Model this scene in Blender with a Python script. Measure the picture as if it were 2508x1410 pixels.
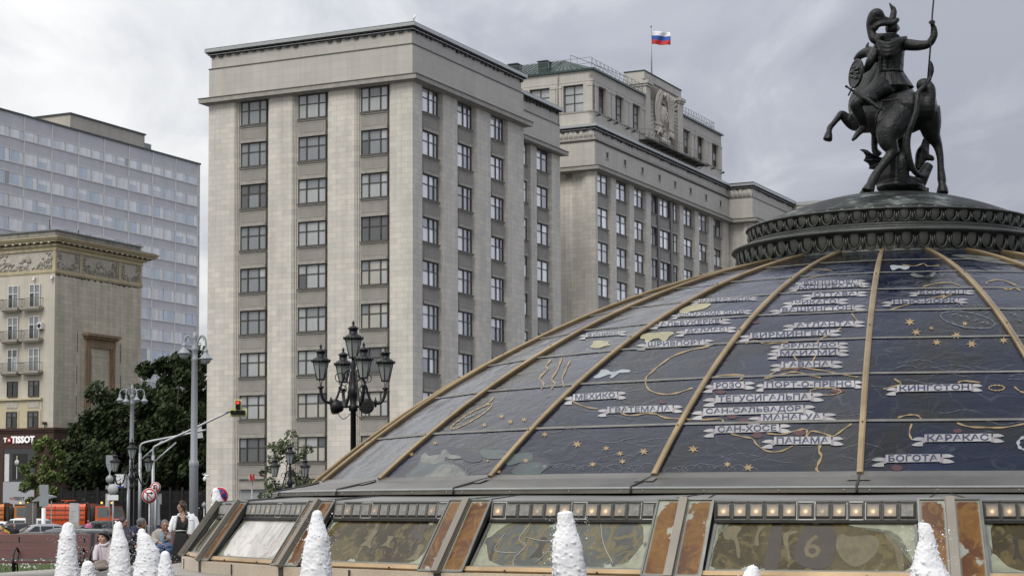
import bpy, bmesh, math, random
from mathutils import Vector, Matrix, noise
from math import sin, cos, tan, pi, radians, hypot, atan2, sqrt
for o in list(bpy.data.objects): bpy.data.objects.remove(o)
S = bpy.context.scene; COL = S.collection
# ---------------------------------------------------------------- camera
F, CX, CY, EYE = 4750.0, 932.0, 873.0, 1.6
PT = math.atan(370/F)
cd = bpy.data.cameras.new('camera'); cam = bpy.data.objects.new('camera', cd); COL.objects.link(cam)
cam.location = (0, 0, EYE); cam.rotation_euler = (pi/2 + PT, 0, 0)
cd.sensor_width = 36; cd.lens = F/2508*36; cd.shift_x = (1254-CX)/2508; cd.shift_y = (CY-705)/2508
cd.clip_start = .1; cd.clip_end = 3000
S.camera = cam
S.view_settings.view_transform = 'Standard'; S.view_settings.look = 'None'
S.view_settings.exposure = 0.12; S.view_settings.gamma = 1
# ---------------------------------------------------------------- world: overcast
SUN_EL, SUN_AZ = radians(48), radians(205)   # azimuth clockwise from +Y
W = bpy.data.worlds.new('World'); S.world = W; W.use_nodes = True
nt = W.node_tree; nt.nodes.clear()
def N(nt, t, **kw):
    n = nt.nodes.new(t)
    for k, v in kw.items():
        if k[0] == 'i' and k[1:].isdigit(): n.inputs[int(k[1:])].default_value = v
        else: setattr(n, k, v)
    return n
def LK(nt, a, b): nt.links.new(a, b)
def math_(nt, op, a, b=None, clamp=False):
    n = nt.nodes.new('ShaderNodeMath'); n.operation = op; n.use_clamp = clamp
    for i, v in enumerate((a, b)):
        if v is None: continue
        if isinstance(v, (int, float)): n.inputs[i].default_value = v
        else: nt.links.new(v, n.inputs[i])
    return n.outputs[0]
def ramp(nt, fac, stops, interp='LINEAR'):
    n = nt.nodes.new('ShaderNodeValToRGB'); e = n.color_ramp.elements; n.color_ramp.interpolation = interp
    while len(e) > 1: e.remove(e[-1])
    for i, (p, c) in enumerate(stops):
        q = e[0] if i == 0 else e.new(p)
        q.position = p; q.color = (*c, 1) if len(c) == 3 else c
    nt.links.new(fac, n.inputs[0]); return n.outputs[0]
def mixc(nt, fac, a, b, bt='MIX'):
    n = nt.nodes.new('ShaderNodeMix'); n.data_type = 'RGBA'; n.blend_type = bt
    for i, v in ((0, fac), (6, a), (7, b)):
        if isinstance(v, (int, float)): n.inputs[i].default_value = v
        elif isinstance(v, tuple): n.inputs[i].default_value = (*v, 1) if len(v) == 3 else v
        else: nt.links.new(v, n.inputs[i])
    return n.outputs[2]
sky = N(nt, 'ShaderNodeTexSky', sky_type='NISHITA', sun_disc=False)
sky.sun_elevation = SUN_EL; sky.sun_rotation = SUN_AZ
bg1 = N(nt, 'ShaderNodeBackground'); bg1.inputs[1].default_value = .1
LK(nt, sky.outputs[0], bg1.inputs[0])
tc = N(nt, 'ShaderNodeTexCoord'); sp = N(nt, 'ShaderNodeSeparateXYZ'); LK(nt, tc.outputs['Generated'], sp.inputs[0])
zz = math_(nt, 'MAXIMUM', sp.outputs[2], 0.0)
den = math_(nt, 'ADD', zz, .12)
cb = N(nt, 'ShaderNodeCombineXYZ')
LK(nt, math_(nt, 'DIVIDE', sp.outputs[0], den), cb.inputs[0]); LK(nt, math_(nt, 'DIVIDE', sp.outputs[1], den), cb.inputs[1])
n1 = N(nt, 'ShaderNodeTexNoise', noise_dimensions='2D'); n1.inputs['Scale'].default_value = 2.3; n1.inputs['Detail'].default_value = 7; n1.inputs['Roughness'].default_value = .55; n1.inputs['Distortion'].default_value = .35
mpn = N(nt, 'ShaderNodeMapping'); mpn.inputs['Location'].default_value = (3.1, 1.7, 0); mpn.inputs['Scale'].default_value = (1.6, .75, 1); LK(nt, cb.outputs[0], mpn.inputs[0]); LK(nt, mpn.outputs[0], n1.inputs['Vector'])
# thin bright cloud over the west (left) where the hidden sun is, thicker grey cloud to the right
side = math_(nt, 'DIVIDE', sp.outputs[0], math_(nt, 'MAXIMUM', sp.outputs[1], .3))
lft = math_(nt, 'MULTIPLY_ADD', side, -1.75); nt.nodes[-1].inputs[2].default_value = .56
cl = math_(nt, 'ADD', lft, math_(nt, 'MULTIPLY', math_(nt, 'SUBTRACT', n1.outputs[0], .5), 1.25))
ccol = ramp(nt, cl, [(0, (.36, .375, .43)), (.3, (.445, .46, .515)), (.55, (.60, .61, .645)), (.8, (.76, .765, .775)), (1, (.86, .86, .86))])
cie0 = math_(nt, 'MULTIPLY_ADD', zz, 1.45); cie0.node.inputs[2].default_value = .78
# added bright patch of unseen sky, right of view, for window reflections and walls
vd = N(nt, 'ShaderNodeVectorMath', operation='DOT_PRODUCT'); vd.inputs[1].default_value = (.77, .60, .2); LK(nt, tc.outputs['Generated'], vd.inputs[0])
added_sky = N(nt, 'ShaderNodeMapRange', interpolation_type='SMOOTHSTEP'); added_sky.inputs[1].default_value = .885; added_sky.inputs[2].default_value = .97; LK(nt, vd.outputs['Value'], added_sky.inputs[0])
cie = math_(nt, 'MULTIPLY', cie0, math_(nt, 'MULTIPLY_ADD', added_sky.outputs[0], 2.6)); cie.node.inputs[1].links[0].from_node.inputs[2].default_value = 1.0
bg2 = N(nt, 'ShaderNodeBackground'); LK(nt, ccol, bg2.inputs[0]); LK(nt, cie, bg2.inputs[1])
mx = N(nt, 'ShaderNodeMixShader', i0=.93); LK(nt, bg1.outputs[0], mx.inputs[1]); LK(nt, bg2.outputs[0], mx.inputs[2])
wo = N(nt, 'ShaderNodeOutputWorld'); LK(nt, mx.outputs[0], wo.inputs[0])
sl = bpy.data.lights.new('sun', 'SUN'); sl.energy = 1.5; sl.angle = radians(25); sl.color = (1, .96, .9)
so = bpy.data.objects.new('sun', sl); COL.objects.link(so)
sd = Vector((sin(SUN_AZ)*cos(SUN_EL), cos(SUN_AZ)*cos(SUN_EL), sin(SUN_EL)))
so.rotation_euler = sd.to_track_quat('Z', 'Y').to_euler(); so.location = sd*100
# ---------------------------------------------------------------- helpers
def ray(x, y):
    u = (x-CX)/F; v = (CY-y)/F
    return Vector((u, cos(PT)-v*sin(PT), sin(PT)+v*cos(PT)))
def at(x, y, Y):                      # survey point: photo pixel at forward distance Y
    d = ray(x, y); return Vector((0, 0, EYE)) + d*(Y/d.y)
MATS = {}
def newmat(name):
    m = bpy.data.materials.new(name); m.use_nodes = True; MATS[name] = m
    return m, m.node_tree, m.node_tree.nodes['Principled BSDF']
def coords(nt, scale=1.0, stretch=None):
    tc = nt.nodes.new('ShaderNodeTexCoord')
    mp = nt.nodes.new('ShaderNodeMapping'); nt.links.new(tc.outputs['Object'], mp.inputs[0])
    s = stretch or (1, 1, 1); mp.inputs['Scale'].default_value = tuple(scale*q for q in s)
    return mp.outputs[0]
def noise_(nt, vec, scale=1, detail=4, rough=.55, dist=0):
    n = nt.nodes.new('ShaderNodeTexNoise'); nt.links.new(vec, n.inputs['Vector'])
    n.inputs['Scale'].default_value = scale; n.inputs['Detail'].default_value = detail
    n.inputs['Roughness'].default_value = rough; n.inputs['Distortion'].default_value = dist
    return n.outputs[0]
def bump(nt, b, h, strength=.3, dist=.02):
    n = nt.nodes.new('ShaderNodeBump'); n.inputs['Strength'].default_value = strength; n.inputs['Distance'].default_value = dist
    nt.links.new(h, n.inputs['Height']); nt.links.new(n.outputs[0], b.inputs['Normal'])
def tint(c, k): return tuple(min(1, q*k) for q in c)
def mat(name, col, rough=.6, metal=0, var=.15, scale=3, bmp=0, stretch=None, spec=.5, emit=0, coat=0, lo=None):
    if name in MATS: return MATS[name]
    m, nt, b = newmat(name)
    v = coords(nt, 1, stretch); n = noise_(nt, v, scale, 5, .6)
    c = ramp(nt, n, [(.25, lo or tint(col, 1-var)), (.75, tint(col, 1+var))])
    nt.links.new(c, b.inputs['Base Color']); b.inputs['Roughness'].default_value = rough; b.inputs['Metallic'].default_value = metal
    b.inputs['Specular IOR Level'].default_value = spec
    if coat: b.inputs['Coat Weight'].default_value = coat; b.inputs['Coat Roughness'].default_value = .08
    if emit: b.inputs['Emission Color'].default_value = (*col, 1); b.inputs['Emission Strength'].default_value = emit
    if bmp: bump(nt, b, noise_(nt, v, scale*4, 4), bmp)
    return m
def stone(name, col, bw=.9, bh=.45, mortar=.55, var=.12, stain=.2, msize=.012, warm=None, rough=.75, streak=.0):
    # stone cladding: slabs on every wall of the object, drawn along x+y and z
    m, nt, b = newmat(name)
    tc = nt.nodes.new('ShaderNodeTexCoord'); sp = nt.nodes.new('ShaderNodeSeparateXYZ'); nt.links.new(tc.outputs['Object'], sp.inputs[0])
    cb = nt.nodes.new('ShaderNodeCombineXYZ'); nt.links.new(math_(nt, 'ADD', sp.outputs[0], sp.outputs[1]), cb.inputs[0]); nt.links.new(sp.outputs[2], cb.inputs[1])
    br = nt.nodes.new('ShaderNodeTexBrick'); nt.links.new(cb.outputs[0], br.inputs['Vector'])
    br.inputs['Scale'].default_value = 1; br.inputs['Brick Width'].default_value = bw; br.inputs['Row Height'].default_value = bh
    br.inputs['Mortar Size'].default_value = msize; br.inputs['Mortar Smooth'].default_value = .4; br.inputs['Bias'].default_value = -.1
    br.inputs['Color1'].default_value = (*tint(col, 1-var), 1); br.inputs['Color2'].default_value = (*(warm or tint(col, 1+var)), 1)
    br.inputs['Mortar'].default_value = (*tint(col, mortar), 1)
    big = noise_(nt, coords(nt, 1), .35, 5, .6); st = noise_(nt, coords(nt, 1, (1.4, 1.4, .06)), 1.2, 4, .6)
    k = math_(nt, 'MULTIPLY', ramp(nt, big, [(.25, (1-stain,)*3), (.7, (1+stain*.4,)*3)]), ramp(nt, st, [(.3, (1-streak,)*3), (.6, (1, 1, 1))]))
    c = mixc(nt, 1.0, br.outputs['Color'], k, 'MULTIPLY')
    nt.links.new(c, b.inputs['Base Color']); b.inputs['Roughness'].default_value = rough; b.inputs['Specular IOR Level'].default_value = .25
    bump(nt, b, br.outputs['Fac'], -.35, .01)
    return m
class MB:
    def __init__(s, T=None): s.v = []; s.f = []; s.m = []; s.s = []; s.T = T
    def add(s, vs, fs, m=0, sm=False):
        o = len(s.v); s.v += [tuple(s.T(p)) if s.T else tuple(p) for p in vs]
        for f in fs: s.f.append([i+o for i in f]); s.m.append(m); s.s.append(sm)
    def box(s, x0, x1, y0, y1, z0, z1, m=0):
        s.add([(x0,y0,z0),(x1,y0,z0),(x1,y1,z0),(x0,y1,z0),(x0,y0,z1),(x1,y0,z1),(x1,y1,z1),(x0,y1,z1)],
              [(0,3,2,1),(4,5,6,7),(0,1,5,4),(1,2,6,5),(2,3,7,6),(3,0,4,7)], m)
    def obox(s, c, ax, ay, az, m=0):  # oriented box: centre and three half axes
        c = Vector(c); ax, ay, az = Vector(ax), Vector(ay), Vector(az)
        vs = [c+ax*i+ay*j+az*k for k in (-1,1) for j in (-1,1) for i in (-1,1)]
        s.add(vs, [(0,2,3,1),(4,5,7,6),(0,1,5,4),(1,3,7,5),(3,2,6,7),(2,0,4,6)], m)
    def prism(s, poly, z0, z1, m=0, sm=False):
        n = len(poly)
        s.add([(x,y,z0) for x,y in poly]+[(x,y,z1) for x,y in poly],
              [tuple(range(n-1,-1,-1)), tuple(range(n,2*n))]+[(i,(i+1)%n,(i+1)%n+n,i+n) for i in range(n)], m, sm)
    def plate(s, poly, y0, y1, m=0):  # outline in x,z given a thickness along y
        n = len(poly)
        s.add([(x,y0,z) for x,z in poly]+[(x,y1,z) for x,z in poly],
              [tuple(range(n)), tuple(range(2*n-1,n-1,-1))]+[(i,i+n,(i+1)%n+n,(i+1)%n) for i in range(n)], m)
    def tube(s, pts, rad, seg=8, m=0, cap=True, flat=None, closed=False):
        pts = [Vector(p) for p in pts]; n = len(pts)
        R = rad if isinstance(rad, (list, tuple)) else [rad]*n
        vs = []; up = None
        for i, p in enumerate(pts):
            if closed: t = pts[(i+1)%n]-pts[i-1]
            else: t = (pts[min(i+1,n-1)]-pts[max(i-1,0)])
            t.normalize()
            if up is None:
                up = Vector((0,0,1)) if abs(t.z) < .9 else Vector((0,1,0))
            a = up - t*up.dot(t)
            if a.length < 1e-5: a = t.orthogonal()
            a.normalize(); up = a; b = t.cross(a)
            r = R[i]; ra, rb = (r if isinstance(r, tuple) else (r, r))
            for k in range(seg):
                q = 2*pi*k/seg; vs.append(p + a*(ra*cos(q)) + b*(rb*sin(q)))
        fs = []
        for i in range(n if closed else n-1):
            for k in range(seg):
                j = (i+1) % n
                fs.append((i*seg+k, i*seg+(k+1)%seg, j*seg+(k+1)%seg, j*seg+k))
        if cap and not closed: fs += [tuple(range(seg-1,-1,-1)), tuple(range((n-1)*seg, n*seg))]
        s.add(vs, fs, m, True)
    def lathe(s, prof, seg=24, c=(0,0,0), m=0, a0=0, a1=2*pi, sm=True, ax=None, cap=True):
        full = abs(a1-a0-2*pi) < 1e-6; k = seg if full else seg+1
        vs = []
        for r, z in prof:
            for i in range(k):
                a = a0+(a1-a0)*i/seg; p = Vector((r*cos(a), r*sin(a), z))
                if ax is not None: p = ax @ p
                vs.append(Vector(c)+p)
        fs = []
        for j in range(len(prof)-1):
            for i in range(seg):
                i2 = (i+1) % k
                fs.append((j*k+i, j*k+i2, (j+1)*k+i2, (j+1)*k+i))
        if full and cap:
            if prof[0][0] > 1e-4: fs.append(tuple(range(k-1,-1,-1)))
            if prof[-1][0] > 1e-4: fs.append(tuple(range((len(prof)-1)*k, len(prof)*k)))
        s.add(vs, fs, m, sm)
    def ell(s, c, r, rot=None, seg=12, m=0, rings=8):
        c = Vector(c); r = r if isinstance(r, (tuple, list)) else (r,)*3
        vs = []
        for j in range(rings+1):
            t = pi*j/rings
            for i in range(seg):
                a = 2*pi*i/seg; p = Vector((r[0]*sin(t)*cos(a), r[1]*sin(t)*sin(a), r[2]*cos(t)))
                vs.append(c+((rot @ p) if rot else p))
        s.add(vs, [(j*seg+i, j*seg+(i+1)%seg, (j+1)*seg+(i+1)%seg, (j+1)*seg+i) for j in range(rings) for i in range(seg)], m, True)
    def build(s, name, mats, parent=None, fix=True, weld=False, loc=None):
        me = bpy.data.meshes.new(name); me.from_pydata(s.v, [], s.f)
        ml = mats if isinstance(mats, (list, tuple)) else [mats]
        for q in ml: me.materials.append(q)
        me.polygons.foreach_set('material_index', s.m); me.polygons.foreach_set('use_smooth', s.s)
        if fix:
            bm = bmesh.new(); bm.from_mesh(me)
            bmesh.ops.remove_doubles(bm, verts=bm.verts, dist=1e-5) if weld else None
            bmesh.ops.recalc_face_normals(bm, faces=bm.faces); bm.to_mesh(me); bm.free()
        me.update()
        o = bpy.data.objects.new(name, me); COL.objects.link(o)
        if parent: o.parent = parent
        if loc: o.location = loc
        return o
def tag(o, label=None, cat=None, group=None, kind=None):
    if label: o['label'] = label
    if cat: o['category'] = cat
    if group: o['group'] = group
    if kind: o['kind'] = kind
    return o
def thing(name, label, cat, loc=(0,0,0), rz=0, group=None):
    o = bpy.data.objects.new(name, None); COL.objects.link(o); o.location = loc; o.rotation_euler = (0,0,rz); o.empty_display_size = .2
    return tag(o, label, cat, group)
def inst(src, name, parent, loc, rz=0, scale=None):
    o = bpy.data.objects.new(name, src.data if hasattr(src, 'data') else src); COL.objects.link(o); o.parent = parent; o.location = loc; o.rotation_euler = (0,0,rz)
    if scale: o.scale = scale
    return o
def kids(o): return [c for c in bpy.data.objects if c.parent == o]
def dup(root, loc, rz=None, label=None, scale=None):
    r = root.copy(); COL.objects.link(r); r.location = loc
    if rz is not None: r.rotation_euler = (0,0,rz)
    if label: r['label'] = label
    if scale: r.scale = scale
    for ch in kids(root):
        c = ch.copy(); COL.objects.link(c); c.parent = r
        for g in kids(ch):
            d = g.copy(); COL.objects.link(d); d.parent = c
    return r
def spline(pts, n=6, closed=False):
    P = [Vector(p) for p in pts]; out = []; m = len(P)
    for i in range(m if closed else m-1):
        p0 = P[i-1] if (i > 0 or closed) else P[0]; p1 = P[i]; p2 = P[(i+1)%m]; p3 = P[(i+2)%m] if (i+2 < m or closed) else P[-1]
        for k in range(n):
            t = k/n
            out.append(.5*((2*p1)+(p2-p0)*t+(2*p0-5*p1+4*p2-p3)*t*t+(3*p1-p0-3*p2+p3)*t**3))
    if not closed: out.append(P[-1])
    return out
def spl(vals, n=6):                     # the same smoothing for a list of radii
    return [v.x for v in spline([(v, 0, 0) for v in vals], n)]
def remesh(mb, name, mats, vox, parent=None, smooth=4):
    # one continuous skin over overlapping volumes
    o = mb.build(name, mats if not isinstance(mats, list) else mats[:1], None)
    r = o.modifiers.new('r', 'REMESH'); r.mode = 'VOXEL'; r.voxel_size = vox; r.use_smooth_shade = True
    s = o.modifiers.new('s', 'SMOOTH'); s.factor = .5; s.iterations = smooth
    dg = bpy.context.evaluated_depsgraph_get(); me = bpy.data.meshes.new_from_object(o.evaluated_get(dg))
    old = o.data; o.modifiers.clear(); o.data = me; bpy.data.meshes.remove(old); me.name = name
    me.polygons.foreach_set('use_smooth', [True]*len(me.polygons))
    if parent: o.parent = parent
    return o
def text_mesh(txt, size, bold=0.0, align='CENTER', ext=0.0):
    c = bpy.data.curves.new('t', 'FONT'); c.body = txt; c.size = size; c.align_x = align; c.align_y = 'CENTER'; c.offset = bold; c.extrude = ext; c.resolution_u = 2
    o = bpy.data.objects.new('t', c); COL.objects.link(o)
    dg = bpy.context.evaluated_depsgraph_get(); me = bpy.data.meshes.new_from_object(o.evaluated_get(dg))
    vs = [tuple(v.co) for v in me.vertices]; fs = [tuple(p.vertices) for p in me.polygons]
    bpy.data.objects.remove(o); bpy.data.curves.remove(c); bpy.data.meshes.remove(me)
    return vs, fs
RND = random.Random(7)
# ================================================================ ground
GA = atan2(.878, .4786)                 # the big buildings share one street grid
ER = Vector((cos(GA), sin(GA), 0)); EL = Vector((-sin(GA), cos(GA), 0))
def onwall(x, y, org, nrm):             # survey: where the sight line of a photo pixel meets a wall plane
    o = Vector((0, 0, EYE)); d = ray(x, y); t = (Vector(org)-o).dot(nrm)/d.dot(nrm); return o+d*t
M_stone = stone('pale_limestone', (.585, .56, .51), .95, .44, .77, .075, .12, warm=(.645, .605, .53), streak=.16, msize=.02)
M_frieze = stone('plain_limestone', (.47, .448, .408), 1.9, .62, .88, .035, .08, streak=.10, msize=.02)
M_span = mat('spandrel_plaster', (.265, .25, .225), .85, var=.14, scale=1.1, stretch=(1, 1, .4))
M_ledge = mat('ledge_stone', (.30, .285, .255), .8, var=.2, scale=2)
M_darkledge = mat('dark_ledge', (.10, .095, .085), .8, var=.2)
M_gutter = mat('gutter_zinc', (.33, .345, .345), .5, .15, var=.12)
M_black = mat('near_black', (.035, .035, .034), .8, var=.2)
M_green = mat('green_roof', (.018, .042, .035), .5, .1, var=.3, scale=1.5)
M_frame = mat('bronze_window_frame', (.050, .043, .034), .5, var=.2)
def glass(name, col, rough=.06, var=.25, sc=.8, st=(1, 1, .25)):
    m = mat(name, col, rough, var=var, scale=sc, stretch=st, spec=.7); nt = m.node_tree; b = nt.nodes['Principled BSDF']
    bump(nt, b, noise_(nt, coords(nt), 1.3, 2), .04, .05); return m
M_g = []; M_g += [glass('curtained_glass', (.33, .345, .35)), glass('net_curtain_glass', (.19, .205, .215)), glass('dim_glass', (.085, .09, .095)), glass('dark_glass', (.025, .027, .03)), glass('cream_blind_glass', (.36, .35, .31)), glass('white_reflection_glass', (.68, .69, .70))]
# windows ---------------------------------------------------------
def win_frame(w, h, xs, zs, t=.085, dp=.12):
    mb = MB(); mb.box(0, w, 0, -dp, 0, t); mb.box(0, w, 0, -dp, h-t, h); mb.box(0, t, 0, -dp+.004, t, h-t); mb.box(w-t, w, 0, -dp+.004, t, h-t)
    for x in xs: mb.box(x*w-t*.6, x*w+t*.6, 0, -dp-.02, t, h-t)
    e = [t/w]+list(xs)+[1-t/w]
    for z in zs:
        for i in range(len(e)-1): mb.box(e[i]*w, e[i+1]*w, 0, -dp+.01, z*h-t*.45, z*h+t*.45)
    return mb
def win_pane(w, h, xs, zs, pick):
    mb = MB(); e = [0.02]+list(xs)+[.98]; q = [0.02]+list(zs)+[.98]
    for i in range(len(e)-1):
        for j in range(len(q)-1):
            mb.box(e[i]*w, e[i+1]*w, -.03, -.05, q[j]*h, q[j+1]*h, pick(i, j))
    return mb
WINC = {}
def window_set(key, w, h, xs, zs, frame_mat, rnd, weights, n=7, bright=False):
    # one frame mesh and a few pane meshes (curtains drawn differently; bright sets have sky reflection painted in) shared by all windows of a size
    if key in WINC: return WINC[key]
    f = win_frame(w, h, xs, zs).build('window', frame_mat); fm = f.data; bpy.data.objects.remove(f)
    ps = []
    for k in range(n):
        base = rnd.choices(range(5), weights)[0]
        def pick(i, j):
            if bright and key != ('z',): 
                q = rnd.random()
                return ((5 if q < .75 else 0 if q < .9 else 1) if i == 0 else (5 if q < .4 else 0 if q < .65 else 2)) if bright == 2 else ((5 if q < .8 else 1) if i == 0 else (5 if q < .5 else 0 if q < .7 else 1) if i == 1 else (2 if q < .7 else 3))  # sky reflection painted as near-white panes, chosen by column
            return base if rnd.random() < .68 else rnd.choices(range(5), weights)[0]
        p = win_pane(w, h, xs, zs, pick).build('pane', M_g); ps.append(p.data); bpy.data.objects.remove(p)
    WINC[key] = (fm, ps); return WINC[key]
def put_window(key, parent, loc, rz, rnd):
    fm, ps = WINC[key]; o = inst(fm, 'window', parent, loc, rz)
    inst(rnd.choice(ps), 'pane', o, (0, 0, 0)); return o
def Tr(y0): return lambda p: (p[0], y0-p[1], p[2])      # wall facing local -y: (along, out, up)
def Tl(x0): return lambda p: (x0-p[1], p[0], p[2])      # wall facing local -x
def pier(mb, s0, s1, z0, z1, f0=True, f1=True, deep=.7, m=0):
    a = [(0, -deep), (0, -.52), (.09, -.52), (.09, -.40), (.19, -.40), (.19, -.28), (.29, -.28), (.29, -.16), (.38, -.16), (.38, -.06), (.47, -.06), (.47, 0)]
    p = [(s0+x, d) for x, d in a] if f0 else [(s0, -deep), (s0, 0)]
    q = [(s1-x, d) for x, d in reversed(a)] if f1 else [(s1, 0), (s1, -deep)]
    mb.prism(p+q, z0, z1, m)
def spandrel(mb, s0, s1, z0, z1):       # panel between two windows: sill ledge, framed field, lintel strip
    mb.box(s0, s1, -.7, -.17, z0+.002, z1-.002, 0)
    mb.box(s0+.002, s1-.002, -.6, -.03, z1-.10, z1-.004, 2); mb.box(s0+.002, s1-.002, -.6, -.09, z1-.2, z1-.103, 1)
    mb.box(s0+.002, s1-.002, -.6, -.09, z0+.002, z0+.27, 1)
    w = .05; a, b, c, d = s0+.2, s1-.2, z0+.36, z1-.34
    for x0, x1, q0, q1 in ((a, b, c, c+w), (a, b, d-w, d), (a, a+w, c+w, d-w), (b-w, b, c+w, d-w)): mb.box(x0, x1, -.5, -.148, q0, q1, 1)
ROWS = [36.03-3.575*k for k in range(9)]; WH = 2.04
def bays(par, st, sp, T, kind, opens, base, key, frac, rnd, zmin=0):
    for s0, s1 in opens:
        w = s1-s0; k = (key, round(w, 2))
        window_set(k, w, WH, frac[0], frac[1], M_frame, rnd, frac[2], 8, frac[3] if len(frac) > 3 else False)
        zt = 36.1
        for i, z in enumerate(ROWS):
            if z-WH < zmin: break
            loc = (s0, base+.38, z-WH) if kind == 'r' else (base+.38, s1, z-WH)
            put_window(k, par, loc, 0 if kind == 'r' else -pi/2, rnd)
            nz = ROWS[i+1] if i+1 < len(ROWS) else 4.0
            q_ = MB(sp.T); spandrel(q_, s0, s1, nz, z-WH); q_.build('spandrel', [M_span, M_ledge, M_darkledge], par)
def crown(par, x0, x1, y0, y1, roof=True, lip=.65, gz=40.92):
    c = MB(); c.box(x0-lip, x1+lip, y0-lip, y1+lip, 36.14, 36.5); c.box(x0-lip-.05, x1+lip+.05, y0-lip-.05, y1+lip+.05, 36.5, 36.57, 1)
    c.box(x0-.25, x1+.25, y0-.25, y1+.25, 36.04, 36.14)
    c.build('cornice', [M_ledge, M_darkledge], par)
    f = MB(); f.box(x0, x1, y0, y1, 36.57, 39.12); f.box(x0+.15, x1-.15, y0+.15, y1-.15, 39.2, gz-.6); f.box(x0-.05, x1+.05, y0-.05, y1+.05, 39.12, 39.2, 1)
    f.build('frieze', [M_frieze, M_darkledge], par)
    g = MB(); g.box(x0+.05, x1-.05, y0+.05, y1-.05, gz-.6, gz-.42, 1)  # near-black band: the gutter's shadow put into the colour
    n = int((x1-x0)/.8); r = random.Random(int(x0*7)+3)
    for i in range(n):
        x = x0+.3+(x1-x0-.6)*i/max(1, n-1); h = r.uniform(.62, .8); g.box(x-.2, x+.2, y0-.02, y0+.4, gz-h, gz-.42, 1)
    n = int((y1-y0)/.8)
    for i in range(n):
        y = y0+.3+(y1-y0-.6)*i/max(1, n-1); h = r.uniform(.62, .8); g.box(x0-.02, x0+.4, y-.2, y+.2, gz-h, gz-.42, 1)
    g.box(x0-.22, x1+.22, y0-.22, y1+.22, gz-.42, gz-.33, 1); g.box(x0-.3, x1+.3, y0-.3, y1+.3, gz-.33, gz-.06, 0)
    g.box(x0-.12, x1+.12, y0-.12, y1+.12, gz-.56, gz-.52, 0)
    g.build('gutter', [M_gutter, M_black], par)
    if roof:
        h = MB(); i = 4; h.add([(x0-.2, y0-.2, gz-.06), (x1+.2, y0-.2, gz-.06), (x1+.2, y1+.2, gz-.06), (x0-.2, y1+.2, gz-.06), (x0+i, y0+i, gz+.5), (x1-i, y0+i, gz+.5), (x1-i, y1-i, gz+.5), (x0+i, y1-i, gz+.5)],
                                 [(0, 1, 5, 4), (1, 2, 6, 5), (2, 3, 7, 6), (3, 0, 4, 7), (4, 5, 6, 7), (3, 2, 1, 0)])
        h.box(x0-.26, x1+.26, y0-.26, y1+.26, gz-.058, gz+.0); h.build('roof', M_green, par)
rw = random.Random(11)
DC = (2.594, 155, 0)
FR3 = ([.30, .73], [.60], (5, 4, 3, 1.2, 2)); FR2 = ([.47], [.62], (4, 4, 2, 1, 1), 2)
# ---- near office block
A = thing('office_building', 'tall pale stone block with ribbed piers whose sharp corner rises behind the black lamp post', 'building', DC, GA)
w = MB(); w.box(.62, 21.73, .62, 19.73, -2, 36.1); w.box(21.73, 36.98, 3.62, 19, -2, 36.09)
p = MB()
LEFT = [(2.42, 4.93), (8.25, 10.94), (14.07, 16.65)]; RIGHT = [(2.17, 5.05), (8.66, 11.43), (15.21, 17.84)]; RB = [(22.05, 24.62), (26.95, 29.55), (31.84, 34.48)]
def piers(mb, T, s0, s1, opens, first=False, last=False):
    mb.T = T; e = [s0]+[q for o in opens for q in o]+[s1]
    for i in range(0, len(e), 2): pier(mb, e[i], e[i+1], -2, 36.1, i > 0 or first, i < len(e)-2 or last)
piers(p, Tl(0), .003, 19.75, LEFT); piers(p, Tr(0), .003, 21.75, RIGHT); piers(p, Tr(3.0), 21.76, 37.0, RB, True)
p.T = None; p.box(36.3, 37.0, 3.62, 18.9, -2, 36.08)
p.build('pier', M_stone, A); w.build('wall', M_stone, A)
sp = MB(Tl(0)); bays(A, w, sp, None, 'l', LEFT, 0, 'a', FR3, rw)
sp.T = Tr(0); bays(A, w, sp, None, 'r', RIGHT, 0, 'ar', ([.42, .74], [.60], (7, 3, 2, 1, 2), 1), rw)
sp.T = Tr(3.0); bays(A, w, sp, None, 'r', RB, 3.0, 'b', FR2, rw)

crown(A, 0, 21.75, 0, 19.75)
# lower right wing has the same crown, set back
c = MB(); c.box(22.4, 37.65, 2.35, 19, 36.16, 36.5); c.box(22.4, 37.7, 2.3, 19.1, 36.502, 36.57, 1); c.build('cornice', [M_ledge, M_darkledge], A)
f = MB(); f.box(21.75, 37, 3.0, 19, 36.57, 39.12); f.box(21.76, 36.85, 3.15, 18.9, 39.2, 40.32); f.box(21.76, 37.05, 2.95, 19.05, 39.12, 39.2, 1); f.build('frieze', [M_frieze, M_darkledge], A)
g = MB(); g.box(22.08, 37.3, 2.7, 19.2, 40.57, 40.86); g.box(21.77, 36.95, 3.05, 19, 40.3, 40.5, 1); g.box(22.06, 37.22, 2.78, 19.1, 40.48, 40.57, 1)  # gutter shadow again painted as a near-black band
for i in range(19): x = 22.2+i*.8; h = rw.uniform(.62, .8); g.box(x-.2, x+.2, 2.98, 3.3, 40.9-h, 40.5, 1)
g.build('gutter', [M_gutter, M_black], A)
h = MB(); h.box(22.1, 37.26, 2.74, 19.16, 40.862, 40.92); h.build('roof', M_green, A)
# ground-floor shutters in the left front, camera arm on the corner pier
M_shut = mat('grey_shutter', (.30, .31, .31), .5, .2, var=.08, scale=1, stretch=(.2, .2, 9))
for s0, s1 in LEFT:
    m_ = MB(Tl(0)); m_.box(s0+.02, s1-.02, -.66, -.5, -1.5, 3.15); m_.build('shutter', M_shut, A)
    m_ = MB(Tl(0)); m_.box(s0, s1, -.6, -.2, 3.15, 3.5); m_.box(s0, s1, -.6, -.3, 3.5, 4.0); m_.build('lintel', M_ledge, A)
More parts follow.
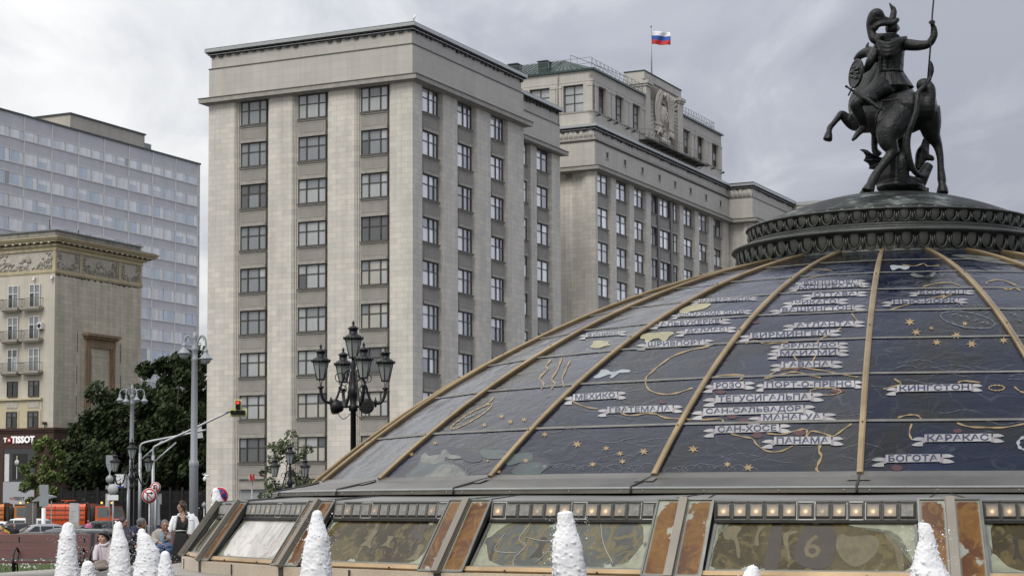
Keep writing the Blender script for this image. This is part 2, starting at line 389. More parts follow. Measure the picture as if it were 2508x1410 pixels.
# roof-corner camera
rc = thing('roof_camera', 'small white camera standing on the top corner of the pale stone block', 'camera', onwall(1012, 57, DC, EL)+Vector((0, .25, -.02)), GA)
M_white = mat('white_plastic', (.72, .72, .72), .35, var=.05)
m_ = MB(); m_.tube([(0, 0, 0), (0, 0, .25), (.15, 0, .45)], .035); m_.build('bracket', M_gutter, rc)
m_ = MB(); m_.tube([(.05, 0, .42), (.32, -.05, .8)], [.07, .09], 10); m_.ell((.15, 0, .3), .1); m_.build('body', M_white, rc)
# ---- tall middle block
Cb = thing('office_building', 'tallest stone block with a carved emblem panel and flagpole above its roof', 'building', DC, GA)
w = MB(); w.box(46.05+.62, 88.6, 3.62, 24, -2, 36.1); w.build('wall', M_stone, Cb)
OC = [(47.0, 49.95), (52.3, 55.2), (57.5, 60.2), (73.05, 75.95), (78.3, 81.0), (83.45, 86.2)]
TC = [(62.55, 64.2), (65.2, 68.3), (69.25, 70.95)]
p = MB(); piers(p, Tr(3.0), 46.053, 88.65, OC[:3]+[(62.55, 70.95)]+OC[3:])
p.T = Tl(46.05); p.box(3.003, 4.12, -.62, 0, -2, 36.1); p.box(4.12, 4.5, -.62, -.2, -2, 36.1); p.box(4.5, 23.9, -.62, -.42, -2, 36.1)
for i in range(5): p.tube([(5.75+i*.16, -.4, -2), (5.75+i*.16, -.4, 36.1)], .07, 8)
p.build('pier', M_stone, Cb)
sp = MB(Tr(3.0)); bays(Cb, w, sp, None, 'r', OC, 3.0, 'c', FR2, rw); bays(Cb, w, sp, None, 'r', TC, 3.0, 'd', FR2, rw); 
M_dcol = mat('dark_granite_column', (.055, .05, .045), .5, var=.3, scale=2, stretch=(1, 1, .1))
for s in (64.7, 68.78):
    q = MB(Tr(3.0)); q.prism([(s-.46, -.69), (s-.46, -.2), (s-.3, -.05), (s+.3, -.05), (s+.46, -.2), (s+.46, -.69)], -2, 36.1); q.build('column', M_dcol, Cb)
crown(Cb, 46.05, 88.65, 3.0, 24, roof=False, gz=41.0)
m_ = MB(); m_.box(45.93, 88.77, 2.88, 24.1, 39.3, 39.55); m_.build('moulding', M_ledge, Cb)
m_ = MB(Tl(46.05))
for i in range(11): m_.tube([(3.5+i*.55, -.46, 39.6), (3.5+i*.55, -.46, 40.38)], .40, 14)
m_.build('fluting', M_frieze, Cb)
for x in (49.4, 54.4, 59.55, 64.85, 69.85, 75.05, 80.45, 85.65):
    q = MB(Tr(3.0)); q.box(x-.3, x+.3, -.4, .02, 37.82, 38.46, 0); q.box(x-.36, x-.3, -.1, .05, 37.8, 38.5, 1); q.box(x+.3, x+.36, -.1, .05, 37.8, 38.5, 1); q.box(x-.36, x+.36, -.1, .07, 38.46, 38.52, 1); q.box(x-.4, x+.4, -.1, .1, 37.74, 37.82, 1)
    q.build('vent_window', [M_black, M_frieze], Cb)
# attic storey
AX0, AX1, AY = 46.7, 87.5, 3.4
AO = [(47.85, 50.3), (52.9, 55.35), (57.95, 60.3), (73.95, 76.35), (78.85, 81.25), (84.1, 86.55)]
LO = [(4.5, 6.75), (8.3, 10.6)]
at_ = MB(); at_.box(AX0+.45, AX1-.02, AY+.45, 22, 40.9, 46.7); at_.T = Tr(AY)
at_.box(AX0, AX1, -.5, 0, 40.9, 42.5); at_.box(AX0, AX1, -.5, 0, 45.35, 46.72); at_.box(AX0-.02, AX1+.02, -.45, .03, 45.62, 45.78)
e = [AX0]+[q for o in AO for q in o]+[AX1]
for i in range(0, len(e), 2): at_.box(e[i]+(.003 if i == 0 else 0), e[i+1], -.5, -.003, 42.5, 45.35)
at_.T = Tl(AX0); at_.box(AY+.003, 21.9, -.5, 0, 40.9, 42.5); at_.box(AY+.003, 21.9, -.5, 0, 45.35, 46.72); at_.box(AY-.02, 21.9, -.45, .03, 45.62, 45.78)
e = [AY]+[q for o in LO for q in o]+[21.9]
for i in range(0, len(e), 2): at_.box(e[i]+.003, e[i+1], -.5, -.003, 42.5, 45.35)
at_.build('attic', M_frieze, Cb)
pl = MB(Tr(AY))
for s in (50.55, 51.75, 55.6, 56.8, 60.55, 76.6, 77.75, 81.5, 82.85, 86.75, 47.15): pl = MB(Tr(AY)); pl.box(s, s+.8 if s < 86 else s+.72, -.1, .09, 42.5, 45.1); pl.box(s-.05, s+.85 if s < 86 else s+.75, -.1, .14, 45.1, 45.35); pl.build('pilaster', M_frieze, Cb)
for s in (3.45, 6.95, 7.6, 10.9): pl = MB(Tl(AX0)); pl.box(s, s+.55, -.1, .09, 42.5, 45.1); pl.box(s-.05, s+.6, -.1, .14, 45.1, 45.35); pl.build('pilaster', M_frieze, Cb)
window_set('at', 2.4, 2.8, [.5], [.34, .67], M_frame, rw, (4, 4, 2, 1, 0), 5)
for s0, s1 in AO: o = put_window('at', Cb, (s0, AY+.46, 42.52), 0, rw); o.scale = ((s1-s0)/2.4, 1, 1)
for s0, s1 in LO: o = put_window('at', Cb, (AX0+.46, s1, 42.52), -pi/2, rw); o.scale = ((s1-s0)/2.4, 1, 1)
sl_ = MB(Tr(AY)); sl_.box(AX0-.03, AX1+.03, -.2, .06, 42.36, 42.5); sl_.T = Tl(AX0); sl_.box(AY, 21.9, -.2, .06, 42.362, 42.5); sl_.build('sill', M_ledge, Cb)
for s in (47.6, 50.7, 52.5, 55.8, 57.6, 76.6, 78.5, 81.6, 83.7, 87.2):
    q = MB(Tr(AY)); q.box(s-.1, s+.1, -.1, .3, 42.02, 42.12); q.tube([(s, .2, 42.1), (s+.05, .42, 42.22)], .13, 8); q.build('floodlight', M_black, Cb)
rf = MB(); rf.box(AX0-.25, 61.35, AY-.25, 22.2, 46.72, 46.92); rf.box(73.45, AX1+.25, AY-.25, 22.2, 46.72, 46.92); rf.box(61.35, 73.45, 5.8, 22.2, 46.72, 46.92)
i = 5.5; x0, x1, y0, y1 = AX0, AX1, AY, 22
rf.add([(x0, y0, 46.92), (x1, y0, 46.92), (x1, y1, 46.92), (x0, y1, 46.92), (x0+i, y0+i, 49.4), (x1-i, y0+i, 49.4), (x1-i, y1-i, 49.4), (x0+i, y1-i, 49.4)], [(0, 1, 5, 4), (1, 2, 6, 5), (2, 3, 7, 6), (3, 0, 4, 7), (4, 5, 6, 7), (3, 2, 1, 0)])
for k in range(30): a = k/29; rf.tube([(x0+.02, y0+1+a*17, 46.95), (x0+i, min(max(y0+1+a*17, y0+i), y1-i), 49.42)], .04, 4)
for x, y in ((48.5, 9.6), (48.2, 12.9), (49, 14.5)): rf.box(x-.6, x+.6, y-.5, y+.5, 46.9, 48.5); rf.prism([(x-.7, y-.6), (x+.7, y-.6), (x+.7, y+.6), (x-.7, y+.6)], 48.5, 48.6)
rf.build('roof', M_green, Cb)
M_rail = mat('painted_rail', (.17, .19, .18), .6, .2)
def railing(mb, a, b, n, h=1.1, brace=True, r=.022):
    a, b = Vector(a), Vector(b)
    for k in (.5, 1.0): mb.tube([a+Vector((0, 0, h*k)), b+Vector((0, 0, h*k))], r, 5)
    for i in range(n+1):
        q = a.lerp(b, i/n); mb.tube([q, q+Vector((0, 0, h))], r*1.2, 5)
        if brace and i < n: mb.tube([q+Vector((0, 0, h)), a.lerp(b, (i+1)/n)], r*.8, 4)
m_ = MB(); railing(m_, (46.9, 3.6, 46.92), (61.4, 3.6, 46.92), 13); railing(m_, (46.9, 3.6, 46.92), (46.9, 15, 46.92), 7, 1.2, False); railing(m_, (73.6, 3.6, 46.92), (85.5, 3.6, 46.92), 13); railing(m_, (85.5, 3.6, 46.92), (85.5, 9, 46.92), 4)
m_.tube([(47, 6, 48.6), (57, 3.7, 48.0)], .03, 5); m_.tube([(47, 6, 46.9), (47, 6, 48.6)], .03, 5); m_.build('railing', M_rail, Cb)
m_ = MB(Tl(AX0)); m_.tube([(7.3, .1, 40.9), (7.3, .1, 46.2), (7.3, -.1, 46.9)], .09, 8); m_.build('drainpipe', M_ledge, Cb)
# emblem block
EX0, EX1, EY = 61.5, 73.3, 3.28
m_ = MB(); m_.box(EX0, EX1, EY+.3, 5.7, 40.95, 49.62)
m_.box(EX0-.02, EX1+.02, EY+.1, 5.72, 48.72, 49.55); m_.box(EX0-.08, EX1+.08, EY+.03, 5.78, 49.55, 49.68, 1)
m_.T = Tr(EY)
for s0, s1 in ((EX0, EX0+1.25), (EX1-1.25, EX1)):
    m_.box(s0-.01, s1+.01, -.5, .12, 42.2, 47.9); m_.box(s0-.12, s1+.12, -2.46, .26, 47.9, 48.15); m_.box(s0-.25, s1+.25, -2.5, .4, 48.15, 48.5); m_.box(s0+.25, s1-.25, 0, .17, 42.4, 47.5)
m_.build('emblem_block', [M_frieze, M_black], Cb)
e = MB(Tr(EY-.0)); cx, cz = 67.4, 45.5
r_ = random.Random(4)
for i in range(56):                     # rays fanning out from the sun to the frame
    a = 2*pi*i/56+.03; c_, s_ = cos(a), sin(a)
    tx = 4.45/abs(c_) if abs(c_) > 1e-3 else 99; tz = (2.9 if s_ > 0 else 3.2)/abs(s_) if abs(s_) > 1e-3 else 99; L = min(tx, tz)*.98
    w0, w1 = .05, .10+.10*(L/4.4)
    px, pz = -s_, c_
    q = [(cx+c_*1.5+px*w0, -.3, cz+s_*1.5+pz*w0), (cx+c_*1.5-px*w0, -.3, cz+s_*1.5-pz*w0), (cx+c_*L-px*w1, -.3, cz+s_*L-pz*w1), (cx+c_*L+px*w1, -.3, cz+s_*L+pz*w1), (cx+c_*1.5, -.08, cz+s_*1.5), (cx+c_*L, -.02, cz+s_*L)]
    e.add(q, [(0, 4, 5, 3), (1, 2, 5, 4), (0, 1, 4), (2, 3, 5), (0, 3, 2, 1)])
for sg in (-1, 1):                      # sheaves bending up on both sides, wrapped with ribbons
    for k in range(6):
        pts = [(cx+sg*(.35+(1.2+k*.27)*sin(t)), .02+.05*k % .11, cz-2.55+k*.04+(4.7+.12*k)*(1-cos(t))/2) for t in [pi*j/12 for j in range(12)]]
        e.tube(pts, [.09+.05*sin(pi*j/11) for j in range(12)], 6)
    for j in range(10):
        t = pi*(.3+.055*j); x, z = cx+sg*(.35+2.15*sin(t)), cz-2.5+4.9*(1-cos(t))/2
        e.tube([(x, .1, z), (x+sg*.3, .2, z+.42)], [.10, .03], 6)
    for z in (-1.7, -1.15): e.box(cx+sg*1.1, cx+sg*2.75, -.1, .3, cz+z-.18-.2*(z < -1.5), cz+z+.2)
    e.tube([(cx+sg*1.6, .2, cz-1.7), (cx+sg*2.3, .25, cz-2.1), (cx+sg*2.7, .2, cz-2.6)], [.28, .22, .15], 6)
e.T = None; T_ = Tr(EY)
for v in range(1):
    mb2 = MB(T_); mb2.ell((cx, -.08, cz-.1), (1.15, .38, 1.2), None, 20, 0, 12)
    for q in range(-3, 4): mb2.tube([(cx+q*.3, .25-.02*q*q, cz-.1-sqrt(max(.05, 1.3-(q*.3)**2))), (cx+q*.33, .34-.03*q*q, cz-.1), (cx+q*.3, .25-.02*q*q, cz-.1+sqrt(max(.05, 1.3-(q*.3)**2)))], .025, 5)
    mb2.tube([(cx-.5, .42, cz-.75), (cx+.35, .42, cz+.35)], .07, 6); mb2.box(cx+.15, cx+.6, .3, .46, cz+.28, cz+.5)
    mb2.tube([(cx+.5*cos(t)+.05, .4, cz-.1+.55*sin(t)) for t in [-.9+2.6*j/8-.9 for j in range(9)]], [.05+.05*sin(pi*j/8) for j in range(9)], 6)
    mb2.plate([(cx+(.42 if k % 2 == 0 else .17)*sin(pi*k/5), cz+2.35+(.42 if k % 2 == 0 else .17)*cos(pi*k/5)) for k in range(10)], -.1, .3)
    for k in range(9): a = pi*(.1+.8*k/8); mb2.tube([(cx+.5*cos(a), .1, cz-2.3+.5*sin(a)), (cx+1.15*cos(a), .12, cz-2.3+1.1*sin(a))], [.09, .04], 5)
    mb2.ell((cx, 0, cz-2.3), (.55, .3, .55)); mb2.box(cx-1.5, cx+1.5, -.1, .22, cz-3.15, cz-2.55)
    e.T = None; e.add(mb2.v, mb2.f, 0, True); e.v = [(x, EY-.02+(y-EY)*(.55 if y < EY else 1), z) for x, y, z in e.v]
em = e.build('relief_emblem', mat('carved_stone', (.45, .42, .37), .8, var=.15, scale=4), Cb)
# walkway under the emblem
m_ = MB(Tr(AY)); m_.box(59.6, 78.8, .02, 1.25, 41.55, 41.63)
for i in range(9): x = 60+i*2.25; m_.tube([(x, 0, 40.9), (x+.05, 1.15, 41.55)], .045, 5); m_.box(x-.06, x+.06, 0, 1.2, 41.45, 41.55)
m_.T = None; railing(m_, (59.7, 2.2, 41.63), (78.7, 2.2, 41.63), 10, 1.1, False, .016); railing(m_, (59.7, 2.2, 41.63), (59.7, 3.3, 41.63), 1, 1.1, False, .016)
m_.build('walkway', mat('rusty_steel', (.10, .095, .088), .7, .3, var=.35), Cb)
# ---- far block
D = thing('office_building', 'far pale stone block half hidden behind the bronze cap of the dome', 'building', DC, GA)
DX0, DX1 = 88.5+.35, 106.2
w = MB(); w.box(DX0+.62, DX1, .62, 20, -2, 36.1); w.box(DX1+.02, 128, -3.9, 18, -2, 36.1); w.build('wall', M_stone, D)
p = MB(); OD = [(90.0, 92.6), (95, 97.6), (100, 102.6)]; piers(p, Tr(0), DX0+.003, DX1, OD); p.T = Tl(DX0); p.box(.003, 1.1, -.62, 0, -2, 36.1); p.box(1.1, 1.4, -.62, -.2, -2, 36.1); p.box(1.4, 18, -.62, -.42, -2, 36.1); p.build('pier', M_stone, D)
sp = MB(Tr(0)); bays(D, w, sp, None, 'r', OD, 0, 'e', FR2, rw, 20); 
crown(D, DX0, DX1, 0, 20, roof=False); 
m_ = MB(Tl(DX0))
for i in range(7): m_.tube([(.5+i*.55, -.46, 39.22), (.5+i*.55, -.46, 40.3)], .40, 14)
m_.build('fluting', M_frieze, D)
m_ = MB(); m_.box(DX1+.0, 128, -4.3, 18, 40.45, 40.92, 1); m_.box(DX1+.1, 127.9, -3.9, 17.9, 36.1, 40.45); m_.build('end_wing', [M_frieze, M_gutter], D)
h = MB(); h.box(DX0-.2, DX1+.2, -.2, 20, 40.862, 41.0); h.build('roof', M_black, D)
# ---- flag on the emblem block
fp = onwall(1596, 178, Vector(DC)+EL*4.8, EL); fp.z = 49.68
fl = thing('flag', 'white blue and red striped flag flying on a thin pole above the emblem panel', 'flag', fp, 0)
ptop = onwall(1596, 65, fp, Vector((0, 1, 0))).z-fp.z
m_ = MB(); m_.tube([(0, 0, -.05), (0, 0, ptop)], [.09, .05], 8); m_.ell((0, 0, ptop), .13); m_.build('pole', M_gutter, fl)
M_flag = [mat('flag_white', (.70, .70, .72), .8, var=.06), mat('flag_blue', (.03, .09, .34), .8, var=.08), mat('flag_red', (.50, .035, .03), .8, var=.08)]
m_ = MB(); nx, nz = 26, 15; fw, fh = 2.25, 1.5
vs = [(fw*i/nx*.96, .22*sin(i/nx*9+j*.25)*(i/nx)**.6, ptop-.55-fh*j/nz-.18*(i/nx)**2+.07*sin(i/nx*7+1)*i/nx) for j in range(nz+1) for i in range(nx+1)]
for j in range(nz):
    for i in range(nx): pass
m_.add(vs, [])
for j in range(nz):
    for i in range(nx): m_.f.append([j*(nx+1)+i, j*(nx+1)+i+1, (j+1)*(nx+1)+i+1, (j+1)*(nx+1)+i]); m_.m.append(j*3//nz); m_.s.append(True)
fc = m_.build('cloth', M_flag, fl, fix=False); so_ = fc.modifiers.new('s', 'SOLIDIFY'); so_.thickness = .01
# ================================================================ corner house with the watch shop
TC_ = at(135, 680, 200); TC_.z = 0
H1 = thing('corner_house', 'cream stone house with carved yellow frieze and balconies above a red granite shop', 'building', TC_, GA)
M_tile = stone('weathered_tile', (.56, .525, .44), 1.0, .43, .62, .10, .14, msize=.014, streak=.25, warm=(.61, .565, .455))
M_cream = stone('cream_facade', (.53, .495, .42), 1.3, .5, .9, .03, .1, msize=.01, streak=.12)
M_yell = mat('ochre_cornice', (.43, .37, .24), .75, var=.22, scale=1.6)
M_relief = mat('carved_plaster', (.43, .40, .345), .85, var=.18, scale=2.2, bmp=.4)
M_gran = stone('red_granite', (.070, .036, .027), 1.6, .8, .5, .12, .3, msize=.02, rough=.35)
w = MB(); w.box(.003, 15.3, .003, 24, 9.8, 26.0); w.box(.0, 0.006, .01, 24, 9.8, 26.0); w.build('wall', [M_tile], H1)
w = MB(Tl(-.004)); w.box(.002, 24, -.3, 0.004, 9.8, 25.95)
w.build('front_wall', M_cream, H1)
f = MB(); f.box(.05, 15.25, .05, 24, 26.0, 28.3); f.build('frieze', M_relief, H1)
# carved panels: shells and leaf scrolls between yellow strips
cv = MB(); rv = random.Random(21)
def scrolls(T, s0, s1, shell):
    cv.T = T
    for k in range(int((s1-s0)*30)):
        s = rv.uniform(s0+.12, s1-.12); z = rv.uniform(26.25, 28.1); t = abs(2*(s-(s0+s1)/2)/(s1-s0))
        if t < .62 and z > 26.9-.2+.9*t: continue
        a = rv.uniform(0, pi); L = rv.uniform(.12, .32)
        cv.tube([(s-L*cos(a), 0, z-L*sin(a)*.6), (s-.1*sin(a), .1, z), (s+L*cos(a), .02, z+L*sin(a)*.6)], [.03, .075, .02], 5)
    if shell:
        c_ = (s0+s1)/2
        for k in range(11):
            a = pi*(k+.5)/11; cv.tube([(c_+.15*cos(a), .05, 27.15+.12*sin(a)), (c_+.75*cos(a), .13, 27.2+.72*sin(a))], [.04, .11], 6)
        cv.ell((c_, .02, 26.9), (.4, .12, .3))
scrolls(Tr(.05), .2, 4.1, False); scrolls(Tr(.05), 4.6, 11.0, True); scrolls(Tr(.05), 11.5, 14.9, False); scrolls(Tl(.05), .3, 7.6, True); scrolls(Tl(.05), 8.0, 15.5, True)
cv.T = None; cv.build('carving', mat('carving_plaster', (.40, .375, .325), .85, var=.25, scale=3), H1)
y_ = MB(); y_.T = Tr(0)
for s0, s1 in ((.0, .24), (4.12, 4.56), (11.02, 11.46), (14.98, 15.3)): y_.box(s0, s1, -.2, .05, 26.3, 28.28)
y_.T = Tl(0)
for s0, s1 in ((.002, .3), (7.62, 8.0)): y_.box(s0, s1, -.2, .05, 26.3, 28.28)
y_.T = None
y_.box(-.1, 15.4, -.1, 24, 25.98, 26.3); y_.box(-.04, 15.34, -.04, 24, 25.84, 25.98); y_.box(-.1, 15.4, -.1, 24, 28.28, 28.72)
for k, (o_, a, b) in enumerate(((.3, 28.72, 28.95), (.62, 29.12, 29.32), (.78, 29.322, 29.5), (.92, 29.502, 29.66))): y_.box(-o_, 15.3+o_+(1.2 if k else .3), -o_, 24, a, b)
y_.build('cornice', M_yell, H1)
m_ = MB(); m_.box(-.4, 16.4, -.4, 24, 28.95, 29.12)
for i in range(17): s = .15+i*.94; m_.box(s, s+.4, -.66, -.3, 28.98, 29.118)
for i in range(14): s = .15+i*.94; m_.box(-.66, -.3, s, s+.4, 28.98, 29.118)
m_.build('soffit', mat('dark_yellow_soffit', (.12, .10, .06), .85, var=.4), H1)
b_ = MB()
for i in range(17): s = .25+i*.94; b_.box(s, s+.24, -.72, -.67, 28.99, 29.11)
for i in range(14): s = .25+i*.94; b_.box(-.72, -.67, s, s+.24, 28.99, 29.11)
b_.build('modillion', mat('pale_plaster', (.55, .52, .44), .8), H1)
m_ = MB(); m_.box(.15, 15.35, .15, 24, 29.66, 30.36); m_.build('parapet', stone('parapet_plaster', (.36, .34, .29), 3, 2, .8, .1, .3, streak=.4), H1)
m_ = MB(); m_.box(-.05, 15.5, -.05, 24, 30.36, 30.5); m_.box(-.95, 16.8, -.95, 24, 29.665, 29.70); m_.build('roof_edge', mat('lead_flashing', (.20, .21, .215), .5, .4, var=.2), H1)
m_ = MB(Tr(.15)); m_.box(.3, 3.2, -.1, .03, 29.75, 30.3); m_.build('patch', mat('bare_brick_patch', (.30, .26, .22), .9, var=.45, scale=2.5), H1)
m_ = MB(); m_.tube([(.5, 1.2, 30.4), (.5, 1.2, 31.6)], .05); m_.tube([(4.6, .6, 30.4), (4.6, .6, 31)], .06); m_.build('aerial', M_black, H1)
# stains under the frieze ledge
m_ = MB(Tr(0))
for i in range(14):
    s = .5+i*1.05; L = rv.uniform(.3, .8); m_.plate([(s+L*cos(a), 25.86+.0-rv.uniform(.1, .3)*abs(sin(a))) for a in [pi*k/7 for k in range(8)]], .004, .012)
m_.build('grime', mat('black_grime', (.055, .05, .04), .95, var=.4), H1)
# blind niche with brown frame
M_brown = mat('rusty_terracotta', (.215, .15, .09), .8, var=.45, scale=1.3, stretch=(1.5, 1.5, .4))
m_ = MB(Tr(0)); m_.box(5.2, 6.0, -.1, .22, 9.85, 18.6); m_.box(9.5, 10.3, -.1, .22, 9.85, 18.6); m_.box(5.4, 5.7, .2, .34, 9.85, 18.6); m_.box(9.75, 10.05, .2, .34, 9.85, 18.6)
m_.box(5.2, 10.3, -.1, .24, 18.6, 19.5); m_.box(5.0, 10.5, -.1, .5, 19.5, 19.75); m_.box(4.8, 10.75, -.1, .7, 19.75, 20.02); m_.build('niche_frame', M_brown, H1)
m_ = MB(Tr(0)); m_.box(6.0, 9.5, -.1, .04, 9.85, 18.6); m_.box(6.3, 9.2, .03, .07, 17.6, 17.8); m_.box(6.3, 6.4, .03, .07, 9.9, 17.8); m_.box(9.1, 9.2, .03, .07, 9.9, 17.8); m_.build('niche_field', M_tile, H1)
m_ = MB(Tr(0))
for s, z0, z1 in ((3.85, 17.9, 20.2), (11.5, 17.3, 19.3), (11.5, 14.2, 15.9), (3.8, 14.6, 16.6), (11.45, 10.9, 12.6), (3.75, 11.3, 13.3), (6.1, 10.6, 12.2)): m_.box(s, s+.09, .003, .013, z0, z1)
m_.build('crack', M_black, H1)
# windows and balconies on the street front (a facing -x)
M_wf = mat('white_window_frame', (.62, .62, .60), .5, var=.08)
window_set('hd', 1.38, 2.45, [.5], [.64], M_wf, rv, (2, 3, 4, 3, 1), 5); window_set('hw', 1.36, 1.66, [.5], [.7], M_frame, rv, (0, 1, 3, 5, 0), 4)
M_iron = mat('balcony_iron', (.16, .16, .16), .6, .3)
COLS = [1.86, 4.68, 8.6, 11.4]
for r, zt in enumerate((24.82, 21.5, 18.15)):
    for s in COLS:
        o = put_window('hd', H1, (-.06, s+1.38, zt-2.45), -pi/2, rv)
        c = MB(Tl(0)); z = zt-2.62; c.box(s-.42, s+2.05, -.1, .85, z, z+.14); c.box(s-.5, s+2.13, -.1, .92, z+.14, z+.2)
        c.box(s-.2, s+1.8, -.1, .6, z-.16, z); bo = c.build('balcony', M_cream, H1)
        g = MB(Tl(0)); z += .2
        for q in range(20): x = s-.38+q*2.4/19; g.tube([(x, .84, z), (x, .84, z+.92)], .017, 4)
        for d in (.2, .5): g.tube([(s-.38, d, z), (s-.38, d, z+.92)], .017, 4); g.tube([(s+2.02, d, z), (s+2.02, d, z+.92)], .017, 4)
        for q in (.06, .92): g.tube([(s-.38, 0, z+q), (s-.38, .84, z+q), (s+2.02, .84, z+q), (s+2.02, 0, z+q)], .028, 5)
        for q in range(4): g.tube([(s+.05+q*.52+.2*cos(t), .85, z+.48+.2*sin(t)) for t in [2*pi*k/10 for k in range(11)]], .016, 4)
        g.build('railing', M_iron, bo)
for s in COLS:
    put_window('hw', H1, (-.06, s+1.36, 13.12), -pi/2, rv); put_window('hw', H1, (-.1, s+1.36, 9.9), -pi/2, rv)
m_ = MB(Tl(0)); m_.box(1.4, 24, -.1, .35, 12.78, 12.98); m_.box(1.45, 24, -.1, .08, 9.83, 12.78)
for s in COLS: m_.box(s-.25, s+1.6, 0, .14, 11.65, 11.75); m_.box(s-.25, s-.08, 0, .14, 9.85, 11.65); m_.box(s+1.44, s+1.6, 0, .14, 9.85, 11.65)
m_.build('yellow_band', mat('ochre_plaster', (.50, .44, .30), .8, var=.12), H1)
m_ = MB(Tl(.0))
for s in COLS: m_.box(s-.1, s+1.45, .06, .12, 11.9, 12.62); m_.box(s+.0, s+1.35, .11, .15, 12.0, 12.5)
m_.build('carved_panel', M_relief, H1)
m_ = MB(Tl(0)); m_.box(1.3, 1.85, .05, .55, 20.1, 20.75); m_.build('air_conditioner', M_white, H1)
m_ = MB(Tl(0)); m_.lathe([(.0, 0), (.22, 0), (.22, .04), (0, .04)], 14, (1.58, .555, 20.42), 0, ax=Matrix.Rotation(-pi/2, 3, 'X')); m_.build('fan_grille', M_black, H1)
for s in (.25, 2.6):
    m_ = MB(Tl(0)); m_.box(s-.1, s+.1, .0, .25, 25.4, 25.6); m_.ell((s, .3, 25.28), (.14, .14, .18)); m_.build('dome_camera', M_white, H1)
# granite shop base
w = MB(); w.box(-.4, 15.4, -.4, 24, -2, 9.4); w.box(-.55, 15.5, -.55, 24, 9.4, 9.62); w.box(-.7, 15.6, -.7, 24, 9.62, 9.84); w.build('shop_base', M_gran, H1)
for s in (.9, -.0):
    m_ = MB(); m_.tube([(-.3 if s else 2.5, s if s else -.3, 9.85), (-.3 if s else 2.5, s if s else -.3, 10.2)], .04); m_.box(-.5 if s else 2.3, -.1 if s else 2.7, (s or -.3)-.15, (s or -.3)+.15, 10.15, 10.45); m_.build('floodlight', M_black, H1)
SH = Tl(-.4)
m_ = MB(SH); m_.box(1.85, 6.25, -.2, .06, 7.75, 8.0); m_.box(6.1, 6.35, -.2, .06, -2, 8.0); m_.box(1.85, 2.0, -.2, .06, -2, 8.0); m_.build('shop_surround', mat('polished_red_granite', (.05, .026, .02), .25, var=.3), H1)
sw = MB(SH); sw.box(2.0, 6.1, -.2, .02, 4.3, 7.72, 0); sw.box(2.0, 6.1, -.2, .02, -2, .25, 0); sw.box(2.0, 6.1, -.2, .05, .9, 4.3, 1); sw.box(5.35, 5.95, -.1, .03, 4.35, 7.2, 2); sw.box(5.35, 5.95, 0, .03, -2, .9, 2)
sw.box(2.0, 5.35, -.2, .03, .25, .9, 0)
sh_o = sw.build('shop_window', [M_g[3], mat('shop_band_white', (.36, .37, .39), .4, var=.04), mat('white_display', (.6, .6, .6), .5)], H1)
ps = MB(SH); ps.box(3.0, 4.9, .02, .05, 4.5, 7.2, 0); ps.lathe([(0, 0), (.3, 0), (.3, .03), (0, .03)], 18, (4.3, .055, 6.3), 1, ax=Matrix.Rotation(-pi/2, 3, 'X')); ps.box(4.22, 4.38, .05, .07, 6.55, 7.0, 2); ps.box(4.25, 4.35, .05, .07, 4.6, 5.9, 1)
ps.build('poster', [mat('poster_black', (.012, .011, .010), .4), mat('poster_silver', (.45, .45, .44), .4), mat('poster_gold', (.4, .33, .2), .4)], H1)
M_sign = mat('white_sign_letters', (.85, .85, .85), .4, var=.02, emit=.25); M_red = mat('sign_red', (.55, .02, .02), .4, emit=.15)
def wall_text(txt, size, s, z, T, dep, th, bold=.0, mi=0):      # raised letters on a wall facing -x (reads towards decreasing s)
    vs, fs = text_mesh(txt, size, bold, 'LEFT', th); mb = MB(T)
    mb.add([(s-x, dep+zz_, z+y) for x, y, zz_ in vs], fs, mi); return mb
sg = wall_text('TISSOT', .95, 5.02, 8.62, SH, .12, .05, .035)
sg.add(*[([(6.02-x, .12+q, 8.62+y) for x, y, q in text_mesh('T', .62, .03, 'LEFT', .05)[0]]), text_mesh('T', .62, .03, 'LEFT', .05)[1]], 0)
sg.box(5.1, 5.5, .05, .15, 8.42, 8.82, 1); sg.box(5.26, 5.34, .15, .17, 8.48, 8.76, 0); sg.box(5.16, 5.44, .15, .168, 8.58, 8.66, 0)
sg.build('shop_sign', [M_sign, M_red], H1)
sg = wall_text('T', .3, 5.2, 2.55, SH, .052, .02, .012); vs, fs = text_mesh('TISSOT', .46, .014, 'LEFT', .02); sg.add([(4.72-x, .052+q, 2.55+y) for x, y, q in vs], fs)
sg.box(4.78, 4.98, .05, .075, 2.45, 2.65, 1); sg.build('window_lettering', [mat('letter_black', (.02, .02, .02), .5), M_red], sh_o)
# ================================================================ hotel slab behind
HC = at(0, 270, 270); HC.z = 0
H2 = thing('office_slab', 'long lavender grey slab block with rows of blue windows behind the cream house', 'building', HC, GA)
M_pan = mat('lavender_panel', (.50, .495, .525), .85, var=.10, scale=.45, stretch=(1, 1, .5)); M_wstrip = mat('white_joint_strip', (.60, .60, .585), .7, var=.08)
M_hg = [glass('sky_blue_glass', (.34, .405, .48)), glass('pale_blind_glass', (.52, .52, .52)), glass('grey_blue_glass', (.42, .455, .495)), glass('dim_blue_glass', (.18, .20, .22)), glass('bright_blind_glass', (.58, .59, .60))]
w = MB(); w.box(-14, 50.45, .1, 14, -2, 57.55); w.box(50.45, 57, 5, 13, -2, 55.6); w.build('wall', M_pan, H2)
m_ = MB(); m_.box(-14, 50.6, -.1, 14.1, 57.55, 57.8); m_.box(50.6, 57.1, 4.9, 13, 55.6, 55.8); m_.build('roof_edge', mat('dark_green_coping', (.035, .05, .045), .6), H2)
hr = random.Random(5)
HT = [55.45]+[52.35-3.25*k for k in range(15)]
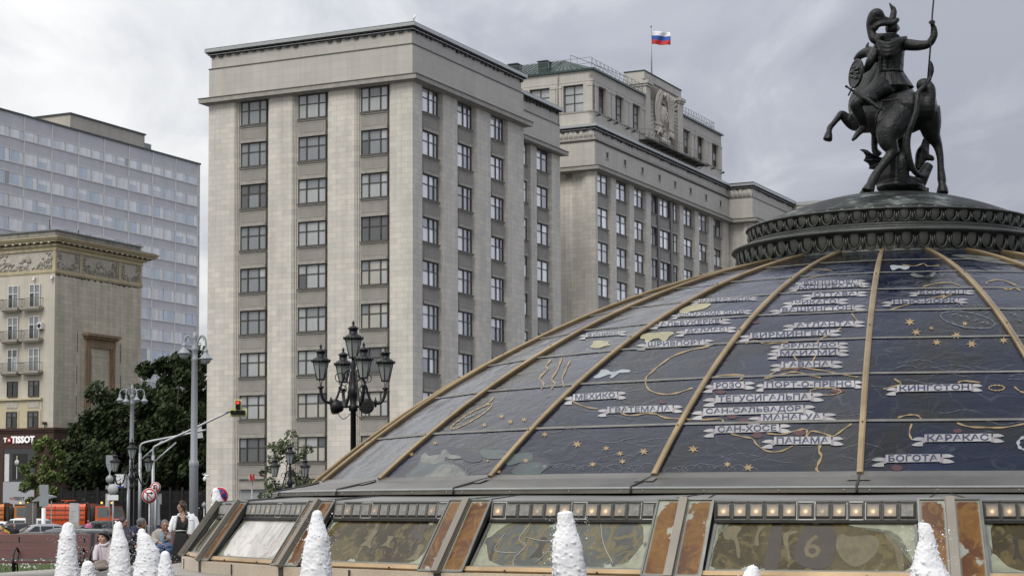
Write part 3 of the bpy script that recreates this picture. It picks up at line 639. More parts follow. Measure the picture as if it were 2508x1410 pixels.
XS = [5.49-6.34*2+6.34*k for k in range(10)]; XS = [x for x in XS if x < 50.6]
pn = MB(Tr(.1))
for i, z in enumerate(HT):
    h = 1.35 if i == 0 else 1.8
    pn.box(-14, 50.45, -.05, .09, z, z+.1, 1); pn.box(-14, 50.45, -.05, .09, z-h-.1, z-h, 1)
for x in XS+[50.3]: pn.box(x-.07, x+.07, -.05, .13, 0, 57.5, 1)
pn.build('facade_strips', [M_pan, M_wstrip], H2)
WHs = {}
for h in (1.35, 1.8):
    f = MB(); w_ = 3.05
    for a, b in ((0, .1), (1.95, 2.05), (2.95, 3.05)): f.box(a, b, 0, -.09, 0, h)
    f.box(.1, 1.95, 0, -.08, 0, .08); f.box(.1, 1.95, 0, -.08, h-.08, h); f.box(2.05, 2.95, 0, -.08, 0, .08); f.box(2.05, 2.95, 0, -.08, h-.08, h)
    fo = f.build('window', M_wstrip); fm = fo.data; bpy.data.objects.remove(fo); pv = []
    for k in range(9):
        p_ = MB(); a = hr.choices(range(5), (4, 3, 4, .25, 3))[0]; b = hr.choices(range(5), (2, 4, 3, .5, 3))[0]
        p_.box(.05, 2.0, -.02, -.04, .02, h-.02, a); p_.box(2.0, 3.0, -.02, -.041, .02, h-.02, b)
        if k % 3 == 0: p_.box(.1, 1.95, -.041, -.05, h*.55, h-.09, 4)
        po = p_.build('pane', M_hg); pv.append(po.data); bpy.data.objects.remove(po)
    WHs[h] = (fm, pv)
cnt = 0; rest = MB(Tr(.1))
for i, z in enumerate(HT):
    h = 1.35 if i == 0 else 1.8; fm, pv = WHs[h]
    for j, x in enumerate(XS):
        for k in (0, 1):
            x_ = x+.06+k*3.14
            if x_ > 48: continue
            vis = (-.5 < x_ < 48) and (z > 28.5 or x_ > 33.5 and z > 22)
            if vis and cnt < 99:
                o = inst(fm, 'window', H2, (x_, .1, z-h)); inst(hr.choice(pv), 'pane', o, (0, 0, 0)); cnt += 1
            else:
                a = hr.choices(range(5), (4, 3, 4, .25, 3))[0]; rest.box(x_+.1, x_+1.95, -.05, .04, z-h, z, a); rest.box(x_+2.05, x_+2.95, -.05, .042, z-h, z, hr.choices(range(5), (2, 4, 3, .5, 3))[0]); rest.box(x_+1.95, x_+2.05, -.05, .08, z-h, z, 5)
ro = rest.build('window', M_hg+[M_wstrip], H2); tag(ro, kind='stuff')
m_ = MB(Tr(5)); rr = []
for i in range(15): z = 51.5-3.3*i; m_.box(50.5, 57, -.1, .06, z+.1, z+.2, 1); m_.box(51.0, 52.3, -.1, .03, z-1.8, z, 2); m_.box(52.5, 53.6, -.1, .03, z-1.8, z, 0 if i else 2); m_.box(53.8, 56.8, -.1, .03, z-1.8, z, 0 if i else 2)
m_.build('rear_windows', [M_hg[2], M_wstrip, M_g[3]], H2)
m_ = MB(); m_.box(26.3, 46, 8, 27, 57.6, 62.4); m_.box(26.1, 46.2, 7.8, 27.2, 62.4, 62.65, 1); m_.box(42, 45, 7.9, 8.1, 57.7, 59.9, 2); m_.box(46.2, 48.3, 8.3, 11, 57.6, 61.3, 3); m_.box(31, 31.7, 7.92, 8.1, 58.6, 60.4, 2); m_.tube([(27, 18, 62.6), (27, 18, 63.6)], .1)
m_.build('roof_house', [mat('roof_house_plaster', (.42, .39, .34), .85, var=.12, scale=.6, stretch=(1, 1, .2)), MATS['dark_green_coping'], M_ledge, mat('grey_box', (.25, .25, .25), .7)], H2)
# ================================================================ fountain: glass map dome on a stepped base
AXX, AXY = 6.1307, 23.2038; ARZ = radians(-14.8)
R0, Z0, R1, Z1, BUL = 6.94, 1.88, 1.80, 4.45, .35
_L = hypot(R1-R0, Z1-Z0); _nr, _nz = (Z1-Z0)/_L, (R0-R1)/_L
def prof(t):
    b = BUL*4*t*(1-t); return R0+(R1-R0)*t+_nr*b, Z0+(Z1-Z0)*t+_nz*b
PR = [prof(i/300) for i in range(301)]
def rad_at(z):
    lo, hi = 0., 1.
    for _ in range(26):
        m = (lo+hi)/2
        if prof(m)[1] < z: lo = m
        else: hi = m
    return prof(lo)[0]
RIB0 = 2.3
CA, SA = cos(ARZ), sin(ARZ)
def toloc(p): x, y = p[0]-AXX, p[1]-AXY; return Vector((x*CA+y*SA, -x*SA+y*CA, p[2]))
def pol(phi, r, z): a = radians(phi); return Vector((-sin(a)*r, -cos(a)*r, z))   # phi=0 faces the viewer's side, + to the left
EYEL = toloc((0, 0, EYE))
def hit(px, py, off=.006):              # survey of the painted glass: photo pixel -> point on the dome's facets
    d = ray(px, py); d = Vector((d.x*CA+d.y*SA, -d.x*SA+d.y*CA, d.z))
    def g(t):
        p = EYEL+d*t; ph = math.degrees(atan2(-p.x, -p.y)); k = math.floor((ph-RIB0)/15); mid = RIB0+15*k+7.5
        zz_ = min(max(p.z, Z0), Z1)
        return hypot(p.x, p.y)*cos(radians(ph-mid))/cos(radians(7.5))-rad_at(zz_)
    t0 = 15.; 
    while g(t0) > 0 and t0 < 27: t0 += .35
    a, b = t0-.35, t0
    for _ in range(18):
        m = (a+b)/2
        if g(m) > 0: a = m
        else: b = m
    p = EYEL+d*a; z = p.z; ph = math.degrees(atan2(-p.x, -p.y)); mid = RIB0+15*math.floor((ph-RIB0)/15)+7.5
    dr = (rad_at(z+.02)-rad_at(z-.02))/.04; n = pol(mid, 1, 0); n = Vector((n.x, n.y, -dr)).normalized()
    return p+n*off
ROOTD = thing('map_dome', 'dark blue glass dome painted with a map and white city ribbons between gold ribs', 'dome', (AXX, AXY, 0), ARZ)
# painted glass
def dome_glass():
    m, nt, b = newmat('painted_glass')
    v = coords(nt, 1); w = noise_(nt, v, .55, 3, .5, .6)
    c = ramp(nt, w, [(.36, (.003, .006, .019)), (.46, (.004, .007, .021)), (.53, (.005, .007, .012)), (.6, (.009, .0085, .006)), (.7, (.004, .008, .022))])
    f = math_(nt, 'FRACT', math_(nt, 'MULTIPLY', w, 17)); ln = ramp(nt, f, [(.0, (0, 0, 0)), (.45, (0, 0, 0)), (.5, (.5, .5, .5)), (.55, (0, 0, 0))])
    n2 = noise_(nt, v, 2.4, 4, .6); msk = ramp(nt, n2, [(.42, (0, 0, 0)), (.6, (.7, .7, .7))])
    c = mixc(nt, math_(nt, 'MULTIPLY', ln, msk), c, (.085, .09, .105))
    blue = noise_(nt, v, .9, 2); c = mixc(nt, ramp(nt, blue, [(.55, (0, 0, 0)), (.75, (.6, .6, .6))]), c, (.009, .016, .050))
    nt.links.new(c, b.inputs['Base Color']); b.inputs['Specular IOR Level'].default_value = .27
    dust = noise_(nt, v, 1.4, 5, .65); nt.links.new(ramp(nt, dust, [(.3, (.02, .02, .02)), (.7, (.07, .07, .07))]), b.inputs['Roughness'])
    h1 = noise_(nt, coords(nt, 1, (1, 1, 2.2)), 3.2, 5, .6, 1.4); h2 = noise_(nt, v, .9, 2)
    bump(nt, b, math_(nt, 'ADD', math_(nt, 'MULTIPLY', h1, .5), math_(nt, 'MULTIPLY', h2, .6)), .2, .13)
    return m
M_dome = dome_glass()
M_joint = mat('grey_glass_joint', (.13, .128, .115), .6, var=.35, scale=6)
M_rib = mat('aged_brass', (.27, .20, .108), .42, .6, var=.4, scale=2.0, bmp=.08)
M_zinc = mat('zinc_flashing', (.125, .12, .108), .4, .45, var=.45, scale=1.1, stretch=(1, 1, 3))
M_gold = mat('painted_gold', (.25, .175, .08), .5, .1, var=.3, scale=9)
M_rcol = [mat('ribbon_white', (.255, .252, .248), .22, var=.4, scale=2.5), mat('ribbon_blue_letters', (.006, .009, .06), .35, var=.15), mat('ribbon_pink_fold', (.20, .16, .18), .4)]
M_paint = {'white': mat('painted_white', (.25, .275, .285), .4, var=.25, scale=8), 'yell': mat('painted_yellow', (.25, .23, .125), .4, var=.35, scale=8), 'teal': mat('painted_teal', (.016, .032, .033), .3, var=.7, scale=5),
           'red': mat('painted_dark_red', (.05, .010, .014), .5), 'pale': mat('painted_pale_figure', (.085, .092, .080), .3, var=.8, scale=7), 'deep': mat('painted_deep_blue', (.008, .009, .022), .4), 'line': mat('painted_fine_line', (.12, .13, .15), .5)}
JR = [6.335, 5.682, 5.055, 4.445, 3.83, 3.2, 2.55]
def t_of_r(r): return min(range(301), key=lambda i: abs(PR[i][0]-r))/300
PANELS = {}
for k in range(24):
    a0 = RIB0+15*k; a1 = a0+15; g = MB(); n = 40
    vs = [pol(a, *prof(i/n)) for i in range(n+1) for a in (a0, a1)]
    g.add(vs, [(2*i, 2*i+1, 2*i+3, 2*i+2) for i in range(n)], 0, True)
    for r in JR:
        t = t_of_r(r); p0 = prof(t); p1 = prof(t+.006)
        A_, B_ = pol(a0, p0[0]+.004, p0[1]+.006), pol(a1, p0[0]+.004, p0[1]+.006); C_, D_ = pol(a1, p1[0]+.004, p1[1]+.006), pol(a0, p1[0]+.004, p1[1]+.006)
        g.add([A_, B_, C_, D_], [(0, 1, 2, 3)], 1)
    o = g.build('glass_panel', [M_dome, M_joint], ROOTD, fix=False)
    for q in o.data.polygons: pass
    PANELS[k % 24] = o
def panel_of(p): return PANELS[int(math.floor((math.degrees(atan2(-p.x, -p.y))-RIB0)/15)) % 24]
for k in range(24):
    a = RIB0+15*k; pts = []; r_ = MB()
    for i in range(31):
        t = i/30*1.0; r, z = prof(t); q = prof(min(1, t+.01)); s_ = prof(max(0, t-.01)); tx, tz = q[0]-s_[0], q[1]-s_[1]; L = hypot(tx, tz); pts.append(pol(a, r+tz/L*.018, z-tx/L*.018))
    sd_ = pol(a+90, 1, 0); prf = [(-.029, 0), (-.027, .012), (-.014, .02), (.014, .02), (.027, .012), (.029, 0), (.024, -.025), (-.024, -.025)]
    vs = []
    for i, p in enumerate(pts):
        tg = (pts[min(i+1, 30)]-pts[max(i-1, 0)]).normalized(); nn = sd_.cross(tg).normalized()
        if nn.z < 0: nn = -nn
        w_ = 1.0 if i/30 < .75 else 1-.25*(i/30-.75)/.25
        vs += [p+sd_*(x*w_)+nn*h for x, h in prf]
    r_.add(vs, [(i*8+j, i*8+(j+1) % 8, (i+1)*8+(j+1) % 8, (i+1)*8+j) for i in range(30) for j in range(8)]+[tuple(range(8)), tuple(range(247, 239, -1))], 0, False)
    for t in (.12, .44, .72): r, z = prof(t); r_.ell(pol(a, r+.02, z+.04), .008, None, 6, 1, 4)
    r_.build('rib', [M_rib, mat('rusty_bolt', (.12, .06, .03), .7)], ROOTD)
# city ribbons: (text, left x, y left, right x, y right, plate height, tail) in photo survey pixels
RIBB = [('ВИННИПЕГ', 1966, 695, 2100, 690.5, 8, 20), ('МОНРЕАЛЬ', 1954, 706, 2108, 699, 8, 22), ('ОТТАВА', 1990, 724, 2098, 720, 10, 27), ('ЧИКАГО', 1943, 742.5, 2052, 738.8, 10.5, 27), ('ВАШИНГТОН', 1912, 761, 2091, 754, 10.5, 29),
    ('АТЛАНТА', 1946, 798, 2090, 793.5, 12, 29), ('БИРМИНГЕМ', 1838, 823.5, 2030, 815.5, 13, 30), ('ОРЛАНДО', 1913, 849.5, 2052, 846, 13, 26), ('МАЙАМИ', 1906, 866.5, 2053, 863.5, 14, 27), ('ГАВАНА', 1914, 894.5, 2036, 892, 15, 28),
    ('РОЗО', 1748, 946, 1822, 943.5, 16, 27), ('ПОРТ-О-ПРЕНС', 1872, 943.5, 2092, 941, 16, 20), ('КАНЗАС-СИТИ', 1712, 738.5, 1838, 732, 7.5, 20), ('ОКЛАХОМА СИТИ', 1661, 773, 1824, 764.5, 8.5, 18), ('АЛЬБУКЕРКЕ', 1614, 795.5, 1766, 787.5, 10.5, 25), ('ДАЛЛАС', 1678, 813, 1780, 807.5, 11, 24), ('ШРИВПОРТ', 1583, 845, 1724, 839, 12.5, 24), ('ФИНИКС', 1436, 822, 1518, 816.5, 9, 17),
    ('МЕХИКО', 1404, 974.5, 1512, 968, 16, 22), ('ГВАТЕМАЛА', 1488, 1005, 1648, 1001, 15.5, 24), ('ТЕГУСИГАЛЬПА', 1753, 978, 1987, 972, 18, 31), ('САН-САЛЬВАДОР', 1723, 1010, 1968, 1002, 18, 29), ('МАНАГУА', 1864, 1023.8, 2016, 1020.5, 16, 32), ('САН-ХОСЕ', 1752, 1053, 1908, 1048.5, 18, 29), ('ПАНАМА', 1896, 1080, 2036, 1079, 18.5, 30),
    ('БОСТОН', 2249, 718, 2364, 716, 8, 24), ('НЬЮ-ЙОРК', 2184, 741, 2346, 737, 10, 25), ('КИНГСТОН', 2197, 952.5, 2379, 949, 16, 27), ('КАРАКАС', 2264, 1074, 2428, 1072, 18.5, 31), ('БОГОТА', 2169, 1124, 2303, 1122, 19, 34)]
for txt, xl, yl, xr, yr, h, tl in RIBB:
    mb = MB(); sl_p = (yr-yl)/(xr-xl)
    def P(u, v, o=.007): x = xl+u; return hit(x, yl+sl_p*u-v, o)       # u along, v up
    W_ = xr-xl; n = 6
    def strip(us, lo, hi, m, o):
        vs = [];
        for i, u in enumerate(us): vs += [P(u, lo[i], o), P(u, hi[i], o)]
        mb.add(vs, [(2*i, 2*i+2, 2*i+3, 2*i+1) for i in range(len(us)-1)], m)
    us = [W_*i/n for i in range(n+1)]; strip(us, [-h/2]*(n+1), [h/2]*(n+1), 0, .008)
    for sg, x0 in ((-1, 0), (1, W_)):
        sh = -.28*h if sg < 0 else .05*h
        e_ = [x0-sg*tl*.05, x0+sg*tl*.2]; 
        strip(sorted(e_), [-h*.62]*2, [h*.1]*2, 2, .0065)
        a = [x0+sg*tl*q for q in (.12, .4, .7, 1.0)]
        up_lo = [-.05*h, -.02*h, .0, .12*h]; up_hi = [h*.42, h*.46, h*.40, h*.16]; dn_lo = [-h*.72, -h*.74, -h*.72, -h*.62]; dn_hi = [-.12*h, -.16*h, -.3*h, -.56*h]
        o_ = list(range(4)) if sg > 0 else [3, 2, 1, 0]
        for lo, hi in ((up_lo, up_hi), (dn_lo, dn_hi)): strip([a[i] for i in o_], [lo[i]+sh for i in o_], [hi[i]+sh for i in o_], 0, .0055)
    vs, fs = text_mesh(txt, 1, .016, 'LEFT'); x0 = min(v[0] for v in vs); x1 = max(v[0] for v in vs); y0 = min(v[1] for v in vs); y1 = max(v[1] for v in vs)
    if 'Й' in txt: y1 = y0+(y1-y0)*.80
    kx = (W_-.7*h)/(x1-x0); ky = h*.84/(y1-y0)
    mb.add([P(.35*h+(v[0]-x0)*kx, -h*.42+min(v[1]-y0, (y1-y0)*1.05)*ky, .0115) for v in vs], fs, 1)
    tag(mb.build('city_ribbon', M_rcol, panel_of(P(W_/2, 0)), fix=False), 'white ribbon lettered '+txt)
# gold shore lines
GOLD = [([(1738,848),(1690,858),(1650,872),(1622,890),(1598,910),(1582,927),(1585,948),(1602,961),(1634,966),(1664,961),(1696,950)], 5), ([(1402,983),(1432,996),(1464,1001)], 4), ([(1521,1011),(1543,1018),(1578,1013),(1604,1013),(1630,1023),(1672,1026),(1719,1028),(1766,1026),(1770,1038)], 5),
  ([(1790,1062),(1815,1069),(1842,1074),(1854,1089),(1880,1105),(1912,1105),(1942,1092)], 4.5), ([(1878,1061),(1912,1064),(1944,1056),(1968,1051),(1977,1056),(1974,1070),(1988,1056),(2016,1061),(2040,1068),(2064,1053),(2086,1038)], 5), ([(2009,1090),(2006,1104),(2012,1118),(2004,1136),(2000,1150),(2006,1156)], 7),
  ([(1872,926),(1900,922),(1926,914),(1950,911),(1976,918),(2010,925)], 5), ([(1876,924),(1912,906),(1960,901),(2010,907),(2056,916),(2102,924)], 4), ([(1744,926),(1768,919),(1822,919),(1812,930)], 4.5), ([(2022+38*cos(t),959+8.5*sin(t)) for t in [2*pi*i/16 for i in range(17)]], 3.6),
  ([(1929,857),(1942,870),(1954,886)], 4), ([(2010,854),(2000,868),(1990,885)], 4), ([(2060,803),(2040,815),(2010,830),(2000,842)], 4), ([(2086,768),(2096,782),(2104,790)], 3.5), ([(1826,842),(1850,834),(1872,842),(1900,840),(1930,838)], 3.5),
  ([(2199,1023),(2220,1017),(2238,1016),(2250,1019),(2256,1028)], 5), ([(2233,1038),(2227,1060),(2233,1077)], 5), ([(2344,1036),(2373,1045),(2416,1047),(2458,1047),(2508,1038)], 5.5), ([(2190,928),(2207,941),(2178,949),(2163,953)], 4.5), ([(2346,938),(2360,933),(2400,937)], 5), ([(2441+19*cos(t),950+6.5*sin(t)) for t in [2*pi*i/14 for i in range(15)]], 4), ([(2484,947),(2497,958),(2510,962)], 5),
  ([(2178,760),(2220,747),(2288,730),(2314,724)], 4), ([(2314,725),(2306,733),(2322,724),(2331,721)], 3), ([(2210,649),(2240,652),(2262,646),(2272,652),(2300,651)], 2.5), ([(2260,703),(2290,695),(2330,693),(2350,700)], 3), ([(2416,696),(2420,690),(2452,686),(2490,700)], 4), ([(2458,706),(2470,710),(2484,706),(2500,712)], 5),
  ([(1350,880),(1338,896),(1342,905),(1322,925),(1332,940),(1326,953)], 5), ([(1376,876),(1366,905),(1352,928),(1360,940),(1350,952)], 5), ([(1396,884),(1388,902),(1378,926),(1382,948)], 4.5), ([(1155+53*cos(t)*.94-6*sin(t),1020-37*cos(t)*.72+14*sin(t)) for t in [2*pi*i/22 for i in range(23)]], 4), ([(1190,992),(1200,984),(1210,972)], 4),
  ([(1980,682),(2010,676),(2050,672)], 2.5), ([(1960,662),(2000,660),(2040,664)], 2)]
bypan = {}
def mbp(p):
    o = panel_of(p); 
    return bypan.setdefault(o.name, (o, MB()))[1]
PK = ['gold', 'white', 'yell', 'teal', 'red', 'pale', 'deep', 'line']; PMATS = [M_gold]+[M_paint[k] for k in PK[1:]]
def stroke(pts, w, mi=0, off=.0045):
    pts = spline([(x, y, 0) for x, y in pts], 4); q = []
    for i, p in enumerate(pts):
        t = (pts[min(i+1, len(pts)-1)]-pts[max(i-1, 0)]); t.normalize(); nn = Vector((-t.y, t.x, 0)); ww = w*.5*(.75+.35*sin(i*1.3))
        q.append((hit(p.x+nn.x*ww, p.y+nn.y*ww*.8, off), hit(p.x-nn.x*ww, p.y-nn.y*ww*.8, off)))
    for i in range(len(q)-1): mbp((q[i][0]+q[i+1][1])/2).add([q[i][0], q[i][1], q[i+1][1], q[i+1][0]], [(0, 1, 2, 3)], mi)
def blob(pts, mi, off=.004, smooth=True):
    pts = [(p.x, p.y) for p in spline([(x, y, 0) for x, y in pts], 3, True)] if smooth else pts
    cx_ = sum(p[0] for p in pts)/len(pts); cy_ = sum(p[1] for p in pts)/len(pts); c_ = hit(cx_, cy_, off); v = [hit(x, y, off) for x, y in pts]
    mbp(c_).add([c_]+v, [(0, i+1, (i+1) % len(v)+1) for i in range(len(v))], mi)
def star(x, y, r, mi=0, n=6, sq=.72):
    a0 = (x*.7) % 1; pts = [(x+(r if k % 2 == 0 else r*.42)*cos(a0+pi*k/n), y+(r if k % 2 == 0 else r*.42)*sin(a0+pi*k/n)*sq) for k in range(2*n)]; blob(pts, mi, .005, False)
for pts, w_ in GOLD: stroke(pts, w_)
for x, y, r in ((1414,1088,13),(1485,1098,10),(1519,1111,10),(1577,1106,13),(1452,1137,10),(1525,1130,10),(1335,1064,9),(1698,1100,14),(1782,1137,10),(1833,1145,14),(1229,1020,9),(1250,1033,9),(1284,1028,9),(1187,1041,8),(1066,1085,8),(1008,1112,8),(1288,1128,9),(1222,1155,7),(2228,789,14),(2244,814,13),(2281,804,7),(2343,822,13),(2294,839,12),(2380,843,14),(2458,834,12),(2363,793,9),(1195,1128,5)): star(x, y, r)
for k in range(8): a = pi*k/4; L = 1 if k % 2 == 0 else .6; blob([(1151, 1020), (1151+20*L*cos(a+.25)*.3, 1020-14*L*sin(a+.25)*.3), (1151+44*L*cos(a)-12*L*sin(a)*.4, 1020-26*L*cos(a)*.75+16*L*sin(a)*.9)], 5, .005, False)
for x, y, rx, ry in ((1765,960,14,5),(1793,1020,12,6),(1822,1031,12,6),(1855,1066,13,7),(1958,1060,15,7),(2052,957,18,6),(2197,1146,14,7),(2345,1055,12,5),(1660,812,9,3),(1970,832,12,3),(1850,790,10,3),(1950,905,9,3),(1623,985,9,4)): blob([(x+rx*cos(t), y+ry*sin(t)) for t in [2*pi*i/10 for i in range(10)]], 4, .0042)
# animals
blob([(1453,925),(1466,915),(1474,906),(1488,906),(1496,911),(1508,910),(1524,905),(1544,907),(1540,912),(1522,911),(1514,916),(1500,926),(1494,925),(1498,918),(1484,919),(1468,926)], 1, .0045)
blob([(1569,830),(1572,821),(1588,816),(1608,815),(1630,813),(1648,814),(1650,818),(1640,824),(1632,834),(1624,836),(1628,828),(1612,829),(1590,832),(1586,839),(1580,838),(1580,831)], 2, .0045)
blob([(1664,765),(1670,757),(1686,750),(1712,744),(1738,743),(1740,748),(1724,757),(1700,762),(1690,764),(1676,771)], 2, .0045)
blob([(1446,851),(1452,842),(1456,835),(1480,835),(1492,836),(1490,841),(1496,845),(1480,849),(1466,853)], 2, .0045)
blob([(2180,652),(2186,650),(2200,651),(2222,652),(2228,655),(2222,660),(2214,661),(2206,658),(2196,658),(2190,662),(2184,661)], 1, .0045)
blob([(2230,674),(2238,669),(2252,674),(2262,676),(2258,680),(2240,679)], 5, .0045); blob([(2280,672),(2286,667),(2292,670),(2288,677),(2280,679)], 5, .0045)
blob([(2330,626),(2360,624),(2410,628),(2470,634),(2510,640),(2510,652),(2478,648),(2440,645),(2400,640),(2370,634)], 5, .004)
for x, y in ((2304,753),(2313,756),(2316,751),(2328,754),(2344,747),(2354,746),(2356,748),(2335,771),(2341,769),(2353,775),(2368,776),(2371,781),(2388,785),(2394,784),(2408,790),(2418,790),(2419,794),(2416,768),(2441,769),(2447,782),(2476,768),(2486,769),(2485,772),(2495,785),(2500,787)): blob([(x+3.6*cos(t), y+1.6*sin(t)) for t in [2*pi*i/6 for i in range(6)]], 5, .0046, False)
for k in range(8): a = 2*pi*k/8; blob([(2396+4*cos(a), 752+1.5*sin(a)), (2396+15*cos(a-.16), 752+6*sin(a-.16)), (2396+15*cos(a+.16), 752+6*sin(a+.16))], 5, .0046, False)
stroke([(2370+66*cos(t)+5*sin(t), 784+19*sin(t)+9*cos(t)) for t in [2*pi*i/22 for i in range(23)]], 2.4, 7); stroke([(2330,788),(2350,799),(2380,803),(2410,803)], 6, 3, .0042)
# sea creatures on the lowest panels
blob([(996,1168),(1014,1146),(1034,1128),(1062,1122),(1092,1128),(1120,1140),(1148,1162),(1142,1170),(1100,1171)], 3, .0036)
blob([(1040,1171),(1060,1154),(1082,1138),(1110,1138),(1132,1152),(1138,1168),(1096,1172)], 5, .0039); blob([(1028,1128),(1040,1108),(1050,1116),(1080,1113),(1092,1124),(1072,1136),(1044,1134)], 5, .004); blob([(1080,1112),(1090,1100),(1096,1106),(1104,1113),(1124,1116),(1130,1122),(1104,1124)], 5, .0042)
blob([(1062,1116),(1078,1100),(1102,1094),(1138,1100),(1174,1112),(1180,1128),(1150,1132),(1120,1118),(1088,1112)], 6, .0036); blob([(966,1168),(985,1148),(1014,1133),(1022,1136),(1004,1156),(990,1170)], 6, .0036)
blob([(1176,1104),(1204,1101),(1240,1104),(1262,1112),(1244,1122),(1210,1124),(1188,1122)], 3, .0036); blob([(1288,1108),(1304,1112),(1302,1126),(1276,1132),(1244,1140),(1240,1124),(1262,1112)], 3, .0037); blob([(1254,1158),(1270,1140),(1296,1134),(1320,1132),(1344,1142),(1330,1154),(1318,1164),(1284,1166)], 3, .0037)
blob([(1250,1158),(1266,1140),(1290,1124),(1310,1118),(1336,1122),(1352,1140),(1344,1142),(1320,1131),(1290,1136)], 6, .0035); blob([(1308,1141),(1318,1137),(1322,1141),(1314,1146)], 5, .004); blob([(1330,1140),(1338,1139),(1334,1145)], 5, .004)
for k in range(7): stroke([(1094+k*7, 1124+k*2), (1104+k*8, 1134+k*3), (1108+k*6, 1150+k*2), (1118+k*5, 1166)], 1.6, 5 if k % 2 else 3, .0044)
for k in range(22):
    x = 1350+k*23+RND.uniform(-8, 8); y = 1148+RND.uniform(-4, 10)
    if x < 1590 or x > 1640: stroke([(x+18*cos(t), y-10*sin(t)) for t in [pi*i/7 for i in range(8)]], 1.1, 7, .004)
for k in range(36):
    x = RND.choice((RND.uniform(1650, 2080), RND.uniform(2150, 2480), RND.uniform(1330, 1620))); y = RND.uniform(880, 1130); pts = [(x+i*16, y+5*sin(i*.9+k)+RND.uniform(-1.5, 1.5)) for i in range(7)]; stroke(pts, 1.1, 7, .0035)
stroke([(2508,1070),(2496,1078),(2494,1090),(2500,1098),(2512,1102)], 9, 1)
for nm, (o, mb) in bypan.items(): mb.build('painted_map', PMATS, o, fix=False)
# bronze cap with two rows of egg moulding
def patina():
    m, nt, b = newmat('bronze_patina'); v = coords(nt)
    n = noise_(nt, coords(nt, 1, (1, 1, 2.0)), 2.2, 7, .68); c = ramp(nt, n, [(.42, (.007, .008, .008)), (.5, (.018, .021, .019)), (.55, (.05, .058, .053)), (.61, (.135, .16, .147))])
    nt.links.new(c, b.inputs['Base Color']); b.inputs['Metallic'].default_value = .1; b.inputs['Roughness'].default_value = .5; b.inputs['Specular IOR Level'].default_value = .15; bump(nt, b, noise_(nt, v, 9, 5), .5); return m
M_pat = patina(); M_cap = mat('dark_bronze', (.045, .049, .044), .42, .25, var=.5, scale=4, bmp=.3)
cp = MB(); dm = MB()
cp.lathe([(1.55, 4.36), (1.72, 4.36), (1.74, 4.425), (1.80, 4.44), (1.80, 4.475), (1.765, 4.49), (1.79, 4.655), (1.86, 4.67), (1.875, 4.69), (1.865, 4.71), (1.80, 4.725), (1.70, 4.745), (1.665, 4.77), (1.69, 4.785), (1.665, 4.80), (1.615, 4.805), (1.65, 4.935), (1.69, 4.945), (1.70, 4.955), (1.69, 4.968), (1.60, 4.972)], 120, (0, 0, 0), 0)
for z, r, hh, w_, tl in ((4.575, 1.792, .082, .07, .06), (4.872, 1.645, .066, .062, .07)):
    for i in range(60):
        a = 2*pi*i/60; c_ = Vector((cos(a)*r, sin(a)*r, z)); R_ = Matrix.Rotation(a, 3, 'Z'); 
        cp.ell(c_+Vector((0, 0, .028)), (.019, w_*.9, hh*1.32), R_ @ Matrix.Rotation(.12, 3, 'Y'), 10, 1, 6)
        cp.tube([c_+R_ @ Vector((.022, w_*1.06*sin(t), .03-hh*1.42*cos(t))) for t in [-1.75+3.5*j/10 for j in range(11)]], .0095, 5, 0)
        a2 = a+pi/60; R2 = Matrix.Rotation(a2, 3, 'Z'); cp.tube([R2 @ Vector((r+.02, 0, z+hh*.5)), R2 @ Vector((r+.022, 0, z-hh*.2)), R2 @ Vector((r+.012, 0, z-hh*1.1))], [.010, .018, .004], 5, 0)
for i in range(24): a = radians(RIB0+15*i); cp.tube([pol(RIB0+15*i, 1.73, 4.44), pol(RIB0+15*i, 1.82, 4.415), pol(RIB0+15*i, 1.93, 4.385)], .02, 6, 0)
M_egg = mat('worn_bronze_egg', (.075, .078, .066), .4, .25, var=.35, scale=4)
cp.build('egg_moulding', [M_cap, M_egg], ROOTD)
CAPZ = 5.375
def capz(r): return 4.965+(CAPZ-4.965)*(1-(r/1.62)**2)
dm.lathe([(1.62*(1-i/14), capz(1.62*(1-i/14))) for i in range(14)]+[(.001, CAPZ)], 96, (0, 0, 0), 0)
dm.build('cap', M_pat, ROOTD)
m_ = MB(); m_.lathe([(1.7, 4.3), (1.7, 4.44)], 72); m_.build('shadow_gap_ring', M_black, ROOTD)
# ---- base under the dome
B0 = -3.0
BASE = thing('fountain_base', 'stepped metal and stained glass base carrying the dome, ringed with small square lamps', 'base', (AXX, AXY, 0), ARZ)
def ring(mb, prf, off, m=0, seg=24, sub=1, a_from=0, a_to=24):     # faceted ring: straight between joints
    for k in range(a_from, a_to):
        a0 = off+15*k; vs = []
        for r, z in prf: vs += [pol(a0, r, z), pol(a0+15, r, z)]
        mb.add(vs, [(2*i, 2*i+1, 2*i+3, 2*i+2) for i in range(len(prf)-1)], m)
M_fas = mat('brown_metal_fascia', (.155, .145, .12), .45, .5, var=.35, scale=1.6)
m_ = MB(); ring(m_, [(6.80, 1.96), (7.0, 1.868), (7.43, 1.782)], RIB0, 0); ring(m_, [(7.43, 1.782), (7.445, 1.778), (7.445, 1.768)], RIB0, 1); ring(m_, [(7.435, 1.768), (7.435, 1.728), (7.30, 1.722)], RIB0, 2)
for k in range(24):
    a = RIB0+15*k; m_.tube([pol(a, 6.99, 1.88), pol(a, 7.44, 1.785), pol(a, 7.452, 1.73)], .011, 5, 3)
    A_, B_ = pol(a-.55, 7.02, 1.878), pol(a+.55, 7.02, 1.878); m_.add([A_, B_, pol(a+.8, 7.2, 1.836), pol(a-.8, 7.2, 1.836)], [(0, 1, 2, 3)], 2)
    for q in (.8, 5, 10, 14.2): m_.ell(pol(a+q, 7.438*cos(radians(7.5))/cos(radians(q-7.5)), 1.748), .008, None, 6, 1, 4)
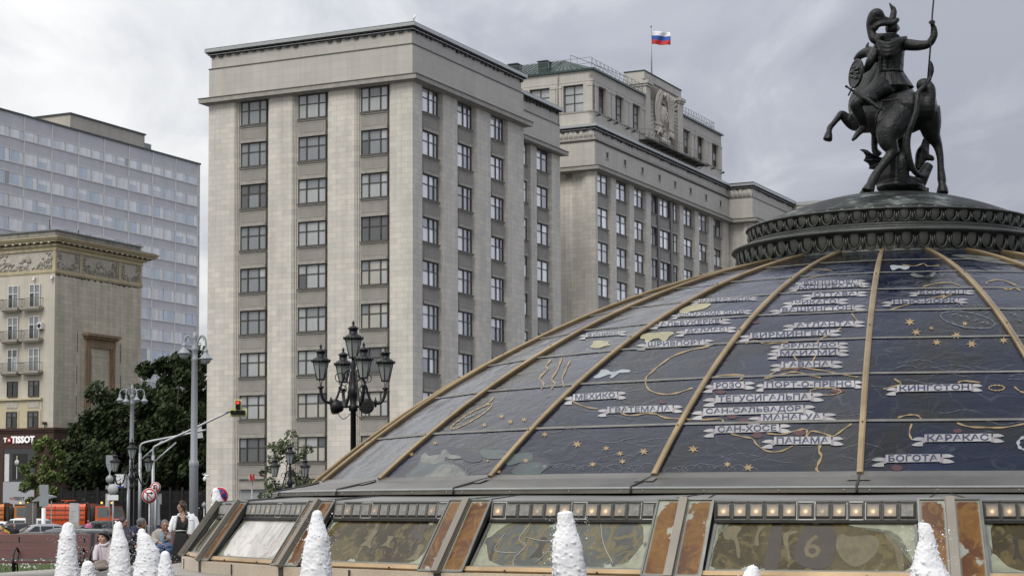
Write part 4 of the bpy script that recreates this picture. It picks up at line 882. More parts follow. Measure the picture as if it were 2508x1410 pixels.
m_.build('flashing', [M_zinc, M_gutter, M_fas, M_black], BASE, fix=True)
m_ = MB(); m_.lathe([(7.25, 1.66), (7.25, 1.74)], 96); m_.build('shadow_gap_ring', M_black, BASE)
m_ = MB(); ring(m_, [(7.2, 1.728), (7.98, 1.668), (8.03, 1.662), (8.03, 1.652), (7.9, 1.648)], B0, 0)
for k in range(24):
    for d in (-1.2, 1.2): m_.tube([pol(B0+15*k+d*.3, 7.3, 1.722), pol(B0+15*k+d, 8.0, 1.668)], .007, 4, 1)
m_.build('skirt', [mat('weathered_zinc', (.20, .198, .188), .45, .4, var=.3, scale=1.4), M_black], BASE)
M_dark = mat('blackened_metal', (.045, .043, .038), .5, .4, var=.5, scale=5)
def fr(k, f, r, z): # point on straight facet k, f in 0..1
    a0 = B0+15*k; return pol(a0, r, z).lerp(pol(a0+15, r, z), f)
m_ = MB(); ring(m_, [(7.96, 1.652), (7.96, 1.50), (8.02, 1.495), (8.36, 1.06), (8.4, 1.05)], B0, 0); m_.build('core', M_dark, BASE)
# stained panels: noise seeded per panel through the object's own random number
def stained(name, dark, light, edge, gold, seed=0, rough=.22):
    m, nt, b = newmat(name); uv = nt.nodes.new('ShaderNodeUVMap'); oi = nt.nodes.new('ShaderNodeObjectInfo')
    ad = nt.nodes.new('ShaderNodeVectorMath'); ad.operation = 'ADD'; nt.links.new(uv.outputs[0], ad.inputs[0])
    cb = nt.nodes.new('ShaderNodeCombineXYZ'); k = math_(nt, 'MULTIPLY', oi.outputs['Random'], 40); nt.links.new(k, cb.inputs[0]); nt.links.new(k, cb.inputs[1]); nt.links.new(cb.outputs[0], ad.inputs[1])
    v = ad.outputs[0]
    a = noise_(nt, v, 1.6, 5, .6, .8); c = ramp(nt, a, [(.32, dark), (.5, tint(dark, 1.6)), (.56, light), (.7, tint(light, .7))])
    sw = noise_(nt, v, 5, 4, .6, 2.2); c = mixc(nt, ramp(nt, sw, [(.52, (0, 0, 0)), (.6, (.8, .8, .8)), (.68, (.1, .1, .1))]), c, gold)
    sp = nt.nodes.new('ShaderNodeSeparateXYZ'); nt.links.new(uv.outputs[0], sp.inputs[0])
    uv2 = nt.nodes.new('ShaderNodeUVMap'); uv2.uv_map = 'edge'; s2 = nt.nodes.new('ShaderNodeSeparateXYZ'); nt.links.new(uv2.outputs[0], s2.inputs[0])
    n3 = noise_(nt, v, 3.0, 6, .65); d = math_(nt, 'SUBTRACT', s2.outputs[0], math_(nt, 'MULTIPLY', math_(nt, 'MAXIMUM', math_(nt, 'SUBTRACT', n3, .56), 0.0), .75))
    c = mixc(nt, ramp(nt, d, [(.0, (1, 1, 1)), (.012, (.9, .9, .9)), (.03, (0, 0, 0))]), c, edge)
    nt.links.new(c, b.inputs['Base Color']); b.inputs['Roughness'].default_value = rough; b.inputs['Specular IOR Level'].default_value = .25; bump(nt, b, n3, .08, .03)
    return m
M_pic = stained('tarnished_picture_glass', (.030, .024, .011), (.085, .068, .028), (.30, .32, .25), (.135, .105, .040))
M_pil = stained('rust_orange_glass', (.070, .030, .012), (.165, .080, .022), (.30, .31, .26), (.20, .105, .030))
M_crk = stained('cracked_picture_glass', (.055, .06, .055), (.12, .115, .065), (.30, .32, .27), (.17, .13, .05))
M_clr = stained('clouded_silver_glass', (.36, .35, .33), (.47, .45, .43), (.30, .27, .24), (.42, .38, .34), rough=.3)
def panel(name, q, nx, ny, m, parent, edge=.22, thick=.02):       # bilinear quad with pattern and edge-distance maps
    q = [Vector(p) for p in q]; me = bpy.data.meshes.new(name); W_, H_ = (q[1]-q[0]).length, (q[3]-q[0]).length
    vs = [(q[0].lerp(q[1], i/nx)).lerp(q[3].lerp(q[2], i/nx), j/ny) for j in range(ny+1) for i in range(nx+1)]
    fs = [(j*(nx+1)+i, j*(nx+1)+i+1, (j+1)*(nx+1)+i+1, (j+1)*(nx+1)+i) for j in range(ny) for i in range(nx)]
    me.from_pydata(vs, [], fs); me.materials.append(m); ua = me.uv_layers.new(name='UVMap'); ue = me.uv_layers.new(name='edge')
    for l in me.loops:
        i, j = l.vertex_index % (nx+1), l.vertex_index//(nx+1); u, w_ = i/nx, j/ny
        ua.data[l.index].uv = (u*W_, w_*H_); ue.data[l.index].uv = (min(u*W_, (1-u)*W_, w_*H_, (1-w_)*H_), 0)
    o = bpy.data.objects.new(name, me); COL.objects.link(o); o.parent = parent; return o
def bar(mb, a, b, w, n, m=0, h=.012):
    a, b = Vector(a), Vector(b); t = (b-a); L = t.length; t.normalize(); n = Vector(n); s = t.cross(n).normalized()
    mb.obox((a+b)/2+n*h, t*(L/2), s*w, n*h, m)
M_pf = mat('grey_panel_frame', (.15, .155, .145), .45, .5, var=.3, scale=5); M_pf2 = mat('pale_corroded_frame', (.30, .31, .28), .6, .2, var=.3, scale=8)
M_trim = mat('gold_brown_trim', (.36, .255, .14), .5, .35, var=.4, scale=2.0)
VIS = range(-2, 6)
MPF = [mat('pale_corroded_glass', (.235, .245, .17), .35, var=.35, scale=9), mat('olive_painted_glass', (.098, .080, .034), .25, var=.35, scale=14, stretch=(1, 1, .5)), mat('umber_painted_glass', (.030, .021, .012), .25, var=.35, scale=10), mat('clouded_figure', (.40, .38, .36), .3, var=.1)]
for k in VIS:
    pd = 0.022*8
    z0, r0_, z1_, r1_ = 1.495, 8.035, 1.085, 8.36
    up = (fr(k, .5, r0_, z0)-fr(k, .5, r1_, z1_)).normalized(); al = (fr(k, 1, 8, 1)-fr(k, 0, 8, 1)).normalized(); nn = up.cross(al); nn = nn if nn.dot(pol(B0+15*k+7.5, 1, 0)) > 0 else -nn
    pm = {1: M_crk, 3: M_clr}.get(k, M_pic)
    fa, fb = .125, .875
    o = panel('picture_panel', [fr(k, fb, r1_, z1_)+nn*.012, fr(k, fa, r1_, z1_)+nn*.012, fr(k, fa, r0_, z0)+nn*.012, fr(k, fb, r0_, z0)+nn*.012], 40, 12, pm, BASE)
    if k == 1:
        cr = MB()
        for pts in ([(.26, .98), (.22, .6), (.28, .45), (.24, .2), (.26, .0)], [(.26, .62), (.4, .55), (.52, .7)], [(.55, .98), (.5, .5), (.56, .1)], [(.68, .95), (.74, .5), (.83, .12)], [(.24, .3), (.1, .35), (.12, .7)], [(.42, .98), (.46, .6), (.38, .1)]):
            P_ = [(fr(k, fb, r1_, z1_).lerp(fr(k, fa, r1_, z1_), u)).lerp(fr(k, fb, r0_, z0).lerp(fr(k, fa, r0_, z0), u), v_)+nn*.014 for u, v_ in pts]
            cr.tube(spline(P_, 4), .0045, 4)
        cr.build('crack', M_pf2, o)
    if k == 0:
        vs, fs = text_mesh('6', 1, .01); x_ = [(-v[0]*.30+.47-.5) for v in vs]
        nb = MB(); nb.add([(fr(k, .5, r1_, z1_).lerp(fr(k, .5, r0_, z0), .47+v[1]*.62))+al*(-v[0]*.30*1.0)*(1 if True else 1)+nn*.0145 for v in vs], fs); nb.build('numeral', mat('tarnished_gold_numeral', (.095, .075, .032), .3, var=.2), o, fix=False)
    dc = MB(); L0, L1, U0, U1 = fr(k, fb, r1_, z1_), fr(k, fa, r1_, z1_), fr(k, fb, r0_, z0), fr(k, fa, r0_, z0)
    def uvp(u, v, o): return L0.lerp(L1, u).lerp(U0.lerp(U1, u), v)+nn*o
    def dpoly(pts, mi, o): pts = [(p.x, p.y) for p in spline([(a, b_, 0) for a, b_ in pts], 3, True)]; cu = sum(p[0] for p in pts)/len(pts); cv_ = sum(p[1] for p in pts)/len(pts); dc.add([uvp(cu, cv_, o)]+[uvp(min(.995, max(.005, a)), min(.99, max(.01, b_)), o) for a, b_ in pts], [(0, i+1, (i+1) % len(pts)+1) for i in range(len(pts))], mi)
    if k == 0:
        for pts, mi in (([(1370,470),(1400,372),(1500,392),(1690,380),(1765,440),(1705,560),(1560,640),(1440,585)], 1), ([(1780,330),(1860,352),(1950,430),(1975,640),(1930,650),(1900,500),(1840,420)], 1), ([(880,365),(990,345),(1000,358),(935,385),(928,440),(962,570),(945,580),(900,470),(885,440)], 1), ([(300,330),(420,300),(470,330),(440,380),(480,480),(500,570),(470,560),(420,430),(330,420)], 1), ([(640,300),(690,310),(640,380),(660,470),(610,450)], 1), ([(760,270),(850,275),(860,660),(740,670)], 2), ([(1080,300),(1340,300),(1330,640),(1000,600)], 2)):
            dpoly([((x-215)/1880, (690-y)/435) for x, y in pts], mi, .0128+.0004*mi)
        for pts in ([(1480,300),(1700,322),(1860,345),(1965,410),(2040,560),(2090,645),(2096,262),(1800,258),(1600,262)], [(222,640),(236,500),(262,420),(248,340),(284,280),(380,262),(222,258)], [(1985,668),(2050,630),(2094,580),(2094,688),(2000,686)], [(222,650),(270,655),(285,672),(222,686)], [(1115,262),(1220,262),(1190,290),(1140,288)]): dpoly([((x-215)/1880, (690-y)/435) for x, y in pts], 0, .0142)
    else:
        rp = random.Random(50+k)
        for i in range(9):
            u, v = rp.uniform(.08, .92), rp.uniform(.2, .75); w_, h_ = rp.uniform(.02, .07), rp.uniform(.12, .3); dpoly([(u-w_, v-h_*.6), (u-w_*.3, v+h_*.2), (u-w_*.5, v+h_), (u+w_*.5, v+h_*.9), (u+w_*.4, v), (u+w_, v-h_*.8), (u, v-h_*.5)], rp.choice((1, 1, 2)) if k != 3 else 3, .0128+.0002*i)
        for (a, b_) in ((0, 0), (1, 0), (0, 1), (1, 1)):
            s0, s1 = (1 if a == 0 else -1), (1 if b_ == 0 else -1); e_ = rp.uniform(.05, .2); dpoly([(a, b_), (a+s0*e_, b_+s1*.02), (a+s0*e_*.5, b_+s1*.14), (a+s0*.02, b_+s1*rp.uniform(.3, .6))], 0, .0148)
    dc.build('painted_figures', [MPF[0], MPF[1], MPF[2], MPF[3]], o, fix=False)
    f = MB()
    for (A_, B_) in ((fr(k, fa, r1_, z1_), fr(k, fb, r1_, z1_)), (fr(k, fa, r0_, z0), fr(k, fb, r0_, z0)), (fr(k, fa, r1_, z1_), fr(k, fa, r0_, z0)), (fr(k, fb, r1_, z1_), fr(k, fb, r0_, z0))): bar(f, A_+nn*.001, B_+nn*.001, .012, nn)
    f.build('panel_frame', M_pf, BASE)
    for f0, f1 in ((.012, .112), (.888, .988)):
        A_ = [fr(k, f1, 8.43, 1.03)+nn*.035, fr(k, f0, 8.43, 1.03)+nn*.035, fr(k, f0, 8.0, 1.645)+nn*.035, fr(k, f1, 8.0, 1.645)+nn*.035]
        panel('pilaster_panel', A_, 10, 24, M_pil, BASE)
        f = MB(); f.obox((A_[0]+A_[1]+A_[2]+A_[3])/4-nn*.024, (A_[1]-A_[0])/2, (A_[3]-A_[0])/2, nn*.022)
        for i in range(4): bar(f, A_[i]-nn*.0, A_[(i+1) % 4]-nn*.0, .009, nn, 1, .007)
        f.build('pilaster_frame', [M_dark, M_pf], BASE)
    f = MB(); a = B0+15*k; f.obox((pol(a, 8.0, 1.65)+pol(a, 8.45, 1.02))/2+pol(a, .045, .03), pol(a+90, .035, 0), (pol(a, 8.0, 1.65)-pol(a, 8.45, 1.02))/2, pol(a, .02, .014)); f.build('joint_cover', mat('grey_brown_bar', (.205, .185, .155), .5, .4, var=.15), BASE)
    f = MB(); bar(f, fr(k, .115, 8.40, 1.065), fr(k, .885, 8.40, 1.065), .022, nn, 0, .016); f.ell(fr(k, .3, 8.44, 1.07), .01, None, 6, 1, 4); f.ell(fr(k, .7, 8.44, 1.07), .01, None, 6, 1, 4); f.build('trim', [M_trim, M_dark], BASE)
# lamps: square bevelled lenses, some lit
def lens_mat(name, e, base=(.20, .19, .165)):
    m, nt, b = newmat(name); tc = nt.nodes.new('ShaderNodeTexCoord'); ln = nt.nodes.new('ShaderNodeVectorMath'); ln.operation = 'LENGTH'
    mp = nt.nodes.new('ShaderNodeMapping'); mp.inputs['Location'].default_value = (0, .026, .008); nt.links.new(tc.outputs['Object'], mp.inputs[0]); nt.links.new(mp.outputs[0], ln.inputs[0])
    n = noise_(nt, tc.outputs['Object'], 30, 3); nt.links.new(ramp(nt, n, [(.3, tint(base, .7)), (.7, tint(base, 1.25))]), b.inputs['Base Color']); b.inputs['Roughness'].default_value = .3
    g = ramp(nt, ln.outputs['Value'], [(.0, (1, 1, 1)), (.008, (.8, .8, .8)), (.018, (.25, .25, .25)), (.035, (.09, .09, .09)), (.06, (.0, .0, .0))])
    b.inputs['Emission Color'].default_value = (1, .62, .30, 1); nt.links.new(math_(nt, 'MULTIPLY', g, e), b.inputs['Emission Strength']); return m
LM = [lens_mat('lit_lens', 1.25), lens_mat('dim_lens', .4), lens_mat('unlit_lens', 0.0, (.21, .205, .19))]
M_lf = [mat('dark_lens_frame', (.085, .082, .075), .45, .5, var=.3), mat('bright_lens_frame', (.42, .42, .40), .4, .5)]
M_edge = mat('lens_bevel', (.125, .12, .105), .25, .1, var=.3, scale=20)
LV = []
for lm in range(3):
    for fm in range(2):
        b_ = MB(); s, t, d = .069, .046, .026
        b_.add([(-s, 0, -s), (s, 0, -s), (s, 0, s), (-s, 0, s), (-t, -d, -t), (t, -d, -t), (t, -d, t), (-t, -d, t)], [(0, 1, 5, 4), (1, 2, 6, 5), (2, 3, 7, 6), (3, 0, 4, 7)], 2)
        b_.add([(-t, -d, -t), (t, -d, -t), (t, -d, t), (-t, -d, t)], [(0, 1, 2, 3)], 1)
        for q in ((-s-.008, -s, -s-.008, s+.008), (s, s+.008, -s-.008, s+.008)): b_.box(q[0], q[1], -.012, .03, q[2], q[3], 0)
        b_.box(-s, s, -.012, .03, -s-.008, -s, 0); b_.box(-s, s, -.012, .03, s, s+.008, 0)
        o = b_.build('lamp', [M_lf[fm], LM[lm], M_edge]); LV.append((lm, o.data)); bpy.data.objects.remove(o)
rl = random.Random(8)
LITN = {0: [0, 0, 0, 0, 0, 0, 1, 0, 0, 0, 0, 2], 1: [0, 2, 2, 1, 0, 0, 1, 0, 0, 1, 2, 2], -1: [0, 0, 0, 1, 0, 0, 0, 2, 0, 0, 1, 0]}
for k in VIS:
    for i in range(12):
        f = .878-(i+.5)*(.756/12); p = fr(k, f, 8.035, 1.575); lm = LITN.get(k, [2, 1, 2, 2, 1, 2, 2, 2, 2, 2, 1, 2])[i]
        me = rl.choice([d for l, d in LV if l == lm]) if rl.random() < .45 else [d for l, d in LV if l == lm][0]
        o = inst(me, 'lamp', BASE, p, radians(-(B0+15*k+7.5))); o.rotation_euler = (radians(-12), 0, radians(-(B0+15*k+7.5)))
    f = MB(); nn = pol(B0+15*k+7.5, 1, 0); bar(f, fr(k, .118, 8.03, 1.492), fr(k, .882, 8.03, 1.492), .012, nn, 0, .03); f.build('lamp_rail', M_dark, BASE)
# granite foot with ledge
M_granb = stone('tan_granite', (.33, .285, .215), 1.1, .6, .25, .12, .3, msize=.008, rough=.5)
def granite(name, c):
    m, nt, b = newmat(name); v = coords(nt); n = noise_(nt, v, 60, 3, .7); c1 = ramp(nt, n, [(.3, tint(c, .75)), (.7, tint(c, 1.2))]); s_ = noise_(nt, v, .8, 4); nt.links.new(mixc(nt, 1.0, c1, ramp(nt, s_, [(.3, (.65, .62, .58)), (.7, (1.05, 1.03, 1))]), 'MULTIPLY'), b.inputs['Base Color']); b.inputs['Roughness'].default_value = .45; return m
M_gr2 = granite('tan_granite_foot', (.36, .30, .22)); M_ledg = granite('grey_granite_ledge', (.27, .25, .215))
m_ = MB(); m_.lathe([(8.46, .2), (8.46, 1.045), (8.3, 1.05)], 96); m_.build('granite_foot', M_gr2, BASE)
m_ = MB()
for k in range(48): a = B0+7.5*k; m_.obox(pol(a, 8.462, .985), pol(a+90, .012 if k % 2 else .04, 0), Vector((0, 0, .055)), pol(a, .004, 0))
m_.build('joint', M_black, BASE)
m_ = MB(); m_.lathe([(8.4, .845), (8.70, .845), (8.72, .86), (8.72, .905), (8.70, .92), (8.4, .93)], 120); m_.build('ledge', M_ledg, BASE)
# ================================================================ bronze rider on the cap
SY = 23.2; SROOT = Vector((AXX+.15, SY, CAPZ-.05))
ST = thing('equestrian_statue', 'dark bronze statue of a caped rider with spear on a rearing horse', 'statue', SROOT)
def sp_(px, py, dy=0): return at(px, py, SY+dy)-SROOT
def u4(x, y, d=0): return sp_(2000+x/5.639, y/5.639, d)
def u5(x, y, d=0): return sp_(2000+x/5.639, 240+y/5.639, d)
k5 = .000866
M_brz = mat('statue_bronze', (.010, .0108, .0108), .42, .0, var=.6, scale=7, bmp=.6, spec=.3)
def limb(mb, pts, rs, seg=14, n=5): mb.tube(spline(pts, n), [max(.004, r*k5) for r in spl(rs, n)], seg)
h = MB()
# barrel, rump and shoulders (head away to the left)
limb(h, [u5(1480,60,-.12), u5(1400,140,-.05), u5(1230,210,.1), u5(1030,215,.3), u5(800,230,.5), u5(620,300,.68), u5(520,340,.78)], [120, 250, 300, 290, 265, 205, 120], 20)
h.ell(u5(1500,130,-.12), (165*k5, .2, 230*k5)); h.ell(u5(1250,130,0), (260*k5, .26, 235*k5)); h.ell(u5(1050,330,.1), (240*k5, .2, 200*k5))
# near hind leg
limb(h, [u5(1180,250,-.05), u5(1020,430,-.16), u5(985,590,-.2), u5(1040,740,-.22), u5(960,870,-.25), u5(850,1010,-.28), u5(790,1110,-.3), u5(745,1200,-.33)], [215, 200, 140, 88, 64, 60, 68, 62])
h.ell(u5(1095,735,-.2), (55*k5, .05, 60*k5))
limb(h, [u5(755,1180,-.33), u5(725,1250,-.35), u5(700,1300,-.36)], [60, 80, 92])
# far hind leg
limb(h, [u5(1520,150,-.1), u5(1560,330,-.06), u5(1590,500,-.02), u5(1665,640,0), u5(1705,800,-.02), u5(1715,960,-.03), u5(1728,1110,-.04), u5(1735,1190,-.06)], [190, 165, 125, 72, 52, 50, 62, 55])
limb(h, [u5(1733,1180,-.06), u5(1738,1240,-.07), u5(1740,1320,-.08)], [50, 72, 88])
# raised foreleg and the other foreleg below
limb(h, [u5(640,330,.75), u5(520,340,.72), u5(420,290,.7), u5(350,225,.68), u5(310,260,.66), u5(235,350,.62), u5(185,410,.6), u5(172,470,.58)], [140, 120, 82, 58, 50, 40, 44, 40])
limb(h, [u5(176,455,.58), u5(165,510,.57), u5(152,585,.56)], [38, 58, 72])
limb(h, [u5(840,400,.62), u5(820,520,.66), u5(800,630,.68), u5(805,720,.68), u5(835,770,.68)], [110, 70, 50, 48, 58]); limb(h, [u5(830,760,.68), u5(870,800,.68)], [55, 62])
# neck and head, mostly behind the rider
limb(h, [u5(640,240,.75), u5(620,60,.85), u4(720,1180,.9), u4(790,980,1.0), u4(800,800,1.05), u4(730,720,1.12), u4(610,760,1.25), u4(540,840,1.32)], [190, 185, 165, 140, 110, 85, 62, 50])
h.ell(u4(1480,1180,-.2), (105*k5, .1, 100*k5)); limb(h, [u4(1480,1160,-.2), u4(1560,1220,-.24), u4(1580,1340,-.25), u5(1560,80,-.24), u5(1540,150,-.22)], [90, 80, 70, 74, 90]); h.ell(u5(1540,150,-.22), (88*k5, .07, 72*k5))
hs = remesh(h, 'horse', M_brz, .0125, ST, 5)
e = MB(); limb(e, [u4(728,720,1.12), u4(700,650,1.12), u4(718,585,1.12)], [34, 30, 6], 8); limb(e, [u4(800,720,1.15), u4(810,650,1.15), u4(820,600,1.15)], [30, 26, 6], 8); e.build('ear', M_brz, ST)
# rider
r = MB()
limb(r, [u4(1020,1130,.28), u4(1020,960,.3), u4(1020,850,.3), u4(1015,720,.3), u4(1010,590,.3)], [175, 172, 185, 198, 120], 20)
for q in (u4(880,640,.3), u4(1170,620,.26)): r.ell(q, (95*k5, .085, 85*k5))
limb(r, [u4(1000,560,.28), u4(1025,470,.28)], [75, 66]); r.ell(u4(1040,390,.26), (96*k5, .1, 105*k5)); r.ell(u4(1120,395,.3), (30*k5, .05, 42*k5))
limb(r, [u4(1170,610,.26), u4(1310,625,.16), u4(1430,630,.1), u4(1550,605,.05), u4(1620,500,.02), u4(1625,410,.02), u4(1600,350,.02)], [85, 82, 72, 58, 52, 42, 36])
r.ell(u4(1595,315,.02), (42*k5, .036, 36*k5))
for i in range(4): limb(r, [u4(1635-i*4,300+i*16,.0), u4(1600,288+i*17,-.035), u4(1556+i*3,296+i*14,-.01)], [13, 13, 11], 7)
limb(r, [u4(1600,300,.03), u4(1568,300,.05), u4(1550,315,.02)], [14, 13, 10], 7)
limb(r, [u4(870,650,.3), u4(800,760,.28), u4(745,850,.28), u4(705,930,.32), u4(650,970,.36)], [88, 78, 68, 56, 44])
r.ell(u4(640,985,.37), (45*k5, .045, 40*k5))
for i in range(4): limb(r, [u4(650,960+i*17,.36), u4(612,965+i*17,.34), u4(610,975+i*16,.38)], [12, 12, 10], 7)
limb(r, [u4(650,950,.37), u4(625,940,.35)], [13, 11], 7)
# legs
r.ell(u5(700,20,.02), (150*k5, .1, 95*k5)); limb(r, [u4(900,1180,.2), u4(760,1300,.08), u5(560,60,.0), u5(540,110,0), u5(600,240,.05), u5(640,370,.1), u5(645,410,.1)], [150, 118, 84, 78, 74, 54, 52])
limb(r, [u5(660,420,.12), u5(590,470,.05), u5(530,545,0), u5(490,590,-.02)], [56, 46, 34, 18])
limb(r, [u4(1130,1180,.3), u4(1240,1290,.5), u5(1260,120,.6)], [140, 110, 80])
rd = remesh(r, 'rider', M_brz, .0095, ST, 4)
# seat
sd_ = MB(); sd_.ell(u4(1060, 1200, .28), (230*k5, .2, 110*k5)); sd_.ell(u4(900, 1240, .2), (190*k5, .16, 130*k5)); remesh(sd_, 'saddle', M_brz, .012, ST, 3)
# armour plates, belt, skirt of straps
a = MB()
for row, (y, w_) in enumerate(((800, 178), (850, 178), (900, 176), (945, 172))):
    for i in range(7):
        t = -1.35+2.7*i/6; x = 1018+w_*1.06*sin(t); d = .3-cos(t)*w_*k5*1.06
        a.obox(u4(x, y, d), Vector((cos(t), sin(t)*0+(-sin(t))*-1, 0)).normalized()*27*k5*.9, Vector((sin(t)*.0, 1, 0))*.006, Vector((0, 0, 1))*21*k5)
a.lathe([(176*k5, -.018), (186*k5, -.012), (186*k5, .012), (176*k5, .018)], 24, u4(1020, 1000, .29))
for i in range(16):
    t = 2*pi*i/16; r0, r1 = 172*k5, 275*k5; c0 = u4(1020, 1015, .29); c1 = u4(1050, 1215, .26); s_ = Vector((sin(t), -cos(t)*.8, 0)); tg = Vector((cos(t), sin(t)*.8, 0)); v = []
    for p, rr_, w_ in ((c0, r0, .03), (c1, r1, .055)): v += [p+s_*rr_-tg*w_, p+s_*rr_+tg*w_, p+s_*(rr_+.018)+tg*w_*.8, p+s_*(rr_+.018)-tg*w_*.8]
    a.add(v, [(0, 1, 5, 4), (1, 2, 6, 5), (2, 3, 7, 6), (3, 0, 4, 7), (4, 5, 6, 7)])
for j in range(2):
    for i in range(6): a.ell(u5(620+i*52+j*24, -10+j*48-(i*8), -.02+i*.04), (30*k5, .02, 32*k5), None, 8, 0, 5)
a.build('armour', M_brz, ST)
# cape: collar folds and the part blown up beside the head
c = MB()
for i, (dy, dr) in enumerate(((0, 40), (45, 44), (95, 46), (140, 40))):
    limb(c, [u4(830+i*14,520+dy*.5,.22), u4(870+i*12,585+dy,.12), u4(1000,615+dy*1.05,.06), u4(1120-i*6,560+dy*.9,.1), u4(1240-i*18,520+dy*.45,.2)], [dr*.8, dr, dr*1.1, dr, dr*.7], 8)
limb(c, [u4(1010,520,.2), u4(1010,640,.16)], [150, 60], 12)
limb(c, [u4(870,590,.2), u4(790,540,.22), u4(750,440,.24), u4(745,320,.24), u4(790,215,.22), u4(850,200,.2), u4(915,270,.2)], [50, 62, 55, 62, 78, 82, 46], 12)
limb(c, [u4(830,150,.2), u4(800,190,.21), u4(840,240,.2)], [34, 60, 60], 10)
limb(c, [u4(800,400,.2), u4(850,345,.17), u4(940,325,.16), u4(1030,330,.17), u4(1100,290,.18), u4(1120,268,.2)], [52, 40, 42, 42, 38, 32], 10)
limb(c, [u4(760,480,.22), u4(840,500,.2), u4(930,500,.16), u4(1050,500,.16)], [44, 40, 44, 46], 10)
limb(c, [u4(770,300,.2), u4(800,200,.2), u4(850,190,.2)], [50, 75, 60], 12); limb(c, [u4(745,330,.22), u4(820,270,.2), u4(930,270,.2), u4(1020,300,.2)], [50, 62, 48, 40], 12); limb(c, [u4(770,470,.24), u4(770,380,.24), u4(790,300,.22)], [56, 48, 60], 12)
remesh(c, 'cape', M_brz, .010, ST, 3)
p = MB(); limb(p, [u4(1030,310,.26), u4(1055,230,.26), u4(1065,160,.27), u4(1045,110,.27), u4(1020,70,.27), u4(1005,35,.27)], [62, 50, 46, 30, 18, 6], 10); limb(p, [u4(1060,190,.27), u4(1075,120,.27), u4(1062,95,.27)], [34, 24, 8], 8)
remesh(p, 'helmet_plume', M_brz, .009, ST, 2)
q = MB(); q.tube([u4(1535,1110,-.02), u4(1580,560,.0), u4(1600,180,.02), u4(1625,-90,.04), u4(1640,-330,.05)], .0105, 8); q.tube([u4(1640,-330,.05), u4(1643,-380,.05), u4(1649,-470,.05)], [.012, .03, .002], 8); q.build('spear', M_brz, ST)
s = MB(); sn = (Vector((-.97, -.22, .1))).normalized(); sa = Matrix(((0, 0, 0), (0, 0, 0), (0, 0, 0)))
zx = Vector((-.17, 0, -1)).normalized(); zx = (zx-sn*zx.dot(sn)).normalized(); zy = sn.cross(zx); R3 = Matrix((zx, zy, sn)).transposed()
s.lathe([(0, .03), (.09, .028), (.155, .018), (.165, .026), (.18, .02), (.182, .0), (.17, -.012), (0, -.004)], 30, u4(552, 1020, .3), 0, ax=R3)
for i in range(9): t = 2*pi*i/9; s.ell(u4(552, 1020, .3)+R3 @ Vector((.085*cos(t)*(.5+.5*(i % 2)), .085*sin(t), .03)), (.03, .03, .02), None, 7, 1, 4)
s.build('shield', [M_brz, mat('worn_shield_relief', (.055, .055, .052), .35, .5, var=.5, scale=20)], ST)
w = MB(); w.tube([u4(415,1198,.0), u4(520,1270,-.02)], [.012, .014], 8); w.tube([u4(440,1320,-.04), u4(480,1235,.0), u4(500,1195,.03)], .010, 8); w.tube([u4(515,1268,-.02), u4(700,1375,-.1), u5(880,155,-.16), u5(915,170,-.17)], [(.026, .014), (.026, .014), (.022, .012), (.006, .006)], 10); w.ell(u4(410,1196,0), .017); w.build('sword', M_brz, ST)
st = MB()
limb(st, [u5(900,40,-.12), u5(1010,30,-.18), u5(1130,20,-.2)], [11, 11, 11], 6)
limb(st, [u5(905,40,-.1), u5(880,150,-.16), u5(835,230,-.13), u5(820,300,-.12), u5(815,380,-.1)], [13, 13, 16, 18, 14], 6)
for i in range(8): st.ell(u5(905+i*30, 28-i, -.2+.003*i), 6*k5, None, 6, 0, 4); st.ell(u5(850-i*5, 200+i*24, -.16+i*.004), 7*k5, None, 6, 0, 4)
st.build('harness', M_brz, ST)
d = MB()
limb(d, [u5(960,1270,.1), u5(980,1120,.12), u5(1050,960,.14), u5(1130,820,.16), u5(1160,600,.3), u5(1150,500,.35)], [110, 190, 210, 150, 90, 60], 18)
limb(d, [u5(1080,1180,.05), u5(1250,1200,.0), u5(1400,1180,0), u5(1480,1050,.0), u5(1560,920,.02)], [150, 140, 105, 85, 62], 16)
d.ell(u5(1060,1080,.1), (215*k5, .2, 240*k5)); d.ell(u5(1150,1230,.05), (330*k5, .3, 90*k5)); d.ell(u5(1400,1270,0), (160*k5, .16, 40*k5))
limb(d, [u5(1400,1000,.2), u5(1430,880,.22), u5(1450,760,.24), u5(1485,660,.26), u5(1490,560,.28)], [50, 75, 80, 52, 24], 12)
limb(d, [u5(1470,700,.22), u5(1520,800,.2), u5(1560,850,.16)], [40, 44, 34], 10); limb(d, [u5(1540,600,.25), u5(1535,690,.24), u5(1530,800,.2), u5(1590,830,.16), u5(1600,870,.15)], [30, 26, 40, 40, 24], 10)
# tail loops up and over the rump
limb(d, [u5(1540,1030,-.1), u5(1470,1075,-.18), u5(1390,1050,-.24), u5(1320,960,-.28), u5(1270,800,-.32), u5(1250,620,-.34), u5(1275,470,-.36), u5(1330,320,-.38), u5(1375,180,-.38), u5(1390,40,-.36), u4(1400,1290,-.32), u4(1480,1200,-.28), u4(1550,1120,-.26), u4(1580,1050,-.24)], [30, 36, 40, 44, 48, 48, 45, 42, 40, 38, 38, 36, 30, 22], 12)
limb(d, [u5(1190,1200,-.15), u5(1180,1000,-.2), u5(1175,850,-.22), u5(1190,760,-.2)], [110, 95, 80, 40], 12)
